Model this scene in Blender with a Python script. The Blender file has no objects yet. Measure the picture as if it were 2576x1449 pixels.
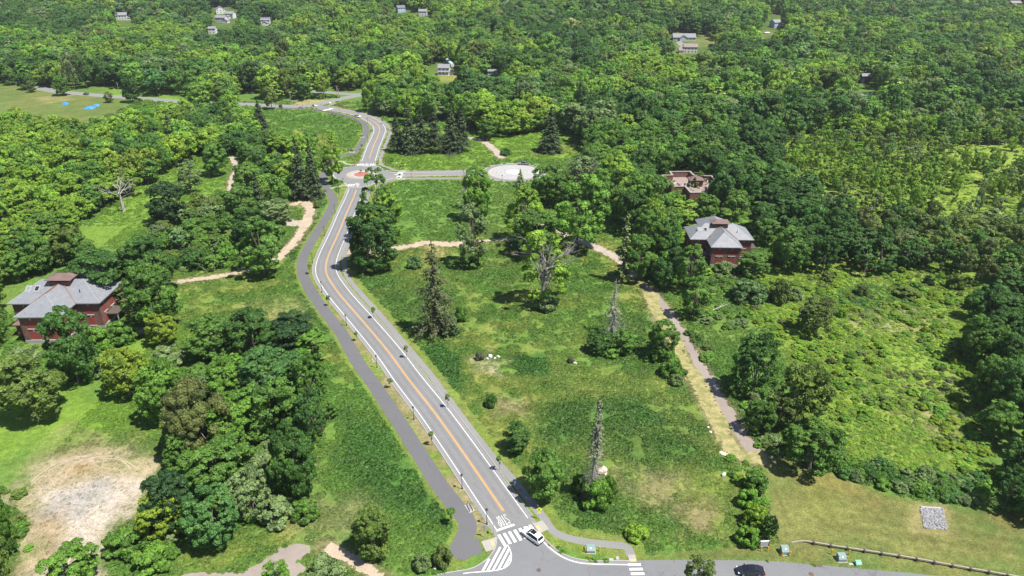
import bpy, bmesh, math, random
import numpy as np
from mathutils import Vector, Matrix
from mathutils.geometry import tessellate_polygon

rnd = random.Random(7)
nr = np.random.default_rng(11)
scene = bpy.context.scene
COL = scene.collection
R = math.radians

# ------------------------------------------------------------------ camera
CAM_H, PITCH, FD = 100.0, R(26.0), 1785.7          # drone height, tilt, focal length in units of a 2576-wide frame
cam_d = bpy.data.cameras.new("drone_camera")
cam_d.sensor_width = 36.0
cam_d.lens = 36.0 * FD / 2576.0
cam_d.clip_start, cam_d.clip_end = 1.0, 8000.0
cam = bpy.data.objects.new("drone_camera", cam_d)
cam.location = (0, 0, CAM_H)
cam.rotation_euler = (R(90) - PITCH, 0, 0)
COL.objects.link(cam)
scene.camera = cam

# ------------------------------------------------------------------ sky, sun, exposure
SUN_EL, SUN_AZ = R(63), R(121)
world = bpy.data.worlds.new("World")
scene.world = world
world.use_nodes = True
wn = world.node_tree
sky = wn.nodes.new("ShaderNodeTexSky")
sky.sky_type = 'NISHITA'
sky.sun_disc = False
sky.sun_elevation = SUN_EL
sky.sun_rotation = SUN_AZ
sky.air_density, sky.dust_density, sky.ozone_density = 1.0, 0.6, 1.0
bgn = wn.nodes["Background"]
bgn.inputs[1].default_value = 0.078
wn.links.new(sky.outputs[0], bgn.inputs[0])
sun_d = bpy.data.lights.new("sun", 'SUN')
sun_d.energy, sun_d.angle, sun_d.color = 5.0, R(0.53), (1.0, 0.955, 0.875)
sun = bpy.data.objects.new("sun", sun_d)
to_sun = Vector((math.sin(SUN_AZ) * math.cos(SUN_EL), math.cos(SUN_AZ) * math.cos(SUN_EL), math.sin(SUN_EL)))
sun.rotation_euler = to_sun.to_track_quat('Z', 'Y').to_euler()
sun.location = (200, -100, 300)
COL.objects.link(sun)
vs = scene.view_settings
vs.view_transform, vs.look, vs.exposure, vs.gamma = 'Standard', 'None', 0.98, 1.0
vs.use_curve_mapping = False
scene.cycles.use_denoising = True
scene.cycles.max_bounces = 5
scene.cycles.diffuse_bounces = 3
scene.cycles.transmission_bounces = 4
scene.cycles.sample_clamp_indirect = 4.0

# ------------------------------------------------------------------ terrain and placement
def sstep(a, b, x):
    t = np.clip((np.asarray(x, float) - a) / (b - a), 0, 1)
    return t * t * (3 - 2 * t)

def T(x, y):                                        # flat valley, ground climbing to a low wooded ridge behind it
    x = np.asarray(x, float); y = np.asarray(y, float)
    return 62.0 * sstep(600, 1650, y) + 5.0 * sstep(560, 900, y) * np.sin(x / 170.0 + 0.6)

def ray(u, v):
    s = (v - 724.5) / FD; a = (u - 1288.0) / FD
    return a, math.cos(PITCH) - s * math.sin(PITCH), -(math.sin(PITCH) + s * math.cos(PITCH))

def G(u, v, h=0.0):                                 # where the line of sight through a picture point meets the land (or h above it)
    a, dy, dz = ray(u, v)
    t0, t = 60.0, 60.0
    if dz < -1e-4:
        t = (h - CAM_H) / dz
        if dy * t < 560:
            return Vector((a * t, dy * t, h))
    t = 300.0
    while t < 4000:
        t += 4.0
        if CAM_H + dz * t < float(T(a * t, dy * t)) + h:
            break
    x, y = a * t, dy * t
    return Vector((x, y, float(T(x, y)) + h))

def PIX(x, y, z):                                   # arrays allowed
    dz = np.asarray(z, float) - CAM_H
    dep = np.asarray(y, float) * math.cos(PITCH) - dz * math.sin(PITCH)
    up = np.asarray(y, float) * math.sin(PITCH) + dz * math.cos(PITCH)
    return 1288.0 + FD * np.asarray(x, float) / dep, 724.5 - FD * up / dep, dep

def C8(x, y): return (858.7 + x / 3.0, 966 + y / 3.0)
def C5(x, y): return (858.7 + x / 3.0, 483 + y / 3.0)
def C4(x, y): return (x / 3.0, 483 + y / 3.0)
def C9(x, y): return (1717.3 + x / 3.0, 966 + y / 3.0)
def C6(x, y): return (1717.3 + x / 3.0, 483 + y / 3.0)
def CC(x, y): return (1118.1 + x / 6.162, 1213.9 + y / 6.162)
def CN(x, y): return (600.6 + x / 6.0, 210.8 + y / 6.0)
def CR(x, y): return (766.7 + x / 8.96, 408.9 + y / 8.96)

# ------------------------------------------------------------------ noise
def _hash(ix, iy, seed):
    n = (ix.astype(np.int64) * 374761393 + iy.astype(np.int64) * 668265263 + seed * 974711) & 0x7fffffff
    n = ((n ^ (n >> 13)) * 1274126177) & 0x7fffffff
    return ((n ^ (n >> 16)) & 0xffff) / 65535.0

def vnoise(x, y, seed=0):
    x = np.asarray(x, float); y = np.asarray(y, float)
    ix, iy = np.floor(x), np.floor(y)
    fx, fy = x - ix, y - iy
    fx = fx * fx * (3 - 2 * fx); fy = fy * fy * (3 - 2 * fy)
    a = _hash(ix, iy, seed); b = _hash(ix + 1, iy, seed); c = _hash(ix, iy + 1, seed); d = _hash(ix + 1, iy + 1, seed)
    return a + (b - a) * fx + (c - a) * fy + (a - b - c + d) * fx * fy

def fbm(x, y, s, seed=0, o=4):
    r = 0; amp = 0.5; tot = 0
    for i in range(o):
        r = r + amp * vnoise(np.asarray(x) / s, np.asarray(y) / s, seed + i * 17); tot += amp
        amp *= 0.55; s *= 0.47
    return r / tot

# ------------------------------------------------------------------ materials
def new_mat(name):
    m = bpy.data.materials.new(name); m.use_nodes = True
    nt = m.node_tree
    return m, nt, nt.nodes["Principled BSDF"]

def N(nt, t, **kw):
    n = nt.nodes.new(t)
    for k, v in kw.items(): setattr(n, k, v)
    return n

def ramp(nt, src, stops):
    r = N(nt, "ShaderNodeValToRGB")
    el = r.color_ramp.elements
    while len(el) < len(stops): el.new(0.5)
    for e, (p, c) in zip(el, stops): e.position = p; e.color = (*c, 1)
    nt.links.new(src, r.inputs[0])
    return r.outputs[0]

def tex(nt, scale, detail=4.0, rough=0.6, vec=None, kind="ShaderNodeTexNoise"):
    t = N(nt, kind); t.inputs["Scale"].default_value = scale
    if kind == "ShaderNodeTexNoise":
        t.inputs["Detail"].default_value = detail; t.inputs["Roughness"].default_value = rough
    if vec is None:
        g = N(nt, "ShaderNodeNewGeometry"); vec = g.outputs["Position"]
    nt.links.new(vec, t.inputs["Vector"])
    return t.outputs[0] if kind != "ShaderNodeTexVoronoi" else t.outputs["Distance"]

def mixc(nt, f, a, b, mode='MIX'):
    m = N(nt, "ShaderNodeMix", data_type='RGBA', blend_type=mode)
    for i, v in ((0, f), (6, a), (7, b)):
        if hasattr(v, "is_linked") or hasattr(v, "links"): nt.links.new(v, m.inputs[i])
        else: m.inputs[i].default_value = v if i == 0 else (*v[:3], 1)
    return m.outputs[2]

def bump(nt, p, h, strength, dist):
    b = N(nt, "ShaderNodeBump"); b.inputs["Strength"].default_value = strength; b.inputs["Distance"].default_value = dist
    nt.links.new(h, b.inputs["Height"]); nt.links.new(b.outputs[0], p.inputs["Normal"])

MATS = {}
def M(name, col, rough=0.7, var=0.18, scale=1.5, fine=9.0, metal=0.0, bmp=0.0, local=False):
    if name in MATS: return MATS[name]
    m, nt, p = new_mat(name)
    vec = None
    if local:
        tc = N(nt, "ShaderNodeTexCoord"); vec = tc.outputs["Object"]
    a = tex(nt, scale, vec=vec); b = tex(nt, fine, 3, vec=vec)
    lo = tuple(c * (1 - var) for c in col); hi = tuple(min(1, c * (1 + var)) for c in col)
    c1 = ramp(nt, a, [(0.32, lo), (0.68, hi)])
    c2 = mixc(nt, 0.5, c1, ramp(nt, b, [(0.3, lo), (0.7, hi)]))
    nt.links.new(c2, p.inputs["Base Color"])
    p.inputs["Roughness"].default_value = rough; p.inputs["Metallic"].default_value = metal
    p.inputs["Specular IOR Level"].default_value = 0.3
    if bmp: bump(nt, p, b, 0.6, bmp)
    MATS[name] = m
    return m

def asphalt(name, col, patch=0.16, tracks=False):
    m, nt, p = new_mat(name)
    big = tex(nt, 0.07, 5, 0.6); mid = tex(nt, 0.9, 5, 0.65); fine = tex(nt, 7.0, 3, 0.7)
    lo = tuple(c * (1 - patch) for c in col); hi = tuple(c * (1 + patch) for c in col)
    c = ramp(nt, big, [(0.35, lo), (0.65, hi)])
    c = mixc(nt, 0.35, c, ramp(nt, mid, [(0.3, lo), (0.7, hi)]))
    c = mixc(nt, 0.5, c, ramp(nt, fine, [(0.25, tuple(v * 0.75 for v in col)), (0.75, tuple(v * 1.25 for v in col))]))
    # hairline cracks
    cr = N(nt, "ShaderNodeTexVoronoi", feature='DISTANCE_TO_EDGE'); cr.inputs["Scale"].default_value = 0.11
    g = N(nt, "ShaderNodeNewGeometry"); w = tex(nt, 0.5, 3)
    ad = N(nt, "ShaderNodeMix", data_type='VECTOR'); ad.inputs[0].default_value = 0.35
    va = N(nt, "ShaderNodeVectorMath", operation='MULTIPLY_ADD')
    nz = N(nt, "ShaderNodeTexNoise"); nz.inputs["Scale"].default_value = 0.4; nt.links.new(g.outputs["Position"], nz.inputs["Vector"])
    va.inputs[1].default_value = (5, 5, 0); nt.links.new(nz.outputs["Color"], va.inputs[0]); nt.links.new(g.outputs["Position"], va.inputs[2])
    nt.links.new(va.outputs[0], cr.inputs["Vector"])
    k = ramp(nt, cr.outputs["Distance"], [(0.0, (0.55, 0.55, 0.55)), (0.008, (1, 1, 1))])
    c = mixc(nt, 0.5, c, mixc(nt, 1.0, c, k, 'MULTIPLY'))
    nt.links.new(c, p.inputs["Base Color"])
    p.inputs["Roughness"].default_value = 0.85; p.inputs["Specular IOR Level"].default_value = 0.25
    bump(nt, p, fine, 0.3, 0.01)
    MATS[name] = m
    return m

def leaf_mat(name, source, spread=0.5, transl=0.3):   # source: 'object' colour of one tree, or 'instancer' tint inside a wood
    m, nt, p = new_mat(name)
    if source == 'object':
        oi = N(nt, "ShaderNodeObjectInfo"); base = oi.outputs["Color"]
    elif source == 'instancer':
        at = N(nt, "ShaderNodeAttribute", attribute_type='INSTANCER', attribute_name="tint"); base = at.outputs["Color"]
    else:
        rgb = N(nt, "ShaderNodeRGB"); rgb.outputs[0].default_value = (*source, 1); base = rgb.outputs[0]
    lf = N(nt, "ShaderNodeAttribute", attribute_name="leaf")
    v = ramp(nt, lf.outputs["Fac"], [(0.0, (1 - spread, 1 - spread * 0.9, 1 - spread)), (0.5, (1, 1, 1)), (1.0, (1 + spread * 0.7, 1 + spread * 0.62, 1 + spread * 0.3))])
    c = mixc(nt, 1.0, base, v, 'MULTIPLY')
    nt.links.new(c, p.inputs["Base Color"])
    p.inputs["Roughness"].default_value = 0.55; p.inputs["Specular IOR Level"].default_value = 0.28
    tr = N(nt, "ShaderNodeBsdfTranslucent")
    tc = mixc(nt, 1.0, c, (1.25, 1.35, 0.5), 'MULTIPLY')
    nt.links.new(tc, tr.inputs[0])
    mx = N(nt, "ShaderNodeMixShader"); mx.inputs[0].default_value = transl
    nt.links.new(p.outputs[0], mx.inputs[1]); nt.links.new(tr.outputs[0], mx.inputs[2])
    nt.links.new(mx.outputs[0], nt.nodes["Material Output"].inputs[0])
    MATS[name] = m
    return m

# ------------------------------------------------------------------ objects
def obj(name, me, mat=None, parent=None, loc=None, rot=None, scale=None):
    o = bpy.data.objects.new(name, me); COL.objects.link(o)
    if mat is not None and me is not None and not me.materials: me.materials.append(mat)
    if parent is not None: o.parent = parent
    if loc is not None: o.location = loc
    if rot is not None: o.rotation_euler = rot
    if scale is not None: o.scale = scale
    return o

def tag(o, label, cat=None, group=None, kind=None):
    if label: o["label"] = label
    if cat: o["category"] = cat
    if group: o["group"] = group
    if kind: o["kind"] = kind
    return o

def thing(name, label, cat, loc=(0, 0, 0), rz=0.0, group=None, scale=None):
    o = obj(name, None, loc=loc, rot=(0, 0, rz), scale=scale)
    o.empty_display_size = 0.3
    return tag(o, label, cat, group)

def mesh(name, verts, faces, smooth=False):
    me = bpy.data.meshes.new(name); me.from_pydata([tuple(v) for v in verts], [], faces); me.update()
    if smooth:
        for p in me.polygons: p.use_smooth = True
    return me

class B:                                            # collects simple solids into one mesh
    def __init__(s): s.v = []; s.f = []
    def add(s, v, f):
        n = len(s.v); s.v += [tuple(q) for q in v]; s.f += [tuple(i + n for i in q) for q in f]; return s
    def box(s, x0, x1, y0, y1, z0, z1, top=1.0):
        cx, cy = (x0 + x1) / 2, (y0 + y1) / 2
        a = [(x0, y0, z0), (x1, y0, z0), (x1, y1, z0), (x0, y1, z0)]
        b = [(cx + (x - cx) * top, cy + (y - cy) * top, z1) for x, y, _ in a]
        return s.add(a + b, [(3, 2, 1, 0), (4, 5, 6, 7), (0, 1, 5, 4), (1, 2, 6, 5), (2, 3, 7, 6), (3, 0, 4, 7)])
    def tube(s, pts, rad, n=6, caps=True):
        pts = [Vector(p) for p in pts]; rads = rad if hasattr(rad, '__len__') else [rad] * len(pts)
        base = len(s.v); rings = []
        for i, p in enumerate(pts):
            d = (pts[min(i + 1, len(pts) - 1)] - pts[max(i - 1, 0)]).normalized()
            a = d.orthogonal().normalized(); b = d.cross(a)
            rings.append([p + (a * math.cos(2 * math.pi * k / n) + b * math.sin(2 * math.pi * k / n)) * rads[i] for k in range(n)])
        v = [q for r in rings for q in r]; f = []
        for i in range(len(pts) - 1):
            for k in range(n):
                f.append((i * n + k, i * n + (k + 1) % n, (i + 1) * n + (k + 1) % n, (i + 1) * n + k))
        if caps:
            f.append(tuple(range(n - 1, -1, -1))); f.append(tuple((len(pts) - 1) * n + k for k in range(n)))
        return s.add(v, f)
    def lathe(s, prof, n=12, c=(0, 0)):
        v = [(c[0] + r * math.cos(2 * math.pi * k / n), c[1] + r * math.sin(2 * math.pi * k / n), z) for r, z in prof for k in range(n)]
        f = [(i * n + k, i * n + (k + 1) % n, (i + 1) * n + (k + 1) % n, (i + 1) * n + k) for i in range(len(prof) - 1) for k in range(n)]
        f.append(tuple(range(n - 1, -1, -1))); f.append(tuple((len(prof) - 1) * n + k for k in range(n)))
        return s.add(v, f)
    def poly(s, pts, z0, z1):                       # extruded outline
        n = len(pts)
        v = [(p[0], p[1], z0) for p in pts] + [(p[0], p[1], z1) for p in pts]
        tri = tessellate_polygon([[Vector((p[0], p[1], 0)) for p in pts]])
        f = [(i, (i + 1) % n, n + (i + 1) % n, n + i) for i in range(n)]
        f += [tuple(n + k for k in t) for t in tri]
        return s.add(v, f)
    def m(s, name="mesh"):
        me = mesh(name, s.v, s.f)
        bm = bmesh.new(); bm.from_mesh(me); bmesh.ops.recalc_face_normals(bm, faces=bm.faces); bm.to_mesh(me); bm.free()
        return me
    def o(s, name, mat, parent=None, **k): return obj(name, s.m(name), mat, parent, **k)

def catmull(pts, step=1.5, closed=False):
    P = [np.array((p[0], p[1]), float) for p in pts]
    if closed: P = [P[-1]] + P + [P[0], P[1]]
    else: P = [2 * P[0] - P[1]] + P + [2 * P[-1] - P[-2]]
    out = []
    for i in range(1, len(P) - 2):
        p0, p1, p2, p3 = P[i - 1:i + 3]
        k = max(2, int(np.linalg.norm(p2 - p1) / step))
        for j in range(k):
            t = j / k
            out.append(0.5 * ((2 * p1) + (-p0 + p2) * t + (2 * p0 - 5 * p1 + 4 * p2 - p3) * t * t + (-p0 + 3 * p1 - 3 * p2 + p3) * t ** 3))
    if not closed: out.append(P[-2])
    return np.array(out)

def gp(pix): return [G(*p)[:2] for p in pix]

def offs(c, d, closed=False):
    t = np.gradient(c, axis=0) if not closed else (np.roll(c, -1, 0) - np.roll(c, 1, 0))
    t /= np.linalg.norm(t, axis=1)[:, None] + 1e-9
    return c + np.stack([-t[:, 1], t[:, 0]], 1) * (d[:, None] if hasattr(d, '__len__') else d)

PAVED = np.zeros((1400, 1240), bool)                # 0.5 m cells, x -350..350, y 80..700
def mark(x, y):
    i = ((np.asarray(x) + 350) / 0.5).astype(int); j = ((np.asarray(y) - 80) / 0.5).astype(int)
    ok = (i >= 0) & (i < 1400) & (j >= 0) & (j < 1240)
    PAVED[i[ok], j[ok]] = True
def paved(x, y):
    i = np.clip(((np.asarray(x) + 350) / 0.5).astype(int), 0, 1399); j = np.clip(((np.asarray(y) - 80) / 0.5).astype(int), 0, 1239)
    return PAVED[i, j]

def ribbon(name, c, wl, wr, z, mat, rough=0.0, parent=None, mk=True, seed=0, inset=0.0):
    n = len(c); jl = jr = np.zeros(n)
    if rough:
        s = np.arange(n)
        jl = rough * (fbm(s * 1.0, s * 0 + seed, 5, seed) - 0.5) * 2; jr = rough * (fbm(s * 1.0, s * 0 + seed + 9, 5, seed + 5) - 0.5) * 2
    L = offs(c, wl + jl); Rr = offs(c, -(wr + jr))
    v = []
    for a, b in zip(L, Rr):
        for k in range(3):
            q = a + (b - a) * k / 2
            v.append((q[0], q[1], float(T(q[0], q[1])) + z))
    f = [(3 * i + k, 3 * i + k + 1, 3 * i + 4 + k, 3 * i + 3 + k) for i in range(n - 1) for k in range(2)]
    if mk:
        dens = lambda A: np.stack([np.interp(np.arange(0, n - 1 + 1e-6, 0.12), np.arange(n), A[:, k]) for k in range(2)], 1)
        Ld, Rd = dens(L), dens(Rr); Ld, Rd = Ld + (Rd - Ld) * inset, Rd + (Ld - Rd) * inset
        for t in np.linspace(0, 1, max(4, int((wl + wr) / 0.25))): q = Ld + (Rd - Ld) * t; mark(q[:, 0], q[:, 1])
    me = mesh(name, v, f)
    bm = bmesh.new(); bm.from_mesh(me); bmesh.ops.recalc_face_normals(bm, faces=bm.faces)
    if bm.faces and sum(q.normal.z for q in bm.faces) < 0: bmesh.ops.reverse_faces(bm, faces=bm.faces)
    bm.to_mesh(me); bm.free()
    return obj(name, me, mat, parent)

def patch(name, pts, z, mat, parent=None, mk=True, rough=0.0, seed=0):
    pts = [np.array((p[0], p[1])) for p in pts]
    if rough:
        q = []
        for i in range(len(pts)):
            a, b = pts[i], pts[(i + 1) % len(pts)]
            k = max(1, int(np.linalg.norm(b - a) / 0.7))
            for j in range(k):
                p = a + (b - a) * j / k
                q.append(p + rough * (np.array([float(fbm(p[0], p[1], 3, seed)), float(fbm(p[0], p[1], 3, seed + 7))]) - 0.5) * 2)
        pts = q
    tri = tessellate_polygon([[Vector((p[0], p[1], 0)) for p in pts]])
    v = [(p[0], p[1], float(T(p[0], p[1])) + z) for p in pts]
    f = []
    for t in tri:
        a, b, c = (pts[i] for i in t)
        f.append(tuple(t) if (b[0] - a[0]) * (c[1] - a[1]) - (b[1] - a[1]) * (c[0] - a[0]) > 0 else tuple(reversed(t)))
    if mk:
        A = np.array(pts); x0, y0 = A.min(0); x1, y1 = A.max(0)
        gx, gy = np.meshgrid(np.arange(x0, x1, 0.4), np.arange(y0, y1, 0.4)); gx, gy = gx.ravel(), gy.ravel()
        ins = inside(A, gx, gy); mark(gx[ins], gy[ins])
    return obj(name, mesh(name, v, f), mat, parent)

def inside(poly, x, y):
    poly = np.asarray(poly, float); r = np.zeros(len(x), bool); n = len(poly)
    for i in range(n):
        x0, y0 = poly[i]; x1, y1 = poly[(i + 1) % n]
        if y0 == y1: continue
        c = ((y0 > y) != (y1 > y)) & (x < (x1 - x0) * (y - y0) / (y1 - y0) + x0)
        r ^= c
    return r

def sdist(poly, x, y):                              # metres inside (+) or outside (-) an outline
    poly = np.asarray(poly, float); d = np.full(len(x), 1e9); n = len(poly)
    for i in range(n):
        a = poly[i]; b = poly[(i + 1) % n]; ab = b - a; L = ab @ ab + 1e-9
        t = np.clip(((x - a[0]) * ab[0] + (y - a[1]) * ab[1]) / L, 0, 1)
        d = np.minimum(d, np.hypot(x - a[0] - t * ab[0], y - a[1] - t * ab[1]))
    return np.where(inside(poly, x, y), d, -d)

def pdist(line, x, y):
    d = np.full(len(x), 1e9)
    for i in range(len(line) - 1):
        a = np.asarray(line[i]); b = np.asarray(line[i + 1]); ab = b - a; L = ab @ ab + 1e-9
        t = np.clip(((x - a[0]) * ab[0] + (y - a[1]) * ab[1]) / L, 0, 1)
        d = np.minimum(d, np.hypot(x - a[0] - t * ab[0], y - a[1] - t * ab[1]))
    return d

def struct(o): o["kind"] = "structure"; return o

# materials
asphalt("road_asphalt", (0.155, 0.155, 0.158), 0.16)
asphalt("street_asphalt", (0.138, 0.14, 0.146), 0.16)
asphalt("path_asphalt", (0.10, 0.10, 0.106), 0.10)
asphalt("footpath_asphalt", (0.175, 0.173, 0.17), 0.12)
asphalt("old_asphalt", (0.21, 0.178, 0.155), 0.35)
M("paint_white", (0.62, 0.62, 0.60), 0.6, 0.16, 0.8, 5)
M("paint_yellow", (0.52, 0.27, 0.05), 0.6, 0.16, 0.8, 5)
M("concrete", (0.27, 0.253, 0.228), 0.85, 0.14, 0.5, 5)
M("concrete_pale", (0.29, 0.285, 0.28), 0.85, 0.16, 0.35, 4)
M("granite", (0.27, 0.265, 0.255), 0.8, 0.2, 2, 12)
M("tactile", (0.48, 0.33, 0.13), 0.8, 0.12, 2, 12)
M("red_paving", (0.27, 0.10, 0.075), 0.8, 0.15, 1, 6)
M("dirt", (0.31, 0.25, 0.185), 0.95, 0.28, 0.25, 2.2, bmp=0.04)
M("gravel", (0.29, 0.245, 0.205), 0.95, 0.3, 0.4, 4, bmp=0.04)
m, nt, p = new_mat("straw")
_f = tex(nt, 2.6, 5, 0.75); _g = tex(nt, 0.5, 5, 0.7)
_c = mixc(nt, ramp(nt, _g, [(0.40, (0, 0, 0)), (0.60, (1, 1, 1))]), (0.14, 0.15, 0.045), (0.28, 0.235, 0.115))
_c = mixc(nt, 0.8, _c, ramp(nt, _f, [(0.3, (0.6, 0.62, 0.55)), (0.7, (1.4, 1.35, 1.3))]), 'MULTIPLY')
nt.links.new(_c, p.inputs["Base Color"]); p.inputs["Roughness"].default_value = 0.95; bump(nt, p, _f, 0.7, 0.08); MATS["straw"] = m
M("black_metal", (0.018, 0.02, 0.022), 0.45, 0.1)
M("grey_metal", (0.30, 0.31, 0.32), 0.5, 0.12, metal=0.3)
M("iron", (0.10, 0.065, 0.05), 0.7, 0.3, 5, 20)
M("safety_yellow", (0.62, 0.36, 0.02), 0.45, 0.08)
M("sign_yellow", (0.72, 0.80, 0.02), 0.45, 0.04)
M("box_green", (0.17, 0.23, 0.215), 0.55, 0.1)
M("mint_green", (0.16, 0.36, 0.24), 0.55, 0.1)
M("timber", (0.27, 0.23, 0.19), 0.9, 0.3, 3, 14)
M("dark_timber", (0.075, 0.06, 0.05), 0.9, 0.3, 3, 14)
M("lamp_glass", (0.5, 0.5, 0.47), 0.3, 0.05)
M("bark", (0.12, 0.098, 0.08), 0.95, 0.35, 3, 14, local=True)
M("pale_bark", (0.34, 0.32, 0.295), 0.95, 0.25, 3, 14, local=True)
M("dead_wood", (0.21, 0.195, 0.18), 0.95, 0.3, 3, 14, local=True)
M("tan_rock", (0.52, 0.42, 0.34), 0.9, 0.25, 1.2, 7, bmp=0.05)
M("grey_rock", (0.44, 0.43, 0.41), 0.9, 0.25, 1.2, 7, bmp=0.05)
leaf_mat("leaves", 'object', 0.5, 0.28); leaf_mat("wood_leaves", 'instancer', 0.5, 0.28); leaf_mat("grass_blades", 'instancer', 0.22, 0.45)
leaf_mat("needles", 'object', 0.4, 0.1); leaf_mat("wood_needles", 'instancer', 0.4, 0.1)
# ================================================================== ROADS AND PATHS
ZR, ZM = 0.02, 0.027                                # road surface, paint
main_pix = [(1303, 1340), (1288.7, 1317.7), (1225.4, 1226), (1158.7, 1129.3), (1092, 1036), (1030, 957), (975.4, 883), (915.4, 811.3), (858.7, 746), (836.7, 716), (824.5, 696),
            (819.5, 678), (822, 656), (833.3, 626), (846.7, 597), (859.3, 567.4), (869.4, 541.7), (877.2, 523.9), (887.2, 501.5), (895, 481.4), (899, 466)]
main_c = catmull(gp(main_pix), 2.0)
north_pix = [(921, 414.5), (927, 405), (938.7, 370), (950.4, 343), (955, 329), (953.5, 319.5), (944.4, 309), (925, 297), (902, 288), (878.7, 282), (850, 276.5), (820, 272.5), (795, 268.5)]
north_c = catmull(gp(north_pix), 2.0)
RB = G(910.7, 438.8); RBx, RBy = RB.x, RB.y
CR2 = G(1293, 433.3); CX, CY = CR2.x, CR2.y
east_c = np.array([(RBx + 9 + k * (CX - 13 - RBx - 9) / 40.0, RBy - 0.6 + (CY - RBy - 0.6) * k / 40.0) for k in range(41)])
cross_pix = [(-90, 188), (13, 205), (60, 213), (100, 222), (150, 231), (215, 237), (290, 243), (360, 248), (430, 254), (520, 259), (612, 261.5), (660, 265), (700, 266.5), (750, 267.5), (795, 263.5), (830, 255), (850, 250), (900, 240), (960, 228)]
cross_c = catmull(gp(cross_pix), 3.0)
far_c = catmull(gp([(700, 226), (797, 231), (833, 233), (867, 236), (930, 238)]), 3.0)

def lines(par, c, offsets, w, mat, name, z=ZM):
    for d in offsets:
        ribbon(name, offs(c, d), w / 2, w / 2, z, mat, parent=par, mk=False)
def kerb(par, c, d, closed=False, w=0.16, h=0.13, name="kerb"):
    q = offs(c, d) if d else c
    L, Rr = offs(q, w / 2), offs(q, -w / 2)
    if closed: L, Rr = np.vstack([L, L[:1]]), np.vstack([Rr, Rr[:1]])
    n = len(L); v = []
    for a, b in zip(L, Rr):
        z = float(T(a[0], a[1]))
        v += [(a[0], a[1], z - 0.02), (a[0], a[1], z + h), (b[0], b[1], z + h), (b[0], b[1], z - 0.02)]
    f = [(4 * i + k, 4 * i + (k + 1) % 4, 4 * i + 4 + (k + 1) % 4, 4 * i + 4 + k) for i in range(n - 1) for k in range(4)]
    me = mesh(name, v, f); bm = bmesh.new(); bm.from_mesh(me); bmesh.ops.recalc_face_normals(bm, faces=bm.faces); bm.to_mesh(me); bm.free()
    return obj(name, me, MATS["granite"], par)

main_road = struct(ribbon("main_road", main_c, 4.35, 4.35, ZR, MATS["road_asphalt"]))
for s in (-1, 1):
    ribbon("shoulder", offs(main_c, s * 3.95), 0.4, 0.4, ZR + 0.004, MATS["footpath_asphalt"], parent=main_road, mk=False)
for s in (-2.55, -0.95, 0.95, 2.55):
    ribbon("wheel_wear", offs(main_c[3:-2], s), 0.30, 0.30, ZR + 0.002, M("worn_asphalt", (0.138, 0.138, 0.141), 0.7, 0.16, 0.12, 2.0), rough=0.12, seed=int(s * 10) + 60, parent=main_road, mk=False)
lines(main_road, main_c[2:-2], (3.36, -3.36), 0.14, MATS["paint_white"], "edge_line")
lines(main_road, main_c[4:-3], (0.13, -0.13), 0.14, MATS["paint_yellow"], "centre_line")
kerb(main_road, main_c[6:-2], 4.42); kerb(main_road, main_c[2:-2], -4.42)

north_road = struct(ribbon("north_road", north_c, 4.2, 4.2, ZR, MATS["road_asphalt"]))
for s in (-1, 1): ribbon("shoulder", offs(north_c, s * 3.85), 0.35, 0.35, ZR + 0.004, MATS["footpath_asphalt"], parent=north_road, mk=False)
lines(north_road, north_c[3:-4], (3.3, -3.3), 0.17, MATS["paint_white"], "edge_line")
lines(north_road, north_c[6:-6], (0.14, -0.14), 0.16, MATS["paint_yellow"], "centre_line")
kerb(north_road, north_c[3:-4], 4.28); kerb(north_road, north_c[3:-4], -4.28)

east_road = struct(ribbon("east_road", east_c, 3.6, 3.6, ZR, MATS["road_asphalt"]))
for s in (-1, 1): ribbon("shoulder", offs(east_c, s * 3.3), 0.3, 0.3, ZR + 0.004, MATS["footpath_asphalt"], parent=east_road, mk=False)
lines(east_road, east_c[8:], (2.9, -2.9), 0.15, MATS["paint_white"], "edge_line")
lines(east_road, east_c[10:], (0.13, -0.13), 0.13, MATS["paint_yellow"], "centre_line")
kerb(east_road, east_c[6:], 3.68); kerb(east_road, east_c[6:], -3.68)

cross_street = struct(ribbon("cross_street", cross_c, 4.6, 4.6, ZR - 0.008, MATS["footpath_asphalt"], rough=0.3, seed=3))
far_road = struct(ribbon("far_road", far_c, 3.4, 3.4, ZR, MATS["footpath_asphalt"]))

def ring_pts(cx, cy, r, n=96): return np.array([(cx + r * math.cos(2 * math.pi * k / n), cy + r * math.sin(2 * math.pi * k / n)) for k in range(n)])
# red-centred roundabout with flared entries
flare = gp([(838, 439), (846, 430), (868, 421), (893, 416.5), (905, 413), (939, 413), (952, 419), (968, 427), (985, 433), (1002, 435.4), (1004, 446.6), (985, 449.5), (968, 454), (950, 458), (917, 470), (878, 470), (872, 464), (858, 455), (845, 449)])
rb_edge = catmull(flare, 2.0, closed=True)
roundabout = struct(patch("roundabout", rb_edge, ZR + 0.002, MATS["road_asphalt"]))
ribbon("gutter", np.vstack([offs(rb_edge, 0.0, True), rb_edge[:1]]), 0.35, 0.35, ZR + 0.008, MATS["concrete_pale"], parent=roundabout, mk=False)
B().poly(ring_pts(RBx, RBy, 7.2), 0.0, 0.09).o("apron", MATS["concrete"], roundabout)
B().poly(ring_pts(RBx, RBy, 5.3), 0.0, 0.125).o("concrete_ring", MATS["concrete_pale"], roundabout)
B().poly(ring_pts(RBx, RBy, 3.75), 0.0, 0.17).o("red_paving", MATS["red_paving"], roundabout)
e = ring_pts(RBx, RBy, 7.45); ribbon("apron_line", np.vstack([e, e[:1]]), 0.08, 0.08, ZM, MATS["paint_yellow"], parent=roundabout, mk=False)
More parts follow.
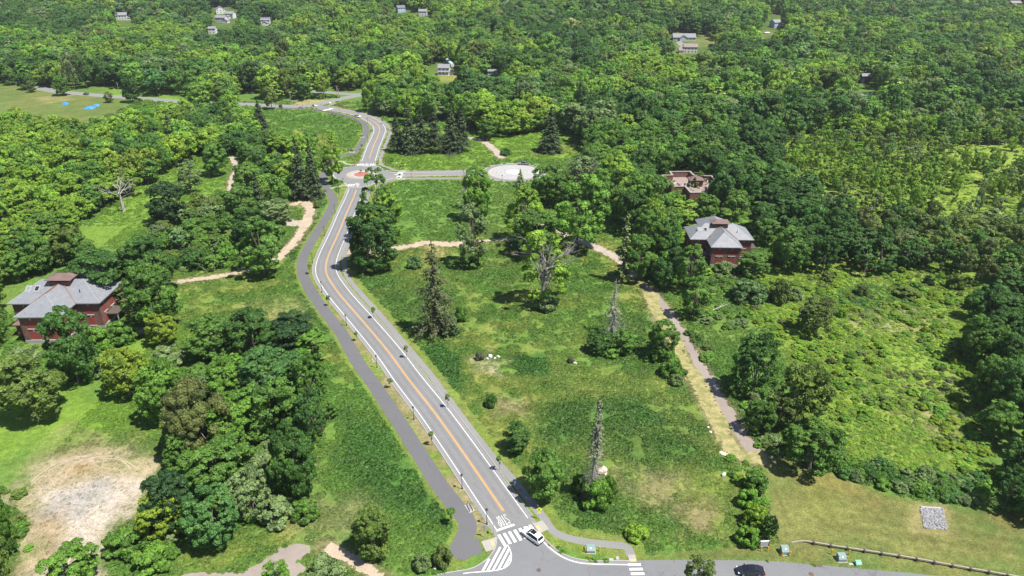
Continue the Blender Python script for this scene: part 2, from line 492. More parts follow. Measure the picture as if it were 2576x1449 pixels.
# splitter islands
def island(name, pix, par, h=0.14, mat="concrete_pale"):
    return B().poly([tuple(p) for p in gp(pix)], 0.0, h).o(name, MATS[mat], par)
island("splitter_island", [CR(1290, 90), CR(1380, 98), CR(1470, 88), CR(1430, 40), CR(1405, 15)], roundabout)
island("splitter_island", [CR(1125, 470), CR(1210, 462), CR(1240, 500), CR(1215, 545), CR(1185, 575), CR(1165, 545)], roundabout)
island("splitter_island", [CR(2010, 290), CR(2010, 265), CR(2090, 262), CR(2210, 275), CR(2270, 290), CR(2150, 305)], roundabout)
def bars(par, cx, cy, ux, uy, n, gap, length, w, name="crosswalk_bar", z=ZM + 0.004):
    for k in range(n):
        x, y = cx + ux * gap * (k - (n - 1) / 2), cy + uy * gap * (k - (n - 1) / 2)
        px, py = -uy * length / 2, ux * length / 2; qx, qy = ux * w / 2, uy * w / 2
        patch(name, [(x - px - qx, y - py - qy), (x - px + qx, y - py + qy), (x + px + qx, y + py + qy), (x + px - qx, y + py - qy)], z, MATS["paint_white"], par, mk=False)
a, b = G(*CR(1195, 48)), G(*CR(1305, 48)); bars(roundabout, (a.x + b.x) / 2, a.y, 1, 0, 3, 1.15, 3.0, 0.62)
a, b = G(*CR(1490, 48)), G(*CR(1595, 48)); bars(roundabout, (a.x + b.x) / 2, a.y, 1, 0, 3, 1.1, 3.0, 0.62)
a, b = G(*CR(995, 510)), G(*CR(1105, 508)); bars(roundabout, (a.x + b.x) / 2, a.y, 1, 0, 3, 1.1, 3.0, 0.62)
a = G(*CR(2150, 245)); bars(roundabout, a.x, a.y, 0, 1, 3, 1.1, 2.6, 0.65)
a = G(*CR(2130, 325)); bars(roundabout, a.x, a.y, 0, 1, 3, 1.1, 2.6, 0.65)
for p, q in ((CR(2200, 195), 3.6), (CR(2170, 370), 3.8)):
    g = G(*p); patch("concrete_ramp", [(g.x - q / 2, g.y - 0.9), (g.x + q / 2, g.y - 0.9), (g.x + q / 2, g.y + 0.9), (g.x - q / 2, g.y + 0.9)], 0.045, MATS["concrete_pale"], roundabout)
# turning circle with pale disc
turning_circle = struct(patch("turning_circle", ring_pts(CX, CY, 15.2), ZR + 0.001, MATS["road_asphalt"]))
e = ring_pts(CX, CY, 15.25); ribbon("gutter", np.vstack([e, e[:1]]), 0.3, 0.3, ZR + 0.009, MATS["concrete_pale"], parent=turning_circle, mk=False)
B().poly(ring_pts(CX, CY, 12.1), 0.0, 0.10).o("concrete_disc", MATS["concrete_pale"], turning_circle)
B().poly(ring_pts(CX, CY, 3.95), 0.0, 0.15).o("centre_disc", M("white_concrete", (0.40, 0.395, 0.385), 0.8, 0.08), turning_circle)
for r in (6.3, 8.6, 4.6, 10.4):
    e = ring_pts(CX, CY, r); ribbon("scored_ring", np.vstack([e, e[:1]]), 0.09, 0.09, 0.104, MATS["footpath_asphalt"], parent=turning_circle, mk=False)
e = ring_pts(CX, CY, 12.35); ribbon("edge_ring", np.vstack([e, e[:1]]), 0.12, 0.12, ZM, MATS["tactile"], parent=turning_circle, mk=False)

# bottom street and its junction with the main road
st_top = gp([(1060, 1452), (1168, 1440)])
right_kerb = gp([CC(1360, 625), CC(1430, 720), CC(1495, 800), CC(1560, 885), CC(1650, 975), CC(1760, 1060), CC(1900, 1140), CC(2060, 1190), CC(2200, 1212), CC(2340, 1220), (1560, 1411.5), (1587, 1411.5)])
left_kerb = gp([CC(800, 745), CC(810, 830), CC(806, 920), CC(785, 1020), CC(750, 1085), CC(680, 1175), CC(580, 1250), CC(450, 1325), CC(330, 1360), CC(240, 1372), CC(100, 1395), (1100, 1447)])
rk, lk = catmull(right_kerb, 1.0), catmull(left_kerb, 1.0)
far_edge = gp([(1600, 1410), (1717, 1409), (1917, 1411), (2050.7, 1421), (2184, 1432.7), (2350.7, 1447.7), (2500, 1463), (2750, 1492)])
fe = catmull(far_edge, 2.0)
near_edge = [(p[0], p[1] - 9.0) for p in fe[::-1]] + [(lk[-1][0] - 6, lk[-1][1] - 9.5), (lk[-1][0] - 60, lk[-1][1] - 14), (lk[-1][0] - 60, lk[-1][1] - 5)]
street = struct(patch("street", list(rk) + list(fe) + near_edge + list(lk[::-1]) + [tuple(G(*CC(830, 740))[:2]), tuple(G(*CC(1335, 645))[:2])], ZR + 0.003, MATS["street_asphalt"]))
kerb(street, rk, 0.0, w=0.2); kerb(street, lk[4:], 0.0, w=0.2)
ribbon("gutter_strip", offs(rk, -0.55), 0.45, 0.45, ZR + 0.007, MATS["footpath_asphalt"], parent=street, mk=False)
wl = catmull(gp([CC(1525, 905), CC(1600, 985), CC(1700, 1070), CC(1820, 1150), CC(1960, 1210), CC(2120, 1250), CC(2340, 1265), (1540, 1420), (1580, 1421)]), 1.0)
ribbon("edge_line", wl, 0.085, 0.085, ZM + 0.004, MATS["paint_white"], parent=street, mk=False)
hl = catmull(gp([CC(975, 965), CC(1015, 1040), CC(1036, 1130), CC(1030, 1210), CC(1000, 1270), CC(940, 1318), CC(860, 1350), CC(740, 1370), CC(580, 1385), CC(420, 1395), CC(290, 1412)]), 0.5)
ribbon("edge_line", hl, 0.085, 0.085, ZM + 0.004, MATS["paint_white"], parent=street, mk=False)
for a, b in (((695, 1185), (590, 1378)), ((868, 1000), (668, 1372)), ((955, 985), (748, 1368)), ((1003, 1030), (835, 1352)), ((1030, 1130), (925, 1325))):
    p, q = np.array(gp([CC(*a), CC(*b)])); ribbon("hatch_bar", np.linspace(p, q, 6), 0.2, 0.2, ZM + 0.0045, MATS["paint_white"], parent=street, mk=False)
for a, b in (((843, 812), (943, 985)), ((924, 787), (1023, 952)), ((1005, 762), (1103, 925)), ((1086, 735), (1186, 897)), ((1164, 710), (1264, 868)), ((1243, 684), (1340, 842)), ((1322, 660), (1415, 815))):
    p, q = np.array(gp([CC(*a), CC(*b)])); ribbon("crosswalk_bar", np.linspace(p, q, 4), 0.27, 0.27, ZM + 0.0042, MATS["paint_white"], parent=street, mk=False)
p, q = np.array(gp([CC(803, 748), CC(1082, 652)])); ribbon("stop_bar", np.linspace(p, q, 4), 0.24, 0.24, ZM + 0.0044, MATS["paint_white"], parent=main_road, mk=False)
for k, x0 in enumerate((1587.3, 1591, 1594.5)):
    pass
for a, b in (((958, 745), (1172, 742)), ((982, 823), (1205, 820)), ((1005, 902), (1232, 898))):
    cv = lambda x, y: (1437.5 + x / 6.72, 1309.7 + y / 6.72)
    p, q = np.array(gp([cv(*a), cv(*b)])); ribbon("crosswalk_bar", np.linspace(p, q, 4), 0.26, 0.26, ZM + 0.004, MATS["paint_white"], parent=street, mk=False)

# STOP lettering, read by drivers coming down the road
def stop_text():
    c0 = np.array(gp([CC(903, 588)])[0]); d = main_c[4] - main_c[0]; d /= np.linalg.norm(d)
    up = d; rt = np.array([up[1], -up[0]])              # driver travels along -d, so letter tops point up the road on reading... tops lie towards the bar
    up = -d; rt = np.array([up[1], -up[0]])
    S = {'S': [[(1, .88), (.75, 1), (.25, 1), (0, .85), (0, .65), (.3, .53), (.7, .47), (1, .35), (1, .15), (.75, 0), (.25, 0), (0, .12)]],
         'T': [[(0, 1), (1, 1)], [(.5, 1), (.5, 0)]], 'O': [[(.25, 0), (0, .15), (0, .85), (.25, 1), (.75, 1), (1, .85), (1, .15), (.75, 0), (.25, 0)]],
         'P': [[(0, 0), (0, 1), (.7, 1), (1, .88), (1, .62), (.7, .5), (0, .5)]]}
    w, h, gap = 0.33, 2.6, 0.60
    for i, ch in enumerate("STOP"):
        o = B()
        for st in S[ch]:
            for a, b in zip(st[:-1], st[1:]):
                pa = c0 + rt * ((i - 1.5) * gap + (a[0] - .5) * w) + up * (a[1] - .5) * h
                pb = c0 + rt * ((i - 1.5) * gap + (b[0] - .5) * w) + up * (b[1] - .5) * h
                t = (pb - pa); L = np.linalg.norm(t); t /= L; nn = np.array([-t[1], t[0]])
                hw = 0.042 + 0.06 * abs(t @ rt)
                e0, e1 = pa - t * 0.05, pb + t * 0.05
                o.add([(*(e0 + nn * hw), ZM), (*(e1 + nn * hw), ZM), (*(e1 - nn * hw), ZM), (*(e0 - nn * hw), ZM),
                       (*(e0 + nn * hw), ZM + .005), (*(e1 + nn * hw), ZM + .005), (*(e1 - nn * hw), ZM + .005), (*(e0 - nn * hw), ZM + .005)],
                      [(4, 5, 6, 7), (0, 1, 5, 4), (1, 2, 6, 5), (2, 3, 7, 6), (3, 0, 4, 7)])
        o.o("stop_letter", MATS["paint_white"], main_road)
stop_text()

for q in ([CN(1245, 408), CN(1300, 408), CN(1435, 376), CN(1395, 370)], [CN(1140, 325), CN(1185, 333), CN(1190, 328), CN(1150, 318)], [CN(1362, 278), CN(1385, 295), CN(1400, 292), CN(1378, 276)]):
    patch("crosswalk_bar", gp(q), ZM + .003, MATS["paint_white"], north_road, mk=False)
# cycle path (dark), footpaths (paler)
cyc_pix = [(1142, 1403), (1155, 1379), (1169, 1353), (1177, 1326), (1170, 1303), (1149, 1276), (1105, 1219), (1062, 1153), (1005, 1063), (938, 963), (902, 914), (858.7, 838), (833.3, 804), (800, 760), (772, 713), (760.5, 679.7), (764, 646), (786.7, 603), (811, 564), (825.9, 537.2), (838.1, 513), (839.8, 504), (835.9, 493.7), (829.2, 483.7), (822, 474), (814, 458), (818, 428), (834, 404), (855.6, 392.5), (875.6, 388.3), (893.9, 380.8), (905.6, 367.5), (915.6, 349.1), (921, 332), (919.8, 319.1), (912.3, 309.1), (897.3, 300.8), (875.6, 293.8), (850.6, 286.8), (817.3, 280.1), (767.3, 274.5), (717.3, 272), (675.6, 271)]
cyc_c = catmull(gp(cyc_pix), 1.6)
cycle_path = struct(ribbon("cycle_path", cyc_c, 1.75, 1.75, 0.016, MATS["path_asphalt"]))
cp = catmull(gp([CC(560, 985), CC(430, 1010), CC(300, 1060), CC(200, 1120)]), 1.0)
ribbon("path_spur", cp, 1.9, 1.9, 0.0175, MATS["path_asphalt"], parent=cycle_path)
foot_pix = [(1587, 1400), (1583, 1385), (1570, 1374), (1508.7, 1367.7), (1452, 1359.3), (1405.4, 1345), (1382, 1326), (1370, 1306), (1332, 1259.3), (1292, 1209), (1225.4, 1132.7), (1158.7, 1046), (1098.7, 963), (1058.7, 913), (1018.7, 866.3), (985.4, 826.3), (942, 776.3), (908.7, 739.7), (878.7, 703), (867, 672), (866, 648), (872, 620), (884, 590), (902, 552), (918, 512), (930, 480), (950, 466), (973, 456.9), (998.8, 450.8), (1040, 449.5), (1100, 449), (1212, 448)]
foot_c = catmull(gp(foot_pix), 1.5)
footpath = struct(ribbon("footpath", foot_c, 0.85, 0.85, 0.015, MATS["footpath_asphalt"]))
footn_pix = [(1214, 429), (1100, 430.5), (1054, 431.2), (1001, 430), (985, 425), (970, 420), (961, 414), (957.5, 406), (958.9, 394.1), (967.3, 370.8), (978.9, 344.1), (982.3, 332.5), (979.5, 320.8), (967.3, 308), (947.3, 296), (925.6, 287.3), (892.3, 279.8), (858.9, 273.5), (836, 268.3), (830, 264.5), (845, 259)]
footn_c = catmull(gp(footn_pix), 1.8)
footpath_n = struct(ribbon("footpath", footn_c, 0.9, 0.9, 0.015, MATS["footpath_asphalt"]))
s1 = catmull(gp([CR(945, 512), CR(840, 515), CR(760, 545), CR(660, 568), CR(570, 580)]), 1.0); ribbon("path_spur", s1, 0.8, 0.8, 0.0185, MATS["concrete"], parent=cycle_path)
s2 = catmull(gp([CR(1165, 48), CR(1020, 45), CR(940, 25), CR(895, 0), CN(1560, 1170), CN(1480, 1185)]), 1.0); ribbon("path_spur", s2, 0.8, 0.8, 0.0185, MATS["concrete"], parent=cycle_path)
s3 = np.array(gp([CR(1640, 55), CR(1730, 50)])); ribbon("path_spur", np.linspace(s3[0], s3[1], 4), 0.8, 0.8, 0.0185, MATS["concrete"], parent=footpath_n)
# kerb ramps with tactile pads
rp = struct(patch("kerb_ramp", gp([CC(1368, 640), CC(1515, 588), CC(1622, 720), CC(1490, 785)]), 0.05, MATS["concrete"]))
patch("tactile_pad", gp([CC(1410, 677), CC(1450, 664), CC(1495, 735), CC(1462, 749)]), 0.056, MATS["tactile"], rp)
rp = struct(patch("kerb_ramp", gp([CC(570, 915), CC(808, 846), CC(812, 900), CC(800, 965), CC(778, 1038), CC(645, 1075)]), 0.05, MATS["concrete"]))
patch("tactile_pad", gp([CC(708, 905), CC(745, 897), CC(784, 977), CC(745, 989)]), 0.056, MATS["tactile"], rp)
cv = lambda x, y: (1437.5 + x / 6.72, 1309.7 + y / 6.72)
rp = struct(patch("kerb_ramp", gp([cv(952, 580), cv(1072, 573), cv(1100, 655), cv(1098, 698), cv(985, 700), cv(968, 650)]), 0.05, MATS["concrete"]))
patch("tactile_pad", gp([cv(972, 655), cv(1095, 648), cv(1098, 690), cv(985, 695)]), 0.056, MATS["tactile"], rp)

# dirt tracks, worn pads, abandoned drive
dirt_paths = []
def track(name, pix, w, mat, rough=0.5, seed=1, z=0.009):
    c = catmull(gp(pix), 1.0); o = struct(ribbon(name, c, w / 2, w / 2, z, MATS[mat], rough=rough, seed=seed, inset=0.2)); dirt_paths.append((c, w)); return o
track("dirt_path", [(446, 709), (500, 702), (560, 693), (605, 683), (640, 672)], 3.4, "dirt", 0.4, 2)
track("dirt_path", [(690, 654), (715, 635), (742, 606), (764, 572), (779, 540), (778, 522), (768, 510), (750, 510), (730, 516)], 4.6, "dirt", 0.7, 3)
track("dirt_path", [(685, 558), (715, 557), (745, 562), (765, 560)], 6.5, "gravel", 1.5, 4, 0.006)
track("dirt_path", [(868, 634), (930, 632), (1000, 624), (1040, 618), (1075, 611), (1130, 614), (1180, 610)], 4.4, "dirt", 0.8, 5)
track("dirt_path", [(1180, 608), (1240, 604), (1300, 602), (1350, 600)], 2.2, "gravel", 0.8, 6, 0.007)
track("dirt_path", [(1355, 560), (1400, 575), (1440, 598), (1490, 618), (1540, 642), (1575, 668), (1605, 700)], 4.2, "gravel", 0.8, 7)
track("dirt_path", [(1620, 715), (1650, 745), (1690, 795), (1730, 860), (1772, 930), (1812, 1000), (1850, 1070), (1880, 1115), (1905, 1142)], 3.0, "old_asphalt", 0.9, 8)
track("straw_strip", [(1632, 735), (1655, 790), (1692, 850), (1728, 920), (1765, 985), (1800, 1050), (1830, 1110), (1860, 1148), (1925, 1152)], 4.2, "straw", 1.3, 9, 0.012)
track("dirt_path", [(1178, 346), (1205, 352), (1232, 367), (1250, 385), (1262, 398)], 4.5, "gravel", 0.8, 10)
track("dirt_path", [(583, 500), (580, 470), (587, 440), (595, 425), (583, 395)], 3.2, "gravel", 0.9, 11)
track("dirt_path", [(820, 1376), (850, 1392), (900, 1418), (960, 1452)], 2.6, "dirt", 0.7, 12)
track("dirt_path", [(340, 840), (352, 835), (362, 832)], 2.4, "gravel", 0.5, 13)
struct(patch("old_pavement", gp([(390, 1452), (500, 1444), (600, 1438), (660, 1415), (700, 1378), (735, 1368), (775, 1374), (778, 1392), (755, 1412), (770, 1432), (740, 1456), (640, 1470), (420, 1470)]), 0.01, MATS["old_asphalt"], rough=0.8, seed=4))
# faint wheel tracks curving round the dirt lot
lot_c = np.array(G(215, 1215)[:2])
for k, (rx, ry, a0, a1, w) in enumerate(((10.6, 9.2, 0.6, 2.2, .12), (9.9, 8.5, 0.7, 2.0, .12), (11.8, 10.8, 1.7, 3.3, .13), (11.1, 10.1, 1.8, 3.2, .12), (7.4, 6.2, 0.1, 1.5, .13))):
    t = np.linspace(a0, a1, 60); wob = 0.35 * np.sin(t * 5 + k); c = np.stack([lot_c[0] + (rx + wob) * np.cos(t), lot_c[1] + (ry + wob) * np.sin(t) - 1.0], 1)
    struct(ribbon("wheel_track", c, w, w, 0.006 + 0.0006 * k, MATS["dirt"], rough=.12, seed=20 + k, mk=False))
# ================================================================== GROUND
CG = dict(meadow=(0.082, 0.160, 0.030), olive=(0.120, 0.160, 0.038), lush=(0.044, 0.112, 0.024), blue=(0.05, 0.12, 0.035), lime=(0.165, 0.228, 0.036), mown=(0.102, 0.128, 0.034),
          straw=(0.27, 0.22, 0.115), dirt=(0.32, 0.26, 0.19), floor=(0.035, 0.05, 0.018), rust=(0.20, 0.135, 0.05), bright=(0.118, 0.200, 0.028), verge=(0.135, 0.155, 0.042), yellow=(0.172, 0.183, 0.046), brown=(0.185, 0.155, 0.09), slab=(0.23, 0.225, 0.225), sand=(0.36, 0.315, 0.275))
CG = {k: np.array(v) for k, v in CG.items()}
# (outline in the picture, colour, soft edge m, ragged edge m, strength)
ZONES = [
 ([(880, 640), (1130, 610), (1500, 600), (1640, 700), (1820, 1120), (1930, 1180), (1940, 1370), (1600, 1400), (1400, 1340), (1000, 810)], 'olive', 10, 10, .75),
 ([(1000, 455), (1150, 450), (1165, 600), (1090, 605), (1005, 618)], 'meadow', 6, 6, .7),
 ([(960, 395), (1000, 380), (1200, 380), (1200, 425), (1000, 428)], 'bright', 5, 5, .8),
 ([(1165, 330), (1460, 335), (1450, 400), (1210, 405), (1160, 380)], 'bright', 5, 6, .9),
 ([(1340, 390), (1450, 345), (1470, 370), (1430, 385)], 'olive', 3, 4, .7),
 ([(680, 275), (800, 283), (890, 305), (905, 330), (890, 370), (850, 390), (800, 350), (690, 330)], 'meadow', 6, 6, .8),
 ([(870, 385), (905, 350), (918, 322), (912, 312), (905, 330), (880, 365), (850, 385), (850, 412), (890, 412)], 'bright', 2, 1, .8),
 ([(740, 330), (800, 340), (860, 375), (800, 380)], 'yellow', 4, 5, .8),
 ([(-40, 215), (120, 222), (300, 246), (330, 280), (280, 305), (0, 300)], 'mown', 6, 6, .9),
 ([(95, 245), (180, 235), (190, 250), (110, 262)], 'straw', 3, 4, .35),
 ([(270, 205), (420, 235), (460, 250), (380, 255), (280, 240)], 'bright', 4, 4, .9),
 ([(200, 600), (330, 470), (450, 405), (520, 372), (580, 400), (590, 480), (480, 500), (400, 560), (320, 620)], 'bright', 6, 6, .85),
 ([(430, 690), (600, 690), (740, 660), (760, 700), (800, 800), (790, 830), (680, 800), (470, 790)], 'olive', 7, 8, .6),
 ([(640, 760), (760, 740), (790, 790), (700, 800)], 'straw', 6, 7, .4),
 ([(330, 860), (460, 820), (500, 880), (480, 940), (330, 960), (250, 890)], 'bright', 6, 5, .8),
 ([(-60, 960), (220, 970), (300, 1000), (360, 1060), (340, 1120), (60, 1140), (-60, 1200)], 'bright', 6, 5, .9),
 ([(230, 980), (400, 1010), (420, 1100), (330, 1110)], 'bright', 4, 4, .8),
 ([(55, 1170), (140, 1090), (290, 1070), (360, 1110), (355, 1250), (330, 1320), (270, 1370), (250, 1460), (60, 1460), (40, 1250)], 'brown', 8, 7, .75),
 ([(62, 1205), (95, 1180), (150, 1150), (200, 1125), (290, 1112), (338, 1130), (348, 1180), (343, 1230), (320, 1285), (262, 1340), (238, 1390), (245, 1470), (105, 1470), (140, 1400), (105, 1370), (70, 1300), (55, 1250)], 'dirt', 6, 10, .8),
 ([(130, 1230), (230, 1215), (345, 1225), (310, 1300), (255, 1345), (235, 1400), (245, 1470), (150, 1470), (160, 1390), (120, 1290)], 'sand', 5, 5, 1.0),
 ([(120, 1290), (170, 1240), (240, 1225), (250, 1262), (190, 1300)], 'slab', 5, 4, .95),
 ([(165, 1175), (215, 1165), (225, 1190), (180, 1200)], 'rust', 4, 5, .7),
 ([(105, 1310), (150, 1300), (165, 1350), (130, 1385)], 'rust', 4, 5, .6),
 ([(250, 1140), (330, 1150), (325, 1175), (260, 1165)], 'olive', 3, 5, .6),
 ([(430, 1400), (600, 1370), (760, 1320), (800, 1360), (640, 1430), (430, 1450)], 'olive', 5, 5, .7),
 ([(810, 860), (860, 900), (980, 1080), (1110, 1270), (1130, 1330), (1050, 1400), (830, 1390), (830, 1000)], 'meadow', 6, 8, .8),
 ([(830, 990), (900, 1010), (985, 1100), (1090, 1250), (1140, 1330), (1100, 1350), (960, 1240), (880, 1120)], 'lush', 7, 9, .8),
 ([(790, 840), (850, 880), (900, 960), (860, 980), (810, 900)], 'olive', 5, 6, .7),
 ([(780, 1290), (900, 1270), (880, 1340), (800, 1360)], 'brown', 6, 7, .6),
 ([(740, 660), (800, 600), (830, 520), (815, 500), (790, 530), (770, 590), (720, 650)], 'lush', 5, 6, .7),
 ([(760, 700), (800, 790), (850, 860), (820, 860), (770, 790), (735, 700)], 'lush', 5, 6, .7),
 ([(880, 690), (960, 690), (1030, 760), (1010, 830), (950, 770)], 'lush', 7, 8, .6),
 ([(1055, 875), (1110, 862), (1165, 900), (1172, 990), (1120, 970)], 'lush', 2, 2, .95),
 ([(1280, 898), (1370, 885), (1395, 948), (1300, 946)], 'lush', 2, 2, .95),
 ([(1050, 700), (1120, 740), (1180, 830), (1100, 900), (1040, 820)], 'lush', 8, 9, .5),
 ([(1330, 790), (1500, 740), (1560, 800), (1640, 980), (1480, 940), (1400, 900)], 'meadow', 8, 9, .6),
 ([(1385, 1030), (1450, 1005), (1560, 990), (1700, 1000), (1800, 1080), (1770, 1180), (1650, 1190), (1520, 1120), (1400, 1090)], 'lush', 7, 9, .85),
 ([(1400, 1150), (1560, 1200), (1600, 1340), (1450, 1350), (1380, 1280)], 'lush', 6, 7, .7),
 ([(1520, 1180), (1700, 1200), (1830, 1290), (1800, 1360), (1640, 1370), (1580, 1260)], 'brown', 7, 10, .75),
 ([(1165, 890), (1230, 885), (1285, 910), (1260, 945), (1190, 942)], 'dirt', 3, 6, .8),
 ([(1240, 1000), (1300, 1000), (1310, 1035), (1260, 1040)], 'brown', 4, 5, .8),
 ([(1060, 610), (1110, 615), (1130, 650), (1070, 650)], 'straw', 3, 5, .5),
 ([(1500, 625), (1620, 700), (1640, 760), (1560, 760)], 'yellow', 6, 8, .5),
 ([(1180, 640), (1290, 650), (1300, 720), (1180, 700)], 'lush', 8, 9, .5),
 # mown bank bottom right
 ([(1915, 1165), (1960, 1150), (2010, 1150), (2100, 1195), (2220, 1240), (2330, 1262), (2620, 1290), (2700, 1500), (2350, 1455), (2050, 1421), (1917, 1411), (1600, 1411), (1610, 1395), (1900, 1372), (1960, 1365), (1930, 1250)], 'mown', 1.5, 0.8, 1.0),
 ([(1990, 1180), (2080, 1220), (2150, 1290), (2060, 1290), (2010, 1240)], 'yellow', 7, 8, .45),
 ([(2000, 1160), (2200, 1240), (2200, 1270), (2100, 1240)], 'rust', 5, 6, .25),
 ([(2420, 1280), (2600, 1300), (2600, 1340), (2440, 1320)], 'rust', 6, 6, .3),
 ([(2295, 1265), (2400, 1265), (2400, 1340), (2300, 1340)], 'straw', 2, 2, .5),
 # damp scrub on the right
 ([(1900, 680), (2200, 640), (2480, 690), (2450, 850), (2500, 1200), (2400, 1250), (2100, 1130), (1950, 900)], 'lime', 6, 8, .75),
 ([(2050, 740), (2180, 720), (2300, 760), (2330, 800), (2180, 810), (2080, 780)], 'blue', 5, 6, .85),
 ([(2130, 790), (2330, 780), (2330, 840), (2190, 830)], 'straw', 4, 7, .45),
 ([(2200, 920), (2440, 960), (2480, 1120), (2330, 1060)], 'brown', 8, 12, .6),
 ([(2070, 660), (2250, 640), (2300, 690), (2150, 700)], 'straw', 5, 7, .35),
 ([(1960, 290), (2600, 330), (2900, 700), (2480, 690), (2300, 640), (2080, 530), (1970, 430)], 'lime', 6, 8, .9),
 ([(1630, 1010), (1760, 960), (1860, 1140), (1800, 1140)], 'olive', 5, 5, .4),
 ([(1690, 800), (1760, 850), (1850, 1000), (1920, 1130), (1900, 1140), (1830, 1010), (1750, 880)], 'lush', 3, 4, .7),
 ([(1500, 790), (1690, 800), (1710, 940), (1600, 950), (1490, 880)], 'lush', 5, 6, .6),
 ([(1720, 520), (1790, 545), (1720, 600), (1690, 600)], 'bright', 4, 4, .9),
 ([(1665, 115), (1800, 85), (1850, 100), (1760, 125), (1700, 140)], 'mown', 8, 6, .9),
 ([(1900, 75), (1960, 78), (1950, 90), (1900, 90)], 'mown', 8, 6, .9),
 ([(1095, 180), (1160, 175), (1150, 205), (1100, 205)], 'yellow', 5, 4, .9),
 ([(745, 250), (830, 250), (800, 264), (740, 266)], 'straw', 3, 2, .7),
 ([(835, 262), (870, 262), (890, 274), (860, 272)], 'mown', 3, 2, .8),
]
ZW = [(np.array([tuple(G(*p)[:2]) for p in z[0]]),) + tuple(z[1:]) for z in ZONES]
verge_lines = [(main_c, 4.4, 7.6), (foot_c, 0.8, 3.2), (cyc_c, 1.7, 3.0), (north_c, 4.2, 8.0), (footn_c, 0.9, 3.0), (east_c, 3.6, 7.0)]

MOWN = [z for z in ZW if z[1] == 'mown' and z[4] == 1.0][0][0]
MOWLINE = catmull(gp([(1915, 1165), (1945, 1230), (1985, 1310), (2050, 1365), (2150, 1385), (2400, 1420), (2650, 1460)]), 2.0)
def ground_color(x, y):
    x = np.asarray(x, float); y = np.asarray(y, float)
    n1 = fbm(x, y, 22, 1, 5); n2 = fbm(x, y, 6, 5, 4); n3 = fbm(x, y * 0.8, 55, 9, 4)
    t = np.clip((n1 - 0.36) / 0.28, 0, 1)[:, None]
    c = CG['meadow'] * (1 - t) + (CG['meadow'] * 0.55 + CG['olive'] * 0.45) * t
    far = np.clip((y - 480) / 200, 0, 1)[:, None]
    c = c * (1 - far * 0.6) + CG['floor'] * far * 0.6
    for poly, col, soft, amp, st in ZW:
        x0, y0 = poly.min(0) - soft - amp; x1, y1 = poly.max(0) + soft + amp
        m = (x > x0) & (x < x1) & (y > y0) & (y < y1)
        if not m.any(): continue
        sd = sdist(poly, x[m], y[m]) + amp * (n2[m] - 0.5) * 1.6 + amp * (n1[m] - 0.5) * 1.6
        w = np.clip(0.5 + sd / soft, 0, 1) * st
        if st < 1.0: w = w * np.clip(0.35 + 1.3 * fbm(x[m], y[m], 9, 31 + len(col), 3), 0, 1)
        cc = CG[col]
        if col in ('olive', 'mown'):                 # patches of fresh and of dried grass
            k = np.clip((n2[m] * 0.6 + n3[m] * 0.4 - 0.40) / 0.2, 0, 1)[:, None]
            cc = CG['yellow'] * k + CG['meadow'] * 0.9 * (1 - k) if col == 'olive' else np.array((0.122, 0.130, 0.042)) * k + np.array((0.082, 0.116, 0.032)) * (1 - k)
        c[m] = c[m] * (1 - w[:, None]) + cc * w[:, None]
    for line, a, b in verge_lines:
        lo = line.min(0) - b; hi = line.max(0) + b
        m = (x > lo[0]) & (x < hi[0]) & (y > lo[1]) & (y < hi[1])
        if not m.any(): continue
        d = pdist(line[::2], x[m], y[m]); w = np.clip((b - d) / 0.7, 0, 1) * 0.8
        k = np.clip((n2[m] - 0.42) / 0.16, 0, 1)[:, None]
        cc = CG['verge'] * (1 - 0.45 * k) + CG['bright'] * 0.45 * k
        c[m] = c[m] * (1 - w[:, None]) + cc * w[:, None]
    # worn soil between the cycle path and the road
    m = (x > -62) & (x < 6) & (y > 92) & (y < 250)
    if m.any():
        d1 = pdist(main_c[::2], x[m], y[m]); left = np.interp(y[m], main_c[:, 1], main_c[:, 0]) > x[m]
        w = np.clip((7.4 - d1) / 1.5, 0, 1) * left * np.clip((fbm(x[m], y[m], 4.5, 77, 3) - 0.40) / 0.14, 0, 1)
        c[m] = c[m] * (1 - w[:, None] * .85) + CG['brown'] * 1.1 * w[:, None] * .85
    for line, wd in dirt_paths:
        lo = line.min(0) - wd - 3; hi = line.max(0) + wd + 3
        m = (x > lo[0]) & (x < hi[0]) & (y > lo[1]) & (y < hi[1])
        if m.any():
            d = pdist(line, x[m], y[m]) + 2.2 * (n2[m] - 0.5); w = np.clip((wd / 2 + 1.3 - d) / 1.4, 0, 1) * 0.7
            c[m] = c[m] * (1 - w[:, None]) + CG['brown'] * w[:, None]
    m = (x > 35) & (x < 130) & (y > 86) & (y < 140)
    if m.any():                                      # mower passes on the bank
        ins = inside(MOWN, x[m], y[m]); d = pdist(MOWLINE, x[m], y[m]) + 1.2 * (n1[m] - .5); k = 1 + ins * 0.13 * np.sin(d * 2.0) * np.clip(1.2 - d / 16, 0.25, 1) + ins * 0.25 * np.exp(-((d - 2.2) / 0.7) ** 2)
        c[m] *= k[:, None]
    c *= (0.78 + 0.44 * fbm(x, y, 2.6, 41, 3))[:, None]
    return c

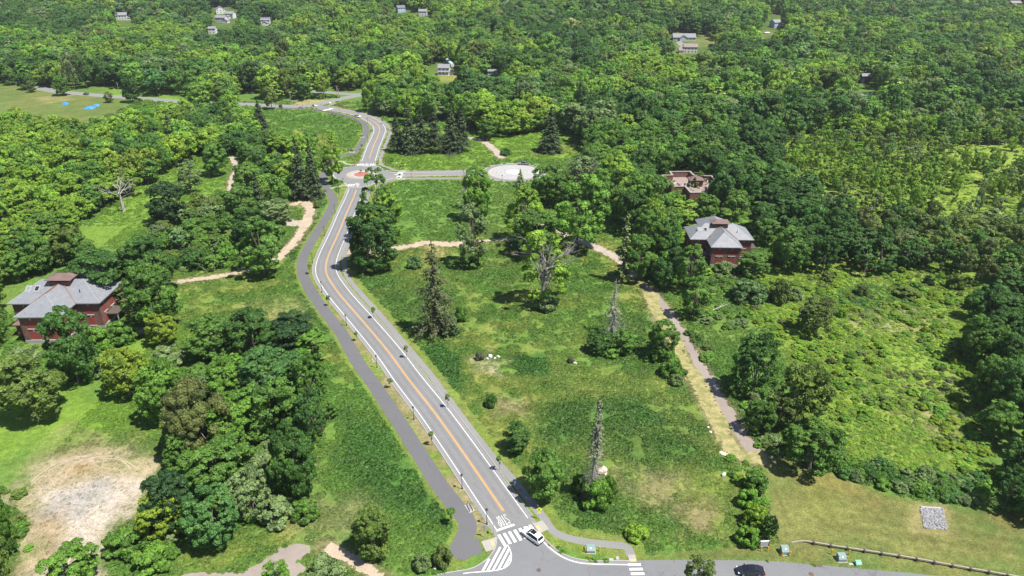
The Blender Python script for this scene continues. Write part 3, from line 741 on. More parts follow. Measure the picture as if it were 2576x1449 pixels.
def axis(lims):
    out = [lims[0][0]]
    for a, b, s in lims:
        n = max(1, int(round((b - a) / s))); out += list(a + (b - a) * (np.arange(n) + 1) / n)
    return np.array(out)
gx = axis([(-3200, -900, 150), (-900, -420, 24), (-420, -180, 5), (-180, -110, 1.6), (-110, 100, 0.85), (100, 190, 1.6), (190, 420, 5), (420, 900, 24), (900, 3200, 150)])
gy = axis([(-400, 40, 60), (40, 84, 6), (84, 250, 0.85), (250, 350, 1.5), (350, 560, 3.0), (560, 1000, 14), (1000, 1700, 30), (1700, 5200, 350)])
XX, YY = np.meshgrid(gx, gy, indexing='ij'); xv, yv = XX.ravel(), YY.ravel()
gme = bpy.data.meshes.new("ground")
nx, ny = len(gx), len(gy)
ii, jj = np.meshgrid(np.arange(nx - 1), np.arange(ny - 1), indexing='ij'); q = (ii * ny + jj).ravel()
faces = np.stack([q, q + ny, q + ny + 1, q + 1], 1)
gme.vertices.add(nx * ny); gme.vertices.foreach_set("co", np.stack([xv, yv, T(xv, yv)], 1).ravel())
gme.loops.add(faces.size); gme.loops.foreach_set("vertex_index", faces.ravel())
gme.polygons.add(len(faces)); gme.polygons.foreach_set("loop_start", np.arange(len(faces)) * 4); gme.polygons.foreach_set("loop_total", np.full(len(faces), 4))
gme.update(calc_edges=True)
gcol = ground_color(xv, yv)
at = gme.attributes.new("soil", 'FLOAT_COLOR', 'POINT'); at.data.foreach_set("color", np.hstack([gcol, np.ones((len(gcol), 1))]).astype(np.float32).ravel())
m, nt, p = new_mat("grassland")
a = N(nt, "ShaderNodeAttribute", attribute_name="soil")
n1 = tex(nt, 0.8, 6, 0.7); n2 = tex(nt, 3.2, 5, 0.75); n3 = tex(nt, 0.12, 4, 0.6)
f1 = ramp(nt, n1, [(0.3, (0.62, 0.66, 0.6)), (0.7, (1.35, 1.3, 1.3))]); f2 = ramp(nt, n2, [(0.28, (0.55, 0.6, 0.5)), (0.5, (1, 1, 1)), (0.72, (1.5, 1.38, 1.35))])
c = mixc(nt, 1.0, a.outputs["Color"], f1, 'MULTIPLY'); c = mixc(nt, 0.85, c, f2, 'MULTIPLY')
c = mixc(nt, 0.5, c, ramp(nt, n3, [(0.35, (0.82, 0.85, 0.8)), (0.65, (1.15, 1.12, 1.1))]), 'MULTIPLY')
nt.links.new(c, p.inputs["Base Color"]); p.inputs["Roughness"].default_value = 0.95; p.inputs["Specular IOR Level"].default_value = 0.1
bump(nt, p, n2, 0.9, 0.22)
gme.materials.append(m)
ground = struct(obj("ground", gme))

# ================================================================== PLANT SHAPES
def leafcloud(name, pos, nrm, size, mats, rs, aspect=1.4, jitter=0.55, extra=None):
    n = len(pos)
    nrm = nrm + rs.normal(0, jitter, (n, 3)); nrm /= np.linalg.norm(nrm, axis=1)[:, None] + 1e-9
    h = rs.normal(0, 1, (n, 3)); a = np.cross(nrm, h); a /= np.linalg.norm(a, axis=1)[:, None] + 1e-9; b = np.cross(nrm, a)
    s = (size * (0.65 + 0.7 * rs.random(n)))[:, None] / 2
    k = aspect
    V = np.stack([pos - a * s * k, pos - b * s + nrm * s * 0.25, pos + a * s * k, pos + b * s + nrm * s * 0.25], 1).reshape(-1, 3)
    me = bpy.data.meshes.new(name)
    me.vertices.add(len(V)); me.vertices.foreach_set("co", V.astype(np.float32).ravel())
    me.loops.add(4 * n); me.loops.foreach_set("vertex_index", np.arange(4 * n, dtype=np.int32))
    me.polygons.add(n); me.polygons.foreach_set("loop_start", np.arange(n, dtype=np.int32) * 4); me.polygons.foreach_set("loop_total", np.full(n, 4, np.int32))
    me.update(calc_edges=True)
    at = me.attributes.new("leaf", 'FLOAT', 'FACE'); at.data.foreach_set("value", (rs.random(n) if extra is None else np.clip(extra, 0, 1)).astype(np.float32))
    for mm in mats: me.materials.append(mm)
    return me

def broad_points(rs, Rr, H, z0, nl, nleaf, lobe=(0.26, 0.42), flat=1.0, hollow=0.5, sub=True):
    """leaf positions over the outside of many overlapping boughs"""
    hh = (H - z0) / 2; cz = z0 + hh
    d = rs.normal(0, 1, (nl * 3, 3)); d /= np.linalg.norm(d, axis=1)[:, None]
    d = d[d[:, 2] > -0.88][:nl]; nl = len(d)
    rad = hollow + (1.03 - hollow) * rs.random(nl) ** 0.7
    lr = Rr * (lobe[0] + (lobe[1] - lobe[0]) * rs.random(nl))
    c = np.stack([d[:, 0] * rad * (Rr - lr * .8), d[:, 1] * rad * (Rr - lr * .8), cz + d[:, 2] * rad * (hh - lr * .7 * flat)], 1)
    if sub:                                              # each bough carries smaller sprays
        k = 7; par = np.repeat(np.arange(nl), k); e = rs.normal(0, 1, (nl * k, 3)); o_ = c[par] - np.array([0, 0, cz]); o_ /= np.linalg.norm(o_, axis=1)[:, None] + 1e-6
        e = e / np.linalg.norm(e, axis=1)[:, None] + 0.6 * o_ + np.array([0, 0, .25]); e /= np.linalg.norm(e, axis=1)[:, None]
        sc_ = c[par] + e * (lr[par] * (0.55 + .35 * rs.random(nl * k)))[:, None] * np.array([1, 1, .8 * flat]); sr = lr[par] * (0.34 + .22 * rs.random(nl * k))
        tn_ = rs.normal(0, 1, nl)[par] * .7 + rs.normal(0, 1, nl * k) * .7
    else: sc_, sr, tn_, par = c, lr, rs.normal(0, 1, nl), np.arange(nl)
    w = sr ** 2; pick = rs.choice(len(sr), nleaf * 2, p=w / w.sum())
    q = rs.normal(0, 1, (nleaf * 2, 3)); q /= np.linalg.norm(q, axis=1)[:, None]
    out = sc_[pick] - np.array([0, 0, cz]); out /= np.linalg.norm(out, axis=1)[:, None] + 1e-6
    q = q + 0.5 * out + np.array([0, 0, 0.42]); q /= np.linalg.norm(q, axis=1)[:, None]
    pos = sc_[pick] + q * (sr[pick] * (0.70 + 0.40 * rs.random(nleaf * 2)))[:, None] * np.array([1, 1, 0.8 * flat])
    dist = np.full(len(pos), 9.0)
    for i in range(nl): dist = np.minimum(dist, np.linalg.norm((pos - c[i]) / np.array([1, 1, 0.8 * flat]), axis=1) / lr[i])
    keep = dist > 0.58
    pos, q, pick = pos[keep][:nleaf], q[keep][:nleaf], pick[keep][:nleaf]
    tone = np.clip(0.5 + 0.20 * tn_[pick] + 0.16 * rs.normal(0, 1, len(pos)), 0, 1)
    return pos, q, tone, c

def trunk_mesh(name, rs, H, z0, r0, targets, n=7, mat="bark", limb=0.42):
    b = B(); z0 = max(z0, 1.6 * H / 14); top = z0 + (H - z0) * 0.62
    pts = [(0, 0, -0.3), (0.03, 0.02, z0 * 0.5), (rs.normal(0, .12), rs.normal(0, .12), z0), (rs.normal(0, .3), rs.normal(0, .3), (z0 + top) / 2), (rs.normal(0, .4), rs.normal(0, .4), top)]
    b.tube(pts, [r0 * 1.35, r0, r0 * .8, r0 * .5, r0 * .15], n)
    for t in targets:
        s = z0 * 0.8 + (top - z0) * (0.15 + 0.6 * rs.random()); m_ = np.array([t[0] * .45, t[1] * .45, s + (t[2] - s) * .6])
        b.tube([(0, 0, s), m_, t], [r0 * limb, r0 * limb * .6, r0 * .07], 5, caps=False)
    me = b.m(name); me.materials.append(MATS[mat]); return me

PROTO = {}; WOODP = []
def reg(kind, R0, H0, crown, trunk): PROTO[kind] = (R0, H0, crown, trunk)
wood_col = bpy.data.collections.new("wood_shapes"); scrub_col = bpy.data.collections.new("scrub_shapes"); grass_col = bpy.data.collections.new("grass_shapes")
def wood_copy(kind, col, mats):
    R0, H0, cr, tk = PROTO[kind]
    me = cr.copy(); me.materials.clear()
    for mm in mats: me.materials.append(mm)
    if tk is not None:                               # joined: trunk with its crown, for the uncountable wood
        bm = bmesh.new(); bm.from_mesh(me); n0 = len(bm.faces); bm.from_mesh(tk); bm.faces.ensure_lookup_table()
        for f in bm.faces[n0:]: f.material_index = 1
        bm.to_mesh(me); bm.free(); me.materials.append(tk.materials[0])
    o = bpy.data.objects.new("%02d_%s" % (len(col.objects), kind), me); col.objects.link(o)
    return len(col.objects) - 1

def make_broad(kind, seed, Rr, H, z0, nl, nleaf, size, lobe=(0.26, 0.42), flat=1.0, hollow=0.5, r0=0.32, jitter=0.38, nlimb=7, mat="bark", limb=0.42, sub=True, lmat="leaves"):
    rs = np.random.default_rng(seed)
    pos, q, tone, c = broad_points(rs, Rr, H, z0, nl, nleaf, lobe, flat, hollow, sub)
    cr = leafcloud(kind + "_crown", pos, q, size, [MATS[lmat]], rs, jitter=jitter, extra=tone)
    tg = c[rs.permutation(len(c))[:nlimb]]
    reg(kind, Rr, H, cr, trunk_mesh(kind + "_trunk", rs, H, z0, r0, tg, mat=mat, limb=limb))
make_broad("maple_a", 1, 5.0, 14, 0.2, 52, 21000, 0.25, lobe=(0.20, 0.36))
make_broad("maple_b", 2, 5.0, 13, 0.0, 62, 22000, 0.24, lobe=(0.17, 0.32))
make_broad("maple_c", 3, 5.0, 15, 0.4, 38, 20000, 0.25, lobe=(0.24, 0.42))
make_broad("oak_a", 4, 5.5, 13, 0.6, 42, 17000, 0.26, lobe=(0.16, 0.30), hollow=0.6)
make_broad("oak_b", 5, 5.5, 14, 0.8, 32, 14000, 0.27, lobe=(0.18, 0.32), hollow=0.62)
make_broad("ash_a", 6, 4.0, 15, 0.3, 44, 16000, 0.25, lobe=(0.20, 0.36))
make_broad("ash_b", 7, 3.6, 14, 1.0, 28, 9500, 0.25, lobe=(0.18, 0.32), hollow=0.5)
make_broad("loose_a", 8, 4.6, 15, 0.6, 46, 13500, 0.26, lobe=(0.16, 0.30), hollow=0.6, nlimb=22, limb=0.3)
make_broad("loose_b", 9, 4.6, 14, 0.8, 40, 9000, 0.26, lobe=(0.15, 0.28), hollow=0.6, nlimb=26, mat="dead_wood", limb=0.3)
make_broad("swamp_a", 10, 2.6, 10, 3.2, 12, 2000, 0.32, lobe=(0.22, 0.4), hollow=0.5, r0=0.13, nlimb=9, mat="bark")
make_broad("swamp_b", 11, 2.2, 11, 4.5, 10, 1100, 0.32, lobe=(0.22, 0.4), hollow=0.5, r0=0.12, nlimb=9, mat="dead_wood")
make_broad("beech", 12, 5.0, 12, 0.5, 110, 24000, 0.24, lobe=(0.11, 0.22), hollow=0.78, sub=False)
make_broad("locust", 13, 5.0, 13, 0.1, 64, 19000, 0.23, lobe=(0.14, 0.29), hollow=0.5, jitter=0.55)
make_broad("sapling", 14, 0.9, 3.2, 1.25, 9, 380, 0.24, lobe=(0.3, 0.5), hollow=0.35, r0=0.05, nlimb=4, sub=False)
WOODK = []
for i_, (lb_, ho_, H_, z_, nl_) in enumerate((((.26, .46), .45, 14, 1.5, 34), ((.30, .52), .40, 13, 1.0, 26), ((.20, .36), .55, 14, 2.0, 40), ((.24, .44), .50, 16, 1.5, 30), ((.34, .60), .35, 12, 1.0, 18), ((.18, .34), .62, 13, 2.5, 30))):
    make_broad("wood_%s" % "abcdef"[i_], 51 + i_, 5.0, H_, z_, nl_, 5200, 0.42, lobe=lb_, hollow=ho_, jitter=0.34); WOODK.append("wood_%s" % "abcdef"[i_])
def make_shrub(kind, seed, Rr, H, nl, nleaf, size, lobe=(0.26, 0.45), jitter=0.6):
    rs = np.random.default_rng(seed)
    pos, q, tone, c = broad_points(rs, Rr, H, -0.25 * H, nl, nleaf, lobe, 0.8, 0.45, False)
    k = pos[:, 2] > 0.02; reg(kind, Rr, H, leafcloud(kind, pos[k], q[k], size, [MATS["leaves"]], rs, jitter=jitter, extra=tone[k]), None)
make_shrub("shrub_a", 21, 2.0, 2.4, 30, 4200, 0.22, lobe=(0.2, 0.38))
make_shrub("shrub_b", 22, 2.0, 1.8, 22, 3400, 0.21, jitter=0.6)
make_shrub("shrub_c", 23, 2.0, 2.8, 40, 4800, 0.21, lobe=(0.16, 0.30))

def make_spruce(kind, seed, Rr, H, z0, layers, per, density=1.0, droop=0.35, mat="needles", bare=0.0, size=0.34, woodmat="bark", power=0.85, irregular=0.2, crown_mats=None, dead_below=0.0):
    rs = np.random.default_rng(seed); P_, Q_, E_ = [], [], []; b = B(); b.tube([(0, 0, -0.3), (0, 0, z0), (0.05, 0, H * .6), (0, 0, H * 0.985)], [H * .019, H * .016, H * .009, 0.03], 7)
    for i in range(layers):
        f = i / (layers - 1.0); z = z0 + (H - z0) * f * 0.985
        L0 = Rr * (1 - f) ** power + 0.12
        for k in range(max(3, int(per * (1 - 0.45 * f)))):
            L = L0 * max(0.2, 1 - irregular * 2 * rs.random() * rs.random()); a = 2 * math.pi * (k + rs.random()) / per + i * 1.3
            if rs.random() < bare * 0.6: L *= 0.6
            dx, dy = math.cos(a), math.sin(a); zz = z + rs.normal(0, 0.15)
            end = np.array([dx * L, dy * L, zz - droop * L + 0.12 * L * f])
            mid = np.array([dx * L * .5, dy * L * .5, zz - droop * L * .25])
            b.tube([(0, 0, zz), mid, end], [0.035 + 0.012 * L, 0.025 + .006 * L, 0.012], 3, caps=False)
            if bare and (rs.random() < bare or f < dead_below):
                for _ in range(3):                     # bare twigs
                    t = 0.35 + 0.6 * rs.random(); p0 = mid * 2 * t if t < .5 else mid + (end - mid) * (t - .5) * 2
                    q1 = p0 + np.array([dx, dy, 0]) * L * .2 + rs.normal(0, .22 * L ** .5, 3) - np.array([0, 0, .25]); b.tube([p0, q1], [0.022, 0.008], 3, caps=False)
                continue
            n = int(L * 11 * density) + 3
            t = rs.random(n) ** 0.75; p = np.where((t < .5)[:, None], mid * (t * 2)[:, None] + np.array([0, 0, zz]) * (1 - t * 2)[:, None], mid + (end - mid) * ((t - .5) * 2)[:, None])
            sp = 0.10 * L * (1 - 0.5 * t) + 0.05
            p = p + np.stack([rs.normal(0, 1, n) * sp * 1.2, rs.normal(0, 1, n) * sp * 1.2, -np.abs(rs.normal(0, 1, n)) * 0.10 * (1 + L * .35)], 1)
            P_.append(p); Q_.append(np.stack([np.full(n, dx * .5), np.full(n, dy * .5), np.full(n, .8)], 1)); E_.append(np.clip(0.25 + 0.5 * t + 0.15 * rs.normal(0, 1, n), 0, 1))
    me = b.m(kind + "_trunk"); me.materials.append(MATS[woodmat])
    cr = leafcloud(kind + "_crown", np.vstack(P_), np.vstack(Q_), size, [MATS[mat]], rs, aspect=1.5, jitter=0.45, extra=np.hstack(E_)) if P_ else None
    reg(kind, Rr, H, cr, me)
make_spruce("spruce_a", 31, 3.6, 18, 1.4, 30, 11, 1.2)
make_spruce("spruce_b", 32, 3.3, 18, 3.0, 28, 10, 1.0, irregular=0.4)
make_spruce("old_spruce", 33, 5.6, 28, 3.5, 27, 8, 1.0, droop=0.30, irregular=0.5, size=0.33, power=0.66, bare=0.05)
make_spruce("thin_spruce", 34, 1.9, 22, 2.0, 36, 7, 1.1, irregular=0.5, power=0.5, size=0.32)
make_spruce("fading_spruce", 35, 2.7, 22, 1.6, 46, 10, 1.0, droop=0.62, bare=0.22, dead_below=0.46, woodmat="dead_wood", size=0.26, power=0.62, irregular=0.4)
make_spruce("snag", 36, 2.8, 15, 1.0, 30, 8, 0.5, droop=0.42, bare=0.95, woodmat="dead_wood", power=0.6, irregular=0.6)
make_spruce("pine", 37, 4.2, 15, 3.0, 13, 8, 2.2, droop=-0.05, size=0.5, power=0.6, irregular=0.5)
def dead_tree(kind, seed, Rr, H, mat, tr=.55):
    rs = np.random.default_rng(seed); b = B(); b.tube([(0, 0, -.3), (0, 0, H * .3), (.2, .1, H * .55)], [tr, tr * .8, tr * .55], 7)
    def grow(p, d, L, r, lev):
        e = p + d * L; mid = p + d * L * .5 + rs.normal(0, .06 * L, 3); b.tube([p, mid, e], [r, r * .75, r * .45], 4, caps=False)
        if lev:
            for _ in range(3):
                dd = d + rs.normal(0, .5, 3); dd[2] = abs(dd[2]) * .7 + .1; dd /= np.linalg.norm(dd); grow(e if rs.random() < .6 else mid, dd, L * (.5 + .3 * rs.random()), r * .5, lev - 1)
    for k in range(7):
        a = k * .9 + rs.random(); grow(np.array([0, 0, H * (.3 + .25 * rs.random())]), np.array([math.cos(a) * .75, math.sin(a) * .75, .6]), H * .28, .16, 3)
    me = b.m(kind); me.materials.append(MATS[mat]); reg(kind, Rr, H, None, me)
dead_tree("dead_tree", 41, 5.5, 13, "pale_bark")
dead_tree("bare_top", 42, 4.5, 12, "dead_wood", .26)
# ================================================================== TREES AND SHRUBS
TINT = dict(mid=(0.080, 0.160, 0.032), dark=(0.048, 0.110, 0.026), lime=(0.155, 0.250, 0.034), olive=(0.105, 0.155, 0.038), blue=(0.080, 0.142, 0.060), yellow=(0.165, 0.228, 0.028), brown=(0.085, 0.100, 0.036),
            fresh=(0.110, 0.215, 0.036), deep=(0.032, 0.078, 0.024), spruce=(0.045, 0.075, 0.028), grey=(0.135, 0.190, 0.090), silver=(0.125, 0.138, 0.098), pale=(0.19, 0.25, 0.09), teal=(0.066, 0.148, 0.046), drab=(0.108, 0.145, 0.050), moss=(0.068, 0.085, 0.030))
TINT = {k: (v[0] * 1.17, v[1] * 1.20, v[2] * 1.0) if k not in ("spruce", "deep", "moss") else v for k, v in TINT.items()}
TW = dict(moss="mossy dark green", mid="mid green", dark="dark green", lime="lime green", olive="olive green", blue="bluish green", yellow="yellow green", brown="brownish olive", fresh="fresh green", deep="very dark green", spruce="blackish green", grey="grey green", silver="silvery grey", pale="pale straw green", teal="deep green", drab="dull green")
FORM = dict(maple_a="round maple", maple_b="dense maple", maple_c="broad lobed tree", oak_a="spreading oak", oak_b="open oak", ash_a="upright leafy tree", ash_b="narrow leafy tree", loose_a="thin-crowned tree", loose_b="half-bare tree", beech="dense domed tree", locust="feathery tree",
            spruce_a="spruce", spruce_b="ragged spruce", old_spruce="old drooping spruce", thin_spruce="thin spruce", fading_spruce="dying spruce", snag="bare dead spruce", pine="layered pine", dead_tree="bare dead tree", bare_top="bare branches", sapling="staked young tree", swamp_a="slender tree", swamp_b="spindly tree", shrub_a="rounded shrub", shrub_b="low spreading shrub", shrub_c="bushy shrub")
NAME = dict(spruce_a="spruce_tree", spruce_b="spruce_tree", old_spruce="spruce_tree", thin_spruce="spruce_tree", fading_spruce="spruce_tree", snag="dead_tree", dead_tree="dead_tree", pine="pine_tree", sapling="young_tree", swamp_a="slender_tree", swamp_b="slender_tree", shrub_a="shrub", shrub_b="shrub", shrub_c="shrub")
GROUPS = dict(broadleaf_tree="broadleaf trees", spruce_tree="spruces", dead_tree="dead trees", pine_tree="pines", young_tree="young trees along the roads", slender_tree="slender trees in the damp scrub", shrub="shrubs")
ALLTREES = []                                       # (pixel x, pixel y, name, kind, tint, H, R, object, fixed phrase)

for i_ in range(6): FORM["wood_" + "abcdef"[i_]] = ["rounded tree", "broad domed tree", "knobbly tree", "tall rounded tree", "low wide tree", "open branched tree"][i_]
def grow(kind, x, y, H, Rr, tint, rz=None, lean=None):
    R0, H0, cr, tk = PROTO[kind]; nm = NAME.get(kind, "broadleaf_tree")
    rz = rnd.random() * 6.283 if rz is None else rz
    z = float(T(x, y)); sc = (Rr / R0, Rr / R0, H / H0)
    col = np.array(TINT[tint]) * (0.88 + 0.24 * rnd.random()) if isinstance(tint, str) else np.array(tint)
    col = (*[float(c) for c in col], 1.0)
    if tk is None:
        o = obj(nm, cr, loc=(x, y, z), rot=(0, 0, rz), scale=sc); o.color = col; o["category"] = "shrub"; return o
    o = obj(nm, None, loc=(x, y, z), rot=(lean[0] if lean else 0, lean[1] if lean else 0, rz), scale=sc); o.empty_display_size = 0.3
    o["category"] = "tree"
    t = obj("trunk", tk, parent=o)
    if cr is not None: c = obj("crown", cr, parent=o); c.color = col
    return o

def size_from(x, yt, yb, w, squash=0.9):
    g = G(x, yb); k = (724.5 - yt) / FD
    dz = (g.y * (k * math.cos(PITCH) - math.sin(PITCH)) / (math.cos(PITCH) + k * math.sin(PITCH)))
    H = max(0.4, (dz + CAM_H - g.z)) * squash
    _, _, dep = PIX(g.x, g.y, g.z + H * .5)
    return g, H, 0.5 * w * float(dep) / FD

def place(kind, x, yt, yb, w, tint, phrase, lean=None):
    g, H, Rr = size_from(x, yt, yb, w, 1.0 if kind in ("spruce_a", "spruce_b", "old_spruce", "thin_spruce", "fading_spruce", "snag", "sapling", "dead_tree") else 0.92 if kind.startswith("shrub") else 1.06)
    o = grow(kind, g.x, g.y, H, Rr * 0.98, tint, lean=lean)
    ALLTREES.append([x, (yt + yb) / 2, o.name.split('.')[0], kind, tint, H, Rr, o, phrase])
    BLOCK.append((g.x, g.y, Rr))
    return o
BLOCK = []
EXPL = """maple_b 540 800 902 135 mid at the near end of the lower-left thicket
maple_b 640 788 897 130 dark behind the lower-left thicket, beside the yellow-leaved one
maple_c 735 797 882 130 deep at the thicket corner nearest the bend of the cycle path
ash_a 790 830 905 75 fresh at the road side of the thicket's darkest maple
locust 412 792 868 85 yellow on the lawn right of the slate-roofed house
locust 328 882 996 128 yellow alone on the grass above the bare dirt lot
maple_b 200 787 962 130 dark covering the front corner of the left slate-roofed house
maple_c 92 903 1052 175 olive left of the lawn in front of the slate-roofed house
beech 516 972 1150 165 brown the tallest domed one beside the dirt lot
locust 425 915 1060 130 fresh behind the brownish domed tree
locust 470 930 1040 100 mid at the upper edge of the lower-left thicket
locust 590 905 1010 130 fresh in the middle of the lower-left thicket
maple_b 690 885 1010 170 teal at the top right of the lower-left thicket
locust 790 890 1030 90 mid on the right flank of the lower-left thicket
locust 690 965 1100 170 mid below the bluish crown of the thicket
locust 600 1000 1130 140 fresh right of the brownish domed tree
locust 790 985 1110 80 teal on the thicket edge facing the cycle path
maple_a 752 1072 1255 120 dark standing tall at the lower right of the thicket
maple_a 560 1112 1232 175 mid in front of the brownish domed tree
maple_b 440 1200 1330 130 deep on the thicket edge beside the dirt lot
locust 418 1252 1352 125 yellow with pale twigs beside the dirt lot
locust 545 1240 1365 150 teal near the bottom of the thicket
maple_b 470 1090 1190 90 mid below the domed tree's left side
locust 640 1190 1300 120 grey in the lower right of the thicket
maple_a 195 1378 1480 135 fresh rising at the bottom edge below the dirt lot
locust 22 1225 1400 80 mid at the left edge beside the dirt lot
locust 10 1330 1470 80 olive at the bottom left corner
locust 700 1418 1480 75 fresh at the bottom edge beside the broken pavement
maple_b 945 1285 1398 108 olive alone between the dirt track and the cycle path
old_spruce 1097 603 843 130 moss alone in the meadow right of the road
thin_spruce 1566 530 712 40 drab standing beside the gravel drive
snag 1540 700 845 84 silver with grey limbs above the bushes by the straw strip
fading_spruce 1487 1008 1262 72 silver in the near meadow, green only at its top
loose_b 1368 585 772 140 lime with bare grey upper limbs in the middle of the meadow
loose_a 1190 515 672 86 grey with ivy at its foot beside the pale dirt path
maple_a 1203 420 555 78 fresh behind the pale dirt path, beside the dead spruce
snag 1170 418 525 48 silver left of the fresh maple near the turning circle
maple_b 945 525 680 138 dark darkest of the clump beside the road bend
loose_a 952 424 612 88 mid leaning over the road below the roundabout
loose_a 975 478 615 95 lime on the field side of the roadside clump
spruce_b 903 560 668 60 brown on the road side of the roadside clump
oak_a 1320 480 612 115 lime left of the wide oak near the turning circle
maple_a 1348 530 645 115 mid in front of the lime oak by the gravel drive
oak_b 1452 450 625 165 fresh the widest one behind the gravel drive
loose_b 1468 392 500 105 grey full of bare twigs right of the turning circle
maple_a 1376 412 512 85 mid at the right rim of the turning circle
spruce_a 1309 425 472 32 grey a small bluish one at the near rim of the turning circle
spruce_b 1000 288 382 52 spruce leftmost of the dark row beyond the roundabout
spruce_a 1032 264 386 62 spruce second of the dark row beyond the roundabout
spruce_b 1062 270 385 55 spruce third of the dark row beyond the roundabout
spruce_b 1094 262 384 58 spruce fourth of the dark row beyond the roundabout
spruce_a 1137 262 384 62 spruce fifth of the dark row beyond the roundabout
spruce_b 1163 268 381 52 spruce last of the dark row beyond the roundabout
spruce_a 1384 272 382 74 spruce alone on the lawn behind the turning circle
maple_a 1225 300 352 50 mid beside the gravel path behind the turning circle
maple_b 1665 812 902 85 mid at the right end of the bushes by the straw strip
maple_b 1565 835 888 65 mid among the bushes by the straw strip
locust 1510 838 885 75 dark at the left end of the bushes by the straw strip
maple_a 1368 1140 1252 108 mid beside the footpath in the near meadow
maple_a 1300 1068 1136 72 dark upper one of the two beside the footpath
locust 1892 848 992 125 dark at the edge of the old drive
locust 2008 915 1068 140 olive the largest in the scrub right of the old drive
locust 1908 1010 1088 82 mid overhanging the foot of the old drive
locust 2035 1072 1180 165 mid in the hedge above the mown bank
locust 2045 752 842 95 drab alone in the damp meadow on the right
locust 1955 985 1075 90 drab between the two big ones beside the old drive
locust 1930 1298 1358 42 deep behind the grey sign panel
locust 1752 1405 1500 85 drab its top rising over the bottom street
dead_tree 312 445 532 92 silver pale and leafless in the left meadow
loose_a 482 402 486 62 grey sparse in the left meadow near the path
maple_b 428 465 562 102 deep in the left meadow right of the bare dead tree
maple_a 548 356 442 68 mid beside the path through the left meadow
maple_a 268 632 765 190 dark behind the left slate-roofed house
maple_c 395 600 745 140 dark highest of those behind the left slate-roofed house
maple_a 400 665 832 140 mid right of the left slate-roofed house, over the lawn
spruce_b 322 712 790 62 brown squeezed between the house and the maples
oak_a 665 560 692 140 mid casting shade on the pale dirt path
maple_b 612 470 572 100 mid above the pale dirt path clump
maple_a 640 520 640 90 dark behind the oak on the dirt path
locust 700 505 560 90 grey at the top of the curved dirt path
spruce_b 760 343 502 62 spruce front of the pair left of the roundabout
spruce_a 792 348 500 52 spruce rear of the pair left of the roundabout
loose_a 838 330 462 66 lime right beside the dark pair left of the roundabout
spruce_b 655 430 540 58 spruce standing over the curved dirt path
spruce_a 657 250 325 45 spruce left of the far curving road
spruce_a 436 286 378 50 spruce alone above the left woods
loose_a 1732 610 735 80 mid half bare, in front of the right slate-roofed house
loose_a 1745 690 800 76 mid beside the upper end of the old drive
maple_a 1605 590 705 90 mid beside the gravel drive bend
maple_a 1655 560 690 80 mid over the start of the old drive
spruce_a 1780 592 650 26 grey a small bluish one against the right slate-roofed house
maple_b 160 192 240 42 mid by the far road at the left field's edge
maple_b 335 190 258 45 dark right end of the far left field
maple_b 70 185 225 45 dark at the far end of the left field
maple_b 30 180 216 38 mid leftmost by the far road
maple_b 82 203 232 24 drab smallest of those by the far road
maple_b 276 232 258 24 drab small, near the blue tarps
ash_a 1945 595 660 40 lime upright in the scrub right of the slate-roofed house
maple_b 1890 640 695 90 mid right of the right slate-roofed house
maple_a 1690 478 548 62 fresh covering the front left of the brick ruin
maple_a 1772 488 558 66 mid covering the front right of the brick ruin
maple_a 1545 385 508 105 lime brightest one right of the turning circle
ash_a 1602 425 562 80 fresh left of the brick ruin
maple_a 1650 440 565 80 mid close beside the left wall of the brick ruin
maple_c 1500 430 528 85 mid behind the widest oak by the gravel drive
ash_a 1622 520 645 75 mid behind the bend of the gravel drive
ash_a 1672 540 690 62 dark between the gravel drive and the right slate-roofed house
maple_a 1410 430 520 75 mid at the right rim of the turning circle, second
maple_a 1590 480 590 80 dark behind the thin grey spruce""".split("\n")
for ln in EXPL:
    k, a, b_, c_, w_, t_, ph = ln.split(" ", 6)
    place(k, float(a), float(b_), float(c_), float(w_), t_, ph, lean=(R(2), R(-3)) if k == "fading_spruce" else None)
SAP = """982 952 977 16 between the cycle path and the road, third lamp gap
1087 1085 1121 17 between the cycle path and the road, lower straight
1127 990 1026 16 between the road and the footpath, mid straight
1256 1146 1184 17 between the road and the footpath, nearest the junction
1023 868 901 15 between the road and the footpath, upper straight
940 772 801 14 between the road and the footpath, below the bend
898 834 858 13 between the cycle path and the road, upper straight
828 742 770 13 between the cycle path and the road, below the bend
780 664 690 12 on the outside of the road bend
1137 1278 1323 27 on the grass inside the cycle path's last loop
818 476 491 14 beside the cycle path below the roundabout
910.6 362 377 8 on the verge of the north road's inner side
963 298 311 8 on the verge of the north road's outer curve
789 262 275 7 at the far road junction
751 250 264 6 beside the far barricades
988 395 407 12 left one on the grass beyond the east road
1013 407 419 12 right one on the grass beyond the east road
1218 399 410 9 beside the far rim of the turning circle
908 427 436 8 on the red centre of the roundabout
1006 436 447 9 on the splitter island of the east road""".split("\n")
for ln in SAP:
    a, b_, c_, w_, ph = ln.split(" ", 4); place("sapling", float(a), float(b_), float(c_), float(w_), rnd.choice(["mid", "drab", "olive"]), ph)
# bare limbs standing out of the half-dead crowns
for o in list(ALLTREES):
    if o[3] == "loose_b":
        tk = PROTO["bare_top"]; c = obj("bare_limbs", tk[3], parent=o[7], scale=(0.95, 0.95, 1.2)); c.rotation_euler = (0, 0, rnd.random() * 6)

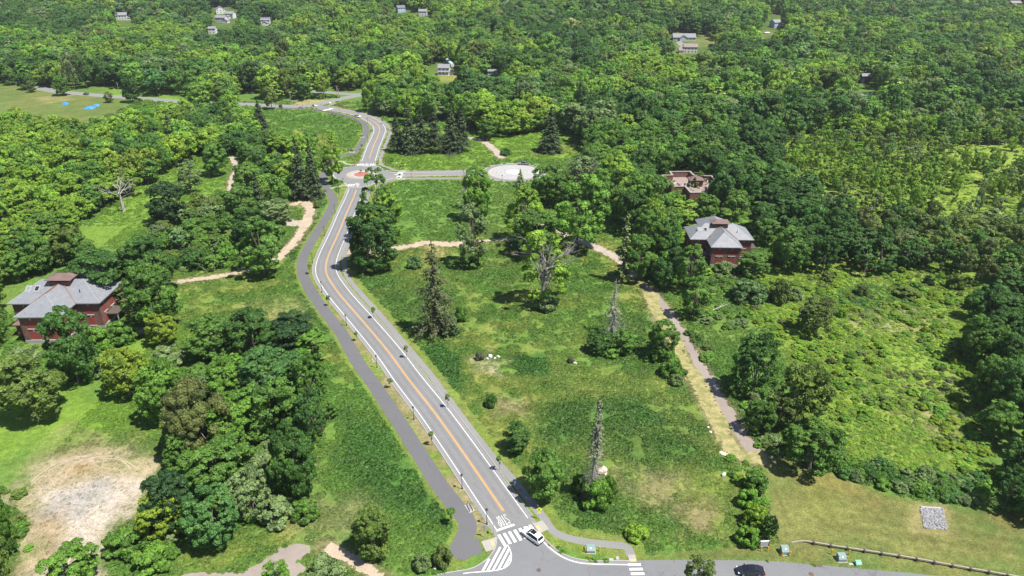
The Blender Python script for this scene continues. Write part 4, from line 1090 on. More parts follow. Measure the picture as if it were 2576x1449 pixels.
SHR = """shrub_a 1235 988 1022 32 dark alone in the near meadow above the footpath
shrub_a 1160 765 806 36 mid right of the lone drooping spruce
shrub_c 1130 790 838 60 blue at the foot of the lone drooping spruce
shrub_c 1375 720 776 70 grey at the foot of the half-bare meadow tree
shrub_c 1187 640 672 56 mid at the foot of the ivy-clad tree
shrub_a 1043 640 672 44 blue beside the pale dirt path
shrub_b 1208 883 905 26 silver beside the meadow rocks
shrub_b 1436 895 912 20 silver beside the small white stones
shrub_a 1272 370 389 32 dark beside the gravel path behind the turning circle
shrub_c 1500 1195 1268 90 fresh at the foot of the dying spruce
shrub_c 1460 1185 1235 50 mid left of the dying spruce's foot
shrub_c 1530 1190 1240 50 mid right of the dying spruce's foot
shrub_a 1600 1320 1350 60 lime near the far footpath corner
shrub_c 1640 850 905 50 mid among the bushes by the straw strip
shrub_c 1535 860 892 60 fresh under the bare dead spruce
shrub_a 1690 900 945 60 mid below the bushes by the straw strip
shrub_a 1700 940 965 40 grey lowest of the bushes by the straw strip
shrub_c 1895 1180 1230 70 mid at the upper end of the strip beside the mown bank
shrub_c 1880 1225 1270 60 fresh in the strip beside the mown bank
shrub_c 1895 1265 1320 70 lime in the middle of the strip beside the mown bank
shrub_c 1880 1320 1365 65 fresh at the lower end of the strip beside the mown bank
shrub_b 1855 1195 1215 35 lime left in the strip beside the mown bank
shrub_a 1115 1365 1420 50 drab at the foot of the cycle path
shrub_a 1062 1392 1430 48 grey beside the white stone near the cycle path
shrub_b 925 1375 1402 40 lime at the foot of the lone olive tree
shrub_a 820 1404 1460 105 grey at the bottom edge beside the dirt track
shrub_a 797 505 523 16 drab beside the curved dirt path's top
shrub_c 2115 768 796 28 lime alone in the reedy hollow
shrub_c 2165 708 742 36 drab in the upper reedy hollow
shrub_c 2280 720 745 70 olive above the reeds on the right
shrub_c 2335 690 715 30 deep right of the reedy hollow
shrub_c 2400 680 725 50 olive near the dark wood on the right
shrub_a 1995 720 750 50 grey flowering white left of the reedy hollow
shrub_c 1960 690 760 60 drab in the scrub below the right slate-roofed house
shrub_c 1880 695 755 100 blue broad one below the right slate-roofed house
shrub_c 2080 680 705 40 drab behind the reedy hollow
shrub_a 1820 655 685 50 grey at the front wall of the right slate-roofed house
shrub_c 250 815 872 90 fresh at the right corner of the left slate-roofed house
shrub_c 310 800 858 80 mid below the olive conifer beside the left house
shrub_c 60 870 930 90 grey in front of the left slate-roofed house
shrub_c 425 870 912 100 grey with white blossom on the lawn edge
shrub_c 260 910 945 50 grey left of the lone yellow tree
shrub_c 700 1250 1305 110 grey low at the lower right of the thicket
shrub_c 770 1255 1300 80 mid at the thicket's bottom right corner
shrub_c 330 1325 1385 110 mid at the lower left end of the thicket
shrub_c 390 1370 1425 110 fresh at the bottom of the thicket
shrub_c 290 1340 1390 60 mid reaching into the dirt lot
shrub_c 660 1130 1200 100 grey in the lower middle of the thicket
shrub_c 590 1210 1270 110 pale pale and mounded in the thicket
shrub_c 500 1190 1245 100 blue left in the lower thicket
shrub_c 800 1060 1090 30 silver on the thicket edge by the meadow""".split("\n")
for ln in SHR:
    k, a, b_, c_, w_, t_, ph = ln.split(" ", 6); place(k, float(a), float(b_), float(c_), float(w_), t_, ph)

# ------------------------------------------------------------------ woods, filled by outline of the canopy as seen from the air
KEEP = np.zeros((644, 363), np.uint8)               # picture cells that stay open: 1 paving, 2 houses and other things
ci, cj = np.nonzero(PAVED); kx, ky, _ = PIX(ci * 0.5 - 350 + .25, cj * 0.5 + 80 + .25, np.zeros(len(ci)))
k = (kx > 0) & (kx < 2576) & (ky > 0) & (ky < 1449); KEEP[(kx[k] / 4).astype(int), np.clip((ky[k] / 4).astype(int), 0, 362)] = 1
HOUSE_BOX = [(290, 33, 330, 58), (533, 14, 592, 62), (655, 40, 682, 64), (992, 14, 1025, 32), (1048, 24, 1080, 42), (1058, 147, 1074, 160), (1095, 148, 1150, 203), (1210, 182, 1228, 196), (1227, 178, 1264, 190), (1684, 78, 1790, 112), (1700, 110, 1770, 137), (1938, 48, 1968, 72), (1938, 22, 1960, 36), (2160, 185, 2200, 212), (1905, 74, 1945, 88),
             (1900, 206, 1930, 226), (2060, 205, 2090, 226), (525, 66, 545, 86), (2170, 228, 2210, 240), (1668, 432, 1770, 490), (1716, 552, 1895, 668), (25, 695, 292, 870), (2540, 0, 2576, 14), (60, 205, 300, 290), (215, 212, 320, 244), (350, 225, 470, 254), (1165, 325, 1450, 400), (680, 270, 900, 330), (620, 205, 645, 255), (725, 225, 740, 258), (838, 205, 858, 250)]
for x0, y0, x1, y1 in HOUSE_BOX: KEEP[x0 // 4:x1 // 4 + 1, y0 // 4:y1 // 4 + 1] = 2
CLEARPIX = [[(-40, 215), (120, 222), (300, 246), (330, 262), (270, 290), (0, 290)]]

BRO = ["maple_a", "maple_b", "maple_c", "oak_a", "oak_b", "ash_a", "ash_b", "locust"]
def woods(poly, spacing, kinds, tints, Hr, Rr, drop=0.0, seed=0, hc=8.0, name=None):
    """world grid of trees whose crown centre falls inside the outline"""
    pl = np.array(poly, float)
    A = np.array([tuple(G(float(u), max(float(v), -55.0), hc)[:2]) for u, v in poly])
    x0, y0 = A.min(0) - 4; x1, y1 = A.max(0) + 4
    rs = np.random.default_rng(100 + seed)
    gx_, gy_ = np.meshgrid(np.arange(x0, x1, spacing), np.arange(y0, y1, spacing * .92), indexing='ij')
    gx_ = gx_ + (np.arange(gx_.shape[1])[None, :] % 2) * spacing / 2
    X = gx_.ravel() + rs.uniform(-.36, .36, gx_.size) * spacing; Y = gy_.ravel() + rs.uniform(-.36, .36, gx_.size) * spacing
    u, v, dep = PIX(X, Y, T(X, Y) + hc)
    ok = inside(pl, u, v) & ((seed != 5) | (fbm(X, Y, 16, 77, 3) > 0.43)) & (u > -120) & (u < 2700) & (rs.random(len(X)) >= drop)
    out = []
    tn = fbm(X, Y, 60, seed + 3, 3); hn = fbm(X, Y, 45, seed + 8, 3)
    for i in np.nonzero(ok)[0]:
        kd = kinds[int(rs.random() * len(kinds))]
        j = int(np.clip((tn[i] - .5) * 3.4 + .22 + .56 * rs.random(), 0, .999) * len(tints)); tt = tints[j]
        s = np.clip(0.78 + 0.5 * (hn[i] - .5) + 0.3 * rs.random(), .5, 1.4)
        H = Hr[0] + (Hr[1] - Hr[0]) * rs.random() ; H *= s; r_ = (Rr[0] + (Rr[1] - Rr[0]) * rs.random()) * (.65 + .35 * s)
        out.append((X[i], Y[i], H, r_, kd, tt, float(u[i]), float(v[i]), float(dep[i])))
    return out
MIXA = ["dark", "teal", "dark", "mid", "mid", "grey", "mid", "fresh", "mid", "fresh", "olive", "lime"]
cand = []
cand += woods([(-140, -55), (2720, -55), (2720, 260), (2300, 280), (1960, 290), (1760, 300), (1490, 320), (1440, 322), (1380, 312), (1180, 318), (1150, 262), (1000, 262), (960, 280), (905, 262), (870, 245), (850, 222), (760, 222), (640, 240), (520, 245), (440, 225), (360, 218), (260, 200), (120, 195), (-140, 172)], 9.8, WOODK + WOODK + ["pine"], MIXA, (13, 24), (5.0, 10.0), 0.03, 1, 12)
cand += woods([(1440, 318), (1490, 300), (1960, 280), (1975, 400), (2060, 500), (2160, 545), (2290, 630), (2180, 640), (2050, 655), (1930, 640), (1900, 560), (1800, 520), (1700, 520), (1640, 580), (1580, 560), (1530, 480), (1480, 420)], 8.6, BRO, ["dark", "mid", "dark", "mid", "fresh", "lime", "mid"], (12, 18), (4.8, 6.8), 0.04, 2, 9)
cand += woods([(2470, 720), (2560, 640), (2750, 640), (2750, 1260), (2600, 1250), (2530, 1180), (2490, 1060), (2450, 880)], 7.0, BRO, ["dark", "dark", "mid", "dark"], (10, 15), (3.6, 5.2), 0.02, 3, 8)
cand += woods([(2250, 520), (2620, 560), (2720, 700), (2480, 680), (2280, 640), (2120, 560)], 6.4, ["locust", "ash_a", "maple_b", "oak_b"], ["olive", "mid", "drab", "dark"], (8, 13), (3.0, 4.6), 0.08, 4, 7)
cand += woods([(1960, 270), (2720, 260), (2720, 600), (2620, 560), (2250, 520), (2080, 500), (1975, 400)], 4.6, ["swamp_a", "swamp_a", "swamp_b", "swamp_a", "ash_b"], ["grey", "olive", "grey", "lime", "fresh", "lime", "lime"], (6, 12), (1.5, 3.0), 0.22, 5, 6)
cand += woods([(2020, 230), (2720, 230), (2720, 330), (2300, 330), (2020, 300)], 7.4, BRO + ["pine", "pine"], ["mid", "grey", "olive", "mid", "lime"], (11, 16), (3.6, 5.2), 0.05, 15, 8)
cand += woods([(-140, 292), (60, 296), (230, 300), (330, 282), (420, 262), (640, 262), (640, 320), (740, 330), (820, 350), (850, 400), (835, 450), (740, 455), (690, 500), (620, 480), (600, 400), (560, 350), (500, 355), (440, 395), (370, 420), (320, 455), (240, 480), (200, 545), (140, 600), (80, 640), (-140, 660)], 8.6, BRO, ["dark", "mid", "lime", "fresh", "lime", "mid", "lime"], (11, 18), (4.6, 6.8), 0.04, 6, 8)
cand += woods([(-140, 640), (80, 620), (180, 590), (250, 600), (180, 650), (110, 690), (40, 720), (-140, 760)], 7.0, BRO, ["dark", "mid", "olive"], (8, 13), (3.6, 5.0), 0.05, 7, 7)
cand += woods([(340, 595), (420, 550), (460, 500), (560, 470), (640, 490), (720, 520), (700, 560), (700, 620), (640, 655), (560, 655), (470, 670), (440, 640)], 6.2, ["locust", "maple_b", "ash_a", "oak_a"], ["mid", "grey", "olive", "fresh", "dark"], (5, 9), (2.8, 4.2), 0.1, 8, 5)
cand += woods([(-60, 690), (10, 690), (20, 760), (10, 830), (-60, 830)], 6.5, BRO, ["dark", "mid"], (9, 13), (3.6, 4.6), 0.0, 9, 7)
cand += woods([(450, 930), (560, 900), (700, 895), (815, 905), (825, 1040), (800, 1230), (690, 1280), (560, 1300), (450, 1370), (300, 1375), (280, 1350), (380, 1290), (440, 1190), (420, 1110)], 4.6, ["locust", "locust", "maple_b"], ["mid", "grey", "fresh", "mid", "teal"], (3.5, 6.5), (2.2, 3.4), 0.12, 10, 3)
cand += woods([(1495, 425), (1600, 425), (1660, 440), (1668, 500), (1720, 520), (1690, 600), (1640, 560), (1560, 520), (1500, 480)], 7.2, BRO, ["fresh", "mid", "lime", "mid"], (10, 14), (3.8, 5.0), 0.05, 11, 8)
cand += woods([(1620, 560), (1700, 560), (1716, 640), (1700, 690), (1640, 690)], 7.0, ["ash_a", "ash_b", "maple_a"], ["mid", "dark", "fresh"], (10, 14), (3.0, 4.2), 0.1, 12, 7)
cand += woods([(1160, 255), (1440, 300), (1440, 330), (1180, 330)], 5.5, ["locust", "maple_b"], ["grey", "blue", "mid"], (4, 8), (2.6, 3.6), 0.1, 13, 4)
cand += woods([(870, 240), (1010, 258), (1000, 268), (985, 285), (930, 275), (880, 262)], 6.0, ["pine", "maple_b", "spruce_a"], ["dark", "deep", "grey"], (9, 13), (3.2, 4.6), 0.0, 14, 7)
def blocked(c):
    X, Y, H, r_, kd, tt, u, v, dep = c
    if Y < 700:
        for a in np.linspace(0, 6.28, 7):
            if paved(X + math.cos(a) * r_ * .7, Y + math.sin(a) * r_ * .7): return True
        if any((X - bx) ** 2 + (Y - by) ** 2 < (0.62 * (br + r_)) ** 2 for bx, by, br in BLOCK): return True
    z = float(T(X, Y)); px = FD * r_ / dep
    u1, v1, _ = PIX(X, Y, z + H * .98); u0, v0, _ = PIX(X, Y, z + H * .2)
    a0, a1, b0, b1 = int(max(0, (u - px) / 4)), int(max(0, (u + px) / 4)) + 1, int(max(0, float(v1) / 4)), int(max(0, float(v0) / 4)) + 1
    w = KEEP[a0:a1, b0:b1]
    if w.size == 0: return False
    if (w == 2).mean() > 0.10 and Y < 1100: return True
    return (w == 1).mean() > 0.22
cand = [c for c in cand if not blocked(c)]
# openings round the far houses
FARHOUSE_CLEAR = []
# ------------------------------------------------------------------ the trees that show largest stand alone, the rest is one wood
def px_size(c): return FD * c[3] / c[8]
vis = [c for c in cand if -20 < c[6] < 2596 and -10 < c[7] < 1460]
sw = sorted([c for c in vis if c[4].startswith("swamp")], key=px_size, reverse=True)[:150]
nb = sum(1 for t in ALLTREES if t[2] == "broadleaf_tree")
br = sorted([c for c in vis if not c[4].startswith("swamp") and c[4] not in ("pine", "spruce_a")], key=px_size, reverse=True)[:max(0, 298 - nb)]
pn = sorted([c for c in vis if c[4] == "pine"], key=px_size, reverse=True)[:60]
single = set(id(c) for c in sw + br + pn)
for c in cand:
    if id(c) in single:
        o = grow(c[4], c[0], c[1], c[2], c[3], c[5]); ALLTREES.append([c[6], c[7], o.name.split('.')[0], c[4], c[5], c[2], c[3], o, None])
rest = [c for c in cand if id(c) not in single]

def fit(lb):
    for a, b in ((" of them", ""), ("well ", ""), (" from the left", " along"), (" green", "")):
        if len(lb.split()) <= 16: break
        lb = lb.replace(a, b, 1)
    return lb
# labels: look first, then what it stands beside, then its order along the row
MARKS = [("the left slate-roofed house", 160, 780), ("the right slate-roofed house", 1805, 600), ("the roofless brick ruin", 1730, 455), ("the red-centred roundabout", 911, 439), ("the pale turning circle", 1293, 433), ("the far curving road", 900, 300), ("the blue tarps", 220, 265),
         ("the far left road", 110, 215), ("the bare dead tree in the meadow", 312, 490), ("the curved dirt path", 740, 580), ("the bare dirt lot", 210, 1230), ("the lower-left thicket", 620, 1080), ("the reedy hollow", 2180, 780), ("the mown bank", 2250, 1300), ("the navy house", 2177, 200), ("the far grey ranch house", 1721, 95),
         ("the white porch house", 1118, 176), ("the utility poles", 848, 235), ("the old drive", 1750, 880), ("the damp lime-green scrub", 2200, 430), ("the row of dark spruces", 1085, 330), ("the lone lawn spruce", 1384, 330), ("the gravel drive", 1500, 625), ("the far right wood corner", 2520, 330), ("the upper right wood", 2400, 150),
         ("the left meadow path", 585, 450), ("the lone spruce in the left woods", 436, 335), ("the far field's dark tree", 335, 225), ("the dark wood at the right edge", 2540, 900), ("the left margin", 30, 450)]
for t in ALLTREES:
    x, y, nm, kd, tn, H, Rr, o, ph = t
    o["group"] = GROUPS[nm]
    if ph: o["label"] = fit("%s %s %s" % (TW[tn], FORM[kd], ph)); continue
    d = [(abs(x - mx) + 1.6 * abs(y - my), i) for i, (_, mx, my) in enumerate(MARKS)]; i = min(d)[1]; nme, mx, my = MARKS[i]
    dx, dy = x - mx, y - my
    far = abs(dx) + abs(dy) > 170
    rel = ("right of" if dx > 0 else "left of") if abs(dx) > abs(dy) * 1.2 else ("behind" if dy < 0 else "in front of")
    t.append(("%s %s %s%s %s" % (TW[tn], FORM[kd], "well " if far else "", rel, nme)))
byl = {}
for t in ALLTREES:
    if len(t) > 9: byl.setdefault(t[9], []).append(t)
ORD = ["first", "second", "third", "fourth", "fifth", "sixth", "seventh", "eighth", "ninth", "tenth", "eleventh", "twelfth", "thirteenth", "fourteenth", "fifteenth", "sixteenth", "seventeenth", "eighteenth", "nineteenth", "twentieth"]
for lb, ts in byl.items():
    if len(ts) == 1: ts[0][7]["label"] = lb; continue
    ts.sort(key=lambda t: t[0])
    for i, t in enumerate(ts):
        t[7]["label"] = fit(lb + (", leftmost of them" if i == 0 else ", rightmost of them" if i == len(ts) - 1 else ", %s from the left" % ORD[min(i, 19)]))

# ------------------------------------------------------------------ scattered, uncountable growth
def scatter(name, pts, rot, scl, idx, tint, col, label):
    me = bpy.data.meshes.new(name); n = len(pts)
    me.vertices.add(n); me.vertices.foreach_set("co", np.asarray(pts, np.float32).ravel())
    a = me.attributes.new("rot", 'FLOAT_VECTOR', 'POINT'); a.data.foreach_set("vector", np.asarray(rot, np.float32).ravel())
    a = me.attributes.new("scl", 'FLOAT_VECTOR', 'POINT'); a.data.foreach_set("vector", np.asarray(scl, np.float32).ravel())
    a = me.attributes.new("idx", 'INT', 'POINT'); a.data.foreach_set("value", np.asarray(idx, np.int32))
    a = me.attributes.new("tint", 'FLOAT_COLOR', 'POINT'); a.data.foreach_set("color", np.hstack([np.asarray(tint), np.ones((n, 1))]).astype(np.float32).ravel())
    o = obj(name, me); o["kind"] = "stuff"; o["label"] = label
    ng = bpy.data.node_groups.new(name + "_scatter", 'GeometryNodeTree')
    ng.interface.new_socket("Geometry", in_out='INPUT', socket_type='NodeSocketGeometry'); ng.interface.new_socket("Geometry", in_out='OUTPUT', socket_type='NodeSocketGeometry')
    gi, go = ng.nodes.new("NodeGroupInput"), ng.nodes.new("NodeGroupOutput")
    ip = ng.nodes.new("GeometryNodeInstanceOnPoints"); cinf = ng.nodes.new("GeometryNodeCollectionInfo")
    cinf.inputs["Collection"].default_value = col; cinf.inputs["Separate Children"].default_value = True; cinf.inputs["Reset Children"].default_value = True
    ip.inputs["Pick Instance"].default_value = True
    def na(nm, dt):
        q = ng.nodes.new("GeometryNodeInputNamedAttribute"); q.data_type = dt; q.inputs["Name"].default_value = nm; return q.outputs[0]
    L = ng.links.new
    L(gi.outputs[0], ip.inputs["Points"]); L(cinf.outputs[0], ip.inputs["Instance"]); L(na("idx", 'INT'), ip.inputs["Instance Index"]); L(na("scl", 'FLOAT_VECTOR'), ip.inputs["Scale"])
    er = ng.nodes.new("FunctionNodeEulerToRotation"); L(na("rot", 'FLOAT_VECTOR'), er.inputs[0]); L(er.outputs[0], ip.inputs["Rotation"])
    L(ip.outputs[0], go.inputs[0])
    md = o.modifiers.new("scatter", 'NODES'); md.node_group = ng
    return o

WI = {}
for k in WOODK + ["swamp_a", "swamp_b"]: WI[k] = wood_copy(k, wood_col, [MATS["wood_leaves"]])
for i_, k in enumerate(BRO): WI[k] = WI[WOODK[i_ % 6]]; PROTO[k + "_far"] = PROTO[WOODK[i_ % 6]]
for k in ["pine", "spruce_a"]: WI[k] = wood_copy(k, wood_col, [MATS["wood_needles"]])
n = len(rest); rs = np.random.default_rng(5)
X = np.array([c[0] for c in rest]); Y = np.array([c[1] for c in rest])
tint = np.array([TINT[c[5]] for c in rest]) * (0.8 + 0.4 * rs.random(n))[:, None] * (1 + 0.05 * rs.normal(0, 1, (n, 3)))
# a few pale willows and grey bare crowns
for (u, v) in ((1430, 107), (1445, 93), (1390, 120), (1405, 115), (1530, 75)):
    g = G(u, v, 8); i = np.argmin((X - g.x) ** 2 + (Y - g.y) ** 2); tint[i] = (0.30, 0.34, 0.12)
scatter("forest", np.stack([X, Y, T(X, Y) - 0.1], 1), np.stack([np.zeros(n), np.zeros(n), rs.random(n) * 6.283], 1),
        np.array([(c[3] / PROTO.get(c[4] + '_far', PROTO[c[4]])[0],) * 2 + (c[2] / PROTO.get(c[4] + '_far', PROTO[c[4]])[1],) for c in rest]), [WI[c[4]] for c in rest], np.clip(tint, 0.01, 0.5), wood_col, "mixed broadleaf wood covering the hills behind the clearings")

# scrub: countable shrubs first, the rest as undergrowth
SI = {k: wood_copy(k, scrub_col, [MATS["wood_leaves"]]) for k in ("shrub_a", "shrub_b", "shrub_c")}
def scrub(poly, spacing, tints, r, hr, drop, seed):
    A = np.array([tuple(G(*p)[:2]) for p in poly]); x0, y0 = A.min(0); x1, y1 = A.max(0); rs = np.random.default_rng(seed)
    nn = int((x1 - x0) * (y1 - y0) / spacing ** 2); X = rs.uniform(x0, x1, nn); Y = rs.uniform(y0, y1, nn)
    k = inside(A, X, Y) & ~paved(X, Y) & (rs.random(nn) > drop) & (fbm(X, Y, 13, seed, 3) > 0.24 + drop * .55)
    out = []
    for x, y in zip(X[k], Y[k]):
        rr = r[0] + (r[1] - r[0]) * rs.random() ** 2; out.append((x, y, rr, rr * (hr[0] + (hr[1] - hr[0]) * rs.random()), tints[int(rs.random() * len(tints))], ["shrub_a", "shrub_b", "shrub_c"][int(rs.random() * 3)]))
    return out
sc = []
sc += scrub([(1910, 690), (2050, 670), (2250, 640), (2470, 700), (2460, 880), (2510, 1180), (2400, 1240), (2150, 1160), (2060, 1110), (2080, 980), (1990, 880), (1880, 820), (1850, 760)], 1.7, ["lime", "lime", "fresh", "yellow", "lime", "yellow", "fresh", "drab"], (0.5, 1.7), (0.6, 1.1), 0.34, 51)
sc += scrub([(1910, 690), (2050, 670), (2250, 640), (2470, 700), (2460, 880), (2510, 1180), (2400, 1240), (2150, 1160), (2060, 1110), (2080, 980), (1990, 880), (1880, 820), (1850, 760)], 0.95, ["lime", "lime", "fresh", "yellow", "lime", "olive"], (0.3, 0.8), (0.35, 0.7), 0.12, 71)
sc += scrub([(2200, 920), (2440, 960), (2480, 1120), (2330, 1060)], 1.4, ["brown", "silver", "brown", "olive"], (0.4, 1.0), (0.5, 0.9), 0.3, 72)
sc += scrub([(2060, 1115), (2160, 1170), (2300, 1190), (2580, 1230), (2600, 1282), (2400, 1262), (2250, 1240), (2110, 1195), (1990, 1145)], 1.25, ["mid", "grey", "teal", "fresh", "grey"], (1.0, 2.2), (0.9, 1.4), 0.0, 52)
sc += scrub([(1700, 790), (1760, 840), (1880, 960), (1960, 1090), (1990, 1145), (1930, 1148), (1880, 1100), (1830, 1000), (1770, 900), (1710, 820)], 1.7, ["mid", "grey", "fresh", "drab"], (0.7, 1.7), (0.7, 1.3), 0.2, 53)
sc += scrub([(1700, 640), (1780, 660), (1880, 690), (1920, 760), (1860, 830), (1760, 820), (1700, 760)], 2.0, ["fresh", "mid", "grey", "drab", "lime"], (0.8, 2.2), (0.7, 1.2), 0.25, 54)
sc += scrub([(2100, 430), (2576, 500), (2576, 640), (2400, 620), (2150, 540)], 2.4, ["lime", "lime", "yellow", "fresh"], (0.5, 1.4), (0.4, 0.8), 0.2, 55)
sc += scrub([(1960, 320), (2150, 330), (2576, 430), (2576, 520), (2100, 480), (1980, 400)], 3.0, ["lime", "yellow", "lime"], (0.5, 1.4), (0.4, 0.7), 0.2, 56)
sc += scrub([(470, 930), (800, 900), (825, 1060), (800, 1260), (690, 1300), (560, 1345), (430, 1400), (290, 1390), (270, 1350), (400, 1250), (430, 1120)], 2.0, ["mid", "fresh", "grey", "teal"], (1.0, 2.0), (0.9, 1.4), 0.1, 57)
sc += scrub([(430, 600), (560, 520), (720, 530), (690, 640), (600, 670), (450, 690)], 2.2, ["grey", "mid", "fresh"], (1.0, 2.2), (0.8, 1.3), 0.15, 58)
sc += scrub([(1820, 1150), (1900, 1160), (1935, 1300), (1940, 1360), (1850, 1370), (1880, 1280)], 1.15, ["fresh", "lime", "mid"], (0.6, 1.4), (0.7, 1.2), 0.1, 59)
sc += scrub([(1490, 830), (1600, 850), (1700, 880), (1720, 950), (1600, 930), (1480, 880)], 1.6, ["mid", "fresh", "dark"], (0.7, 1.5), (0.7, 1.2), 0.2, 60)
sc += scrub([(0, 560), (130, 540), (230, 470), (300, 480), (200, 560), (130, 650), (0, 700)], 2.4, ["fresh", "mid", "olive", "lime"], (1.0, 2.4), (0.7, 1.2), 0.2, 61)
sc += scrub([(-20, 1230), (55, 1240), (60, 1330), (110, 1400), (80, 1460), (-20, 1460)], 1.7, ["mid", "fresh", "olive"], (0.8, 1.7), (0.7, 1.2), 0.2, 62)
sc += scrub([(0, 860), (80, 870), (230, 930), (250, 960), (150, 1000), (0, 960)], 1.8, ["grey", "fresh", "mid"], (0.8, 1.6), (0.7, 1.2), 0.25, 63)
sc += scrub([(230, 830), (340, 800), (400, 830), (350, 860), (240, 890)], 1.7, ["fresh", "mid"], (0.9, 1.8), (0.8, 1.3), 0.2, 64)
sc += scrub([(1130, 330), (1450, 318), (1460, 335), (1180, 338)], 2.4, ["grey", "blue", "mid"], (1.2, 2.4), (0.8, 1.2), 0.2, 65)
sc += scrub([(1010, 385), (1180, 385), (1190, 400), (1010, 405)], 2.2, ["lime", "fresh"], (0.4, 1.0), (0.4, 0.7), 0.4, 66)
sc += scrub([(340, 252), (420, 262), (640, 262), (620, 280), (340, 300)], 3.5, ["fresh", "mid", "lime"], (1.2, 2.6), (0.7, 1.2), 0.3, 67)
sc += scrub([(640, 250), (850, 248), (850, 238), (640, 244)], 3.0, ["mid", "fresh"], (1.2, 2.4), (0.7, 1.2), 0.2, 68)
def spx(c):
    u, v, d = PIX(c[0], c[1], c[3] / 2); return FD * c[2] / float(d) if -5 < u < 2580 and 0 < v < 1449 else 0
ns = 290 - sum(1 for t in ALLTREES if t[2] == "shrub")
order = sorted(range(len(sc)), key=lambda i: -spx(sc[i])); pick = set(order[:ns])
SM = MARKS + [("the strip beside the mown bank", 1885, 1260), ("the hedge above the mown bank", 2300, 1230), ("the lower scrub", 2250, 1000), ("the upper scrub", 2350, 720), ("the big olive tree in the scrub", 2008, 990), ("the lone yellow tree", 328, 940), ("the bushes by the straw strip", 1600, 880), ("the riprap chute", 2345, 1300)]
byl = {}
for i in pick:
    x, y, rr, h, tn, kd = sc[i]; o = grow(kd, x, y, h, rr, tn); o["group"] = "shrubs"
    u, v, _ = PIX(x, y, h / 2); u, v = float(u), float(v)
    j = min((abs(u - mx) + 1.6 * abs(v - my), q) for q, (_, mx, my) in enumerate(SM))[1]; nme, mx, my = SM[j]; dx, dy = u - mx, v - my
    rel = ("right of" if dx > 0 else "left of") if abs(dx) > abs(dy) * 1.2 else ("behind" if dy < 0 else "in front of")
    byl.setdefault("%s %s %s %s" % (TW[tn], FORM[kd], rel, nme), []).append((u, o))
for lb, ts in byl.items():
    ts.sort(key=lambda t: t[0])
    for i, (u, o) in enumerate(ts):
        o["label"] = fit(lb) if len(ts) == 1 else fit(lb + (", leftmost of them" if i == 0 else ", rightmost of them" if i == len(ts) - 1 else ", %s from the left" % ORD[min(i, 19)]))
rest_s = [sc[i] for i in range(len(sc)) if i not in pick]; n = len(rest_s)
X = np.array([c[0] for c in rest_s]); Y = np.array([c[1] for c in rest_s])
tint = np.array([TINT[c[4]] for c in rest_s]) * (0.8 + 0.45 * rs.random(n))[:, None]
scatter("undergrowth", np.stack([X, Y, T(X, Y)], 1), np.stack([np.zeros(n), np.zeros(n), rs.random(n) * 6.283], 1), np.array([(c[2] / 2.0, c[2] / 2.0, c[3] / PROTO[c[5]][1]) for c in rest_s]), [SI[c[5]] for c in rest_s], tint, scrub_col, "low green undergrowth and brambles filling the scrub")

# meadow grass: tufts coloured like the sward they grow from
def tuft(seed, nb, r, h):
    rs = np.random.default_rng(seed); a = rs.random(nb) * 6.283; d = r * rs.random(nb) ** .5
    pos = np.stack([np.cos(a) * d, np.sin(a) * d, h * (0.35 + .65 * rs.random(nb)) * (1 - .5 * d / r)], 1)
    nr_ = np.stack([np.cos(a) * .8, np.sin(a) * .8, np.full(nb, .9)], 1)
    me = leafcloud("tuft", pos, nr_, 0.30, [MATS["grass_blades"]], rs, aspect=1.5, jitter=.5)
    o = bpy.data.objects.new("%02d_tuft" % len(grass_col.objects), me); grass_col.objects.link(o)
for s_ in range(4): tuft(70 + s_, 16, 0.42, 0.42)
rs = np.random.default_rng(9)
parts = []
for (x0, x1, y0, y1, nn) in ((-100, 100, 86, 170, 85000), (-150, 150, 170, 260, 70000), (-210, 230, 260, 400, 62000), (-260, 280, 400, 500, 26000)):
    X = rs.uniform(x0, x1, nn); Y = rs.uniform(y0, y1, nn); u, v, _ = PIX(X, Y, 0 * X)
    k = (u > -20) & (u < 2596) & (v < 1460) & ~paved(X, Y); parts.append((X[k], Y[k]))
X = np.hstack([p[0] for p in parts]); Y = np.hstack([p[1] for p in parts])
mown = np.zeros(len(X), bool)
for z in ZW:
    if z[1] == 'mown' and z[4] == 1.0: mown |= inside(z[0], X, Y)
for line, a_, b_ in verge_lines[:2] + verge_lines[2:3]: 
    mown |= pdist(line[::3], X, Y) < b_
for q in ([(1375, 1300), (1410, 1335), (1600, 1362), (1610, 1415), (1440, 1405), (1380, 1345)], [(1120, 1395), (1260, 1325), (1250, 1420), (1120, 1445)], [(1170, 1250), (1265, 1320), (1250, 1365), (1165, 1385)]): mown |= inside(np.array(gp(q)), X, Y)
gc = ground_color(X, Y)
dirtish = (gc[:, 0] > gc[:, 1] * 1.02)
keep = ~mown & (rs.random(len(X)) > np.where(dirtish, .85, .0)) & (fbm(X, Y, 4, 91, 3) > .36)
X, Y, gc = X[keep], Y[keep], gc[keep]; n = len(X)
lush = np.clip((0.16 - gc[:, 0]) / 0.12, 0, 1)
s_ = (0.55 + 0.55 * rs.random(n)) * (0.7 + 0.6 * lush) * (1 + (Y - 90) / 300)
hz = s_ * (0.28 + 0.60 * lush) * (0.7 + 0.6 * rs.random(n))
tint = gc * (1.02 + 0.5 * rs.random(n))[:, None] * np.array([1.0, 1.03, .95])
scatter("grass", np.stack([X, Y, np.zeros(n)], 1), np.stack([np.zeros(n), np.zeros(n), rs.random(n) * 6.283], 1), np.stack([s_, s_, hz], 1), rs.integers(0, 4, n), np.clip(tint, .01, .5), grass_col, "rough meadow grass with fresh and dried patches")
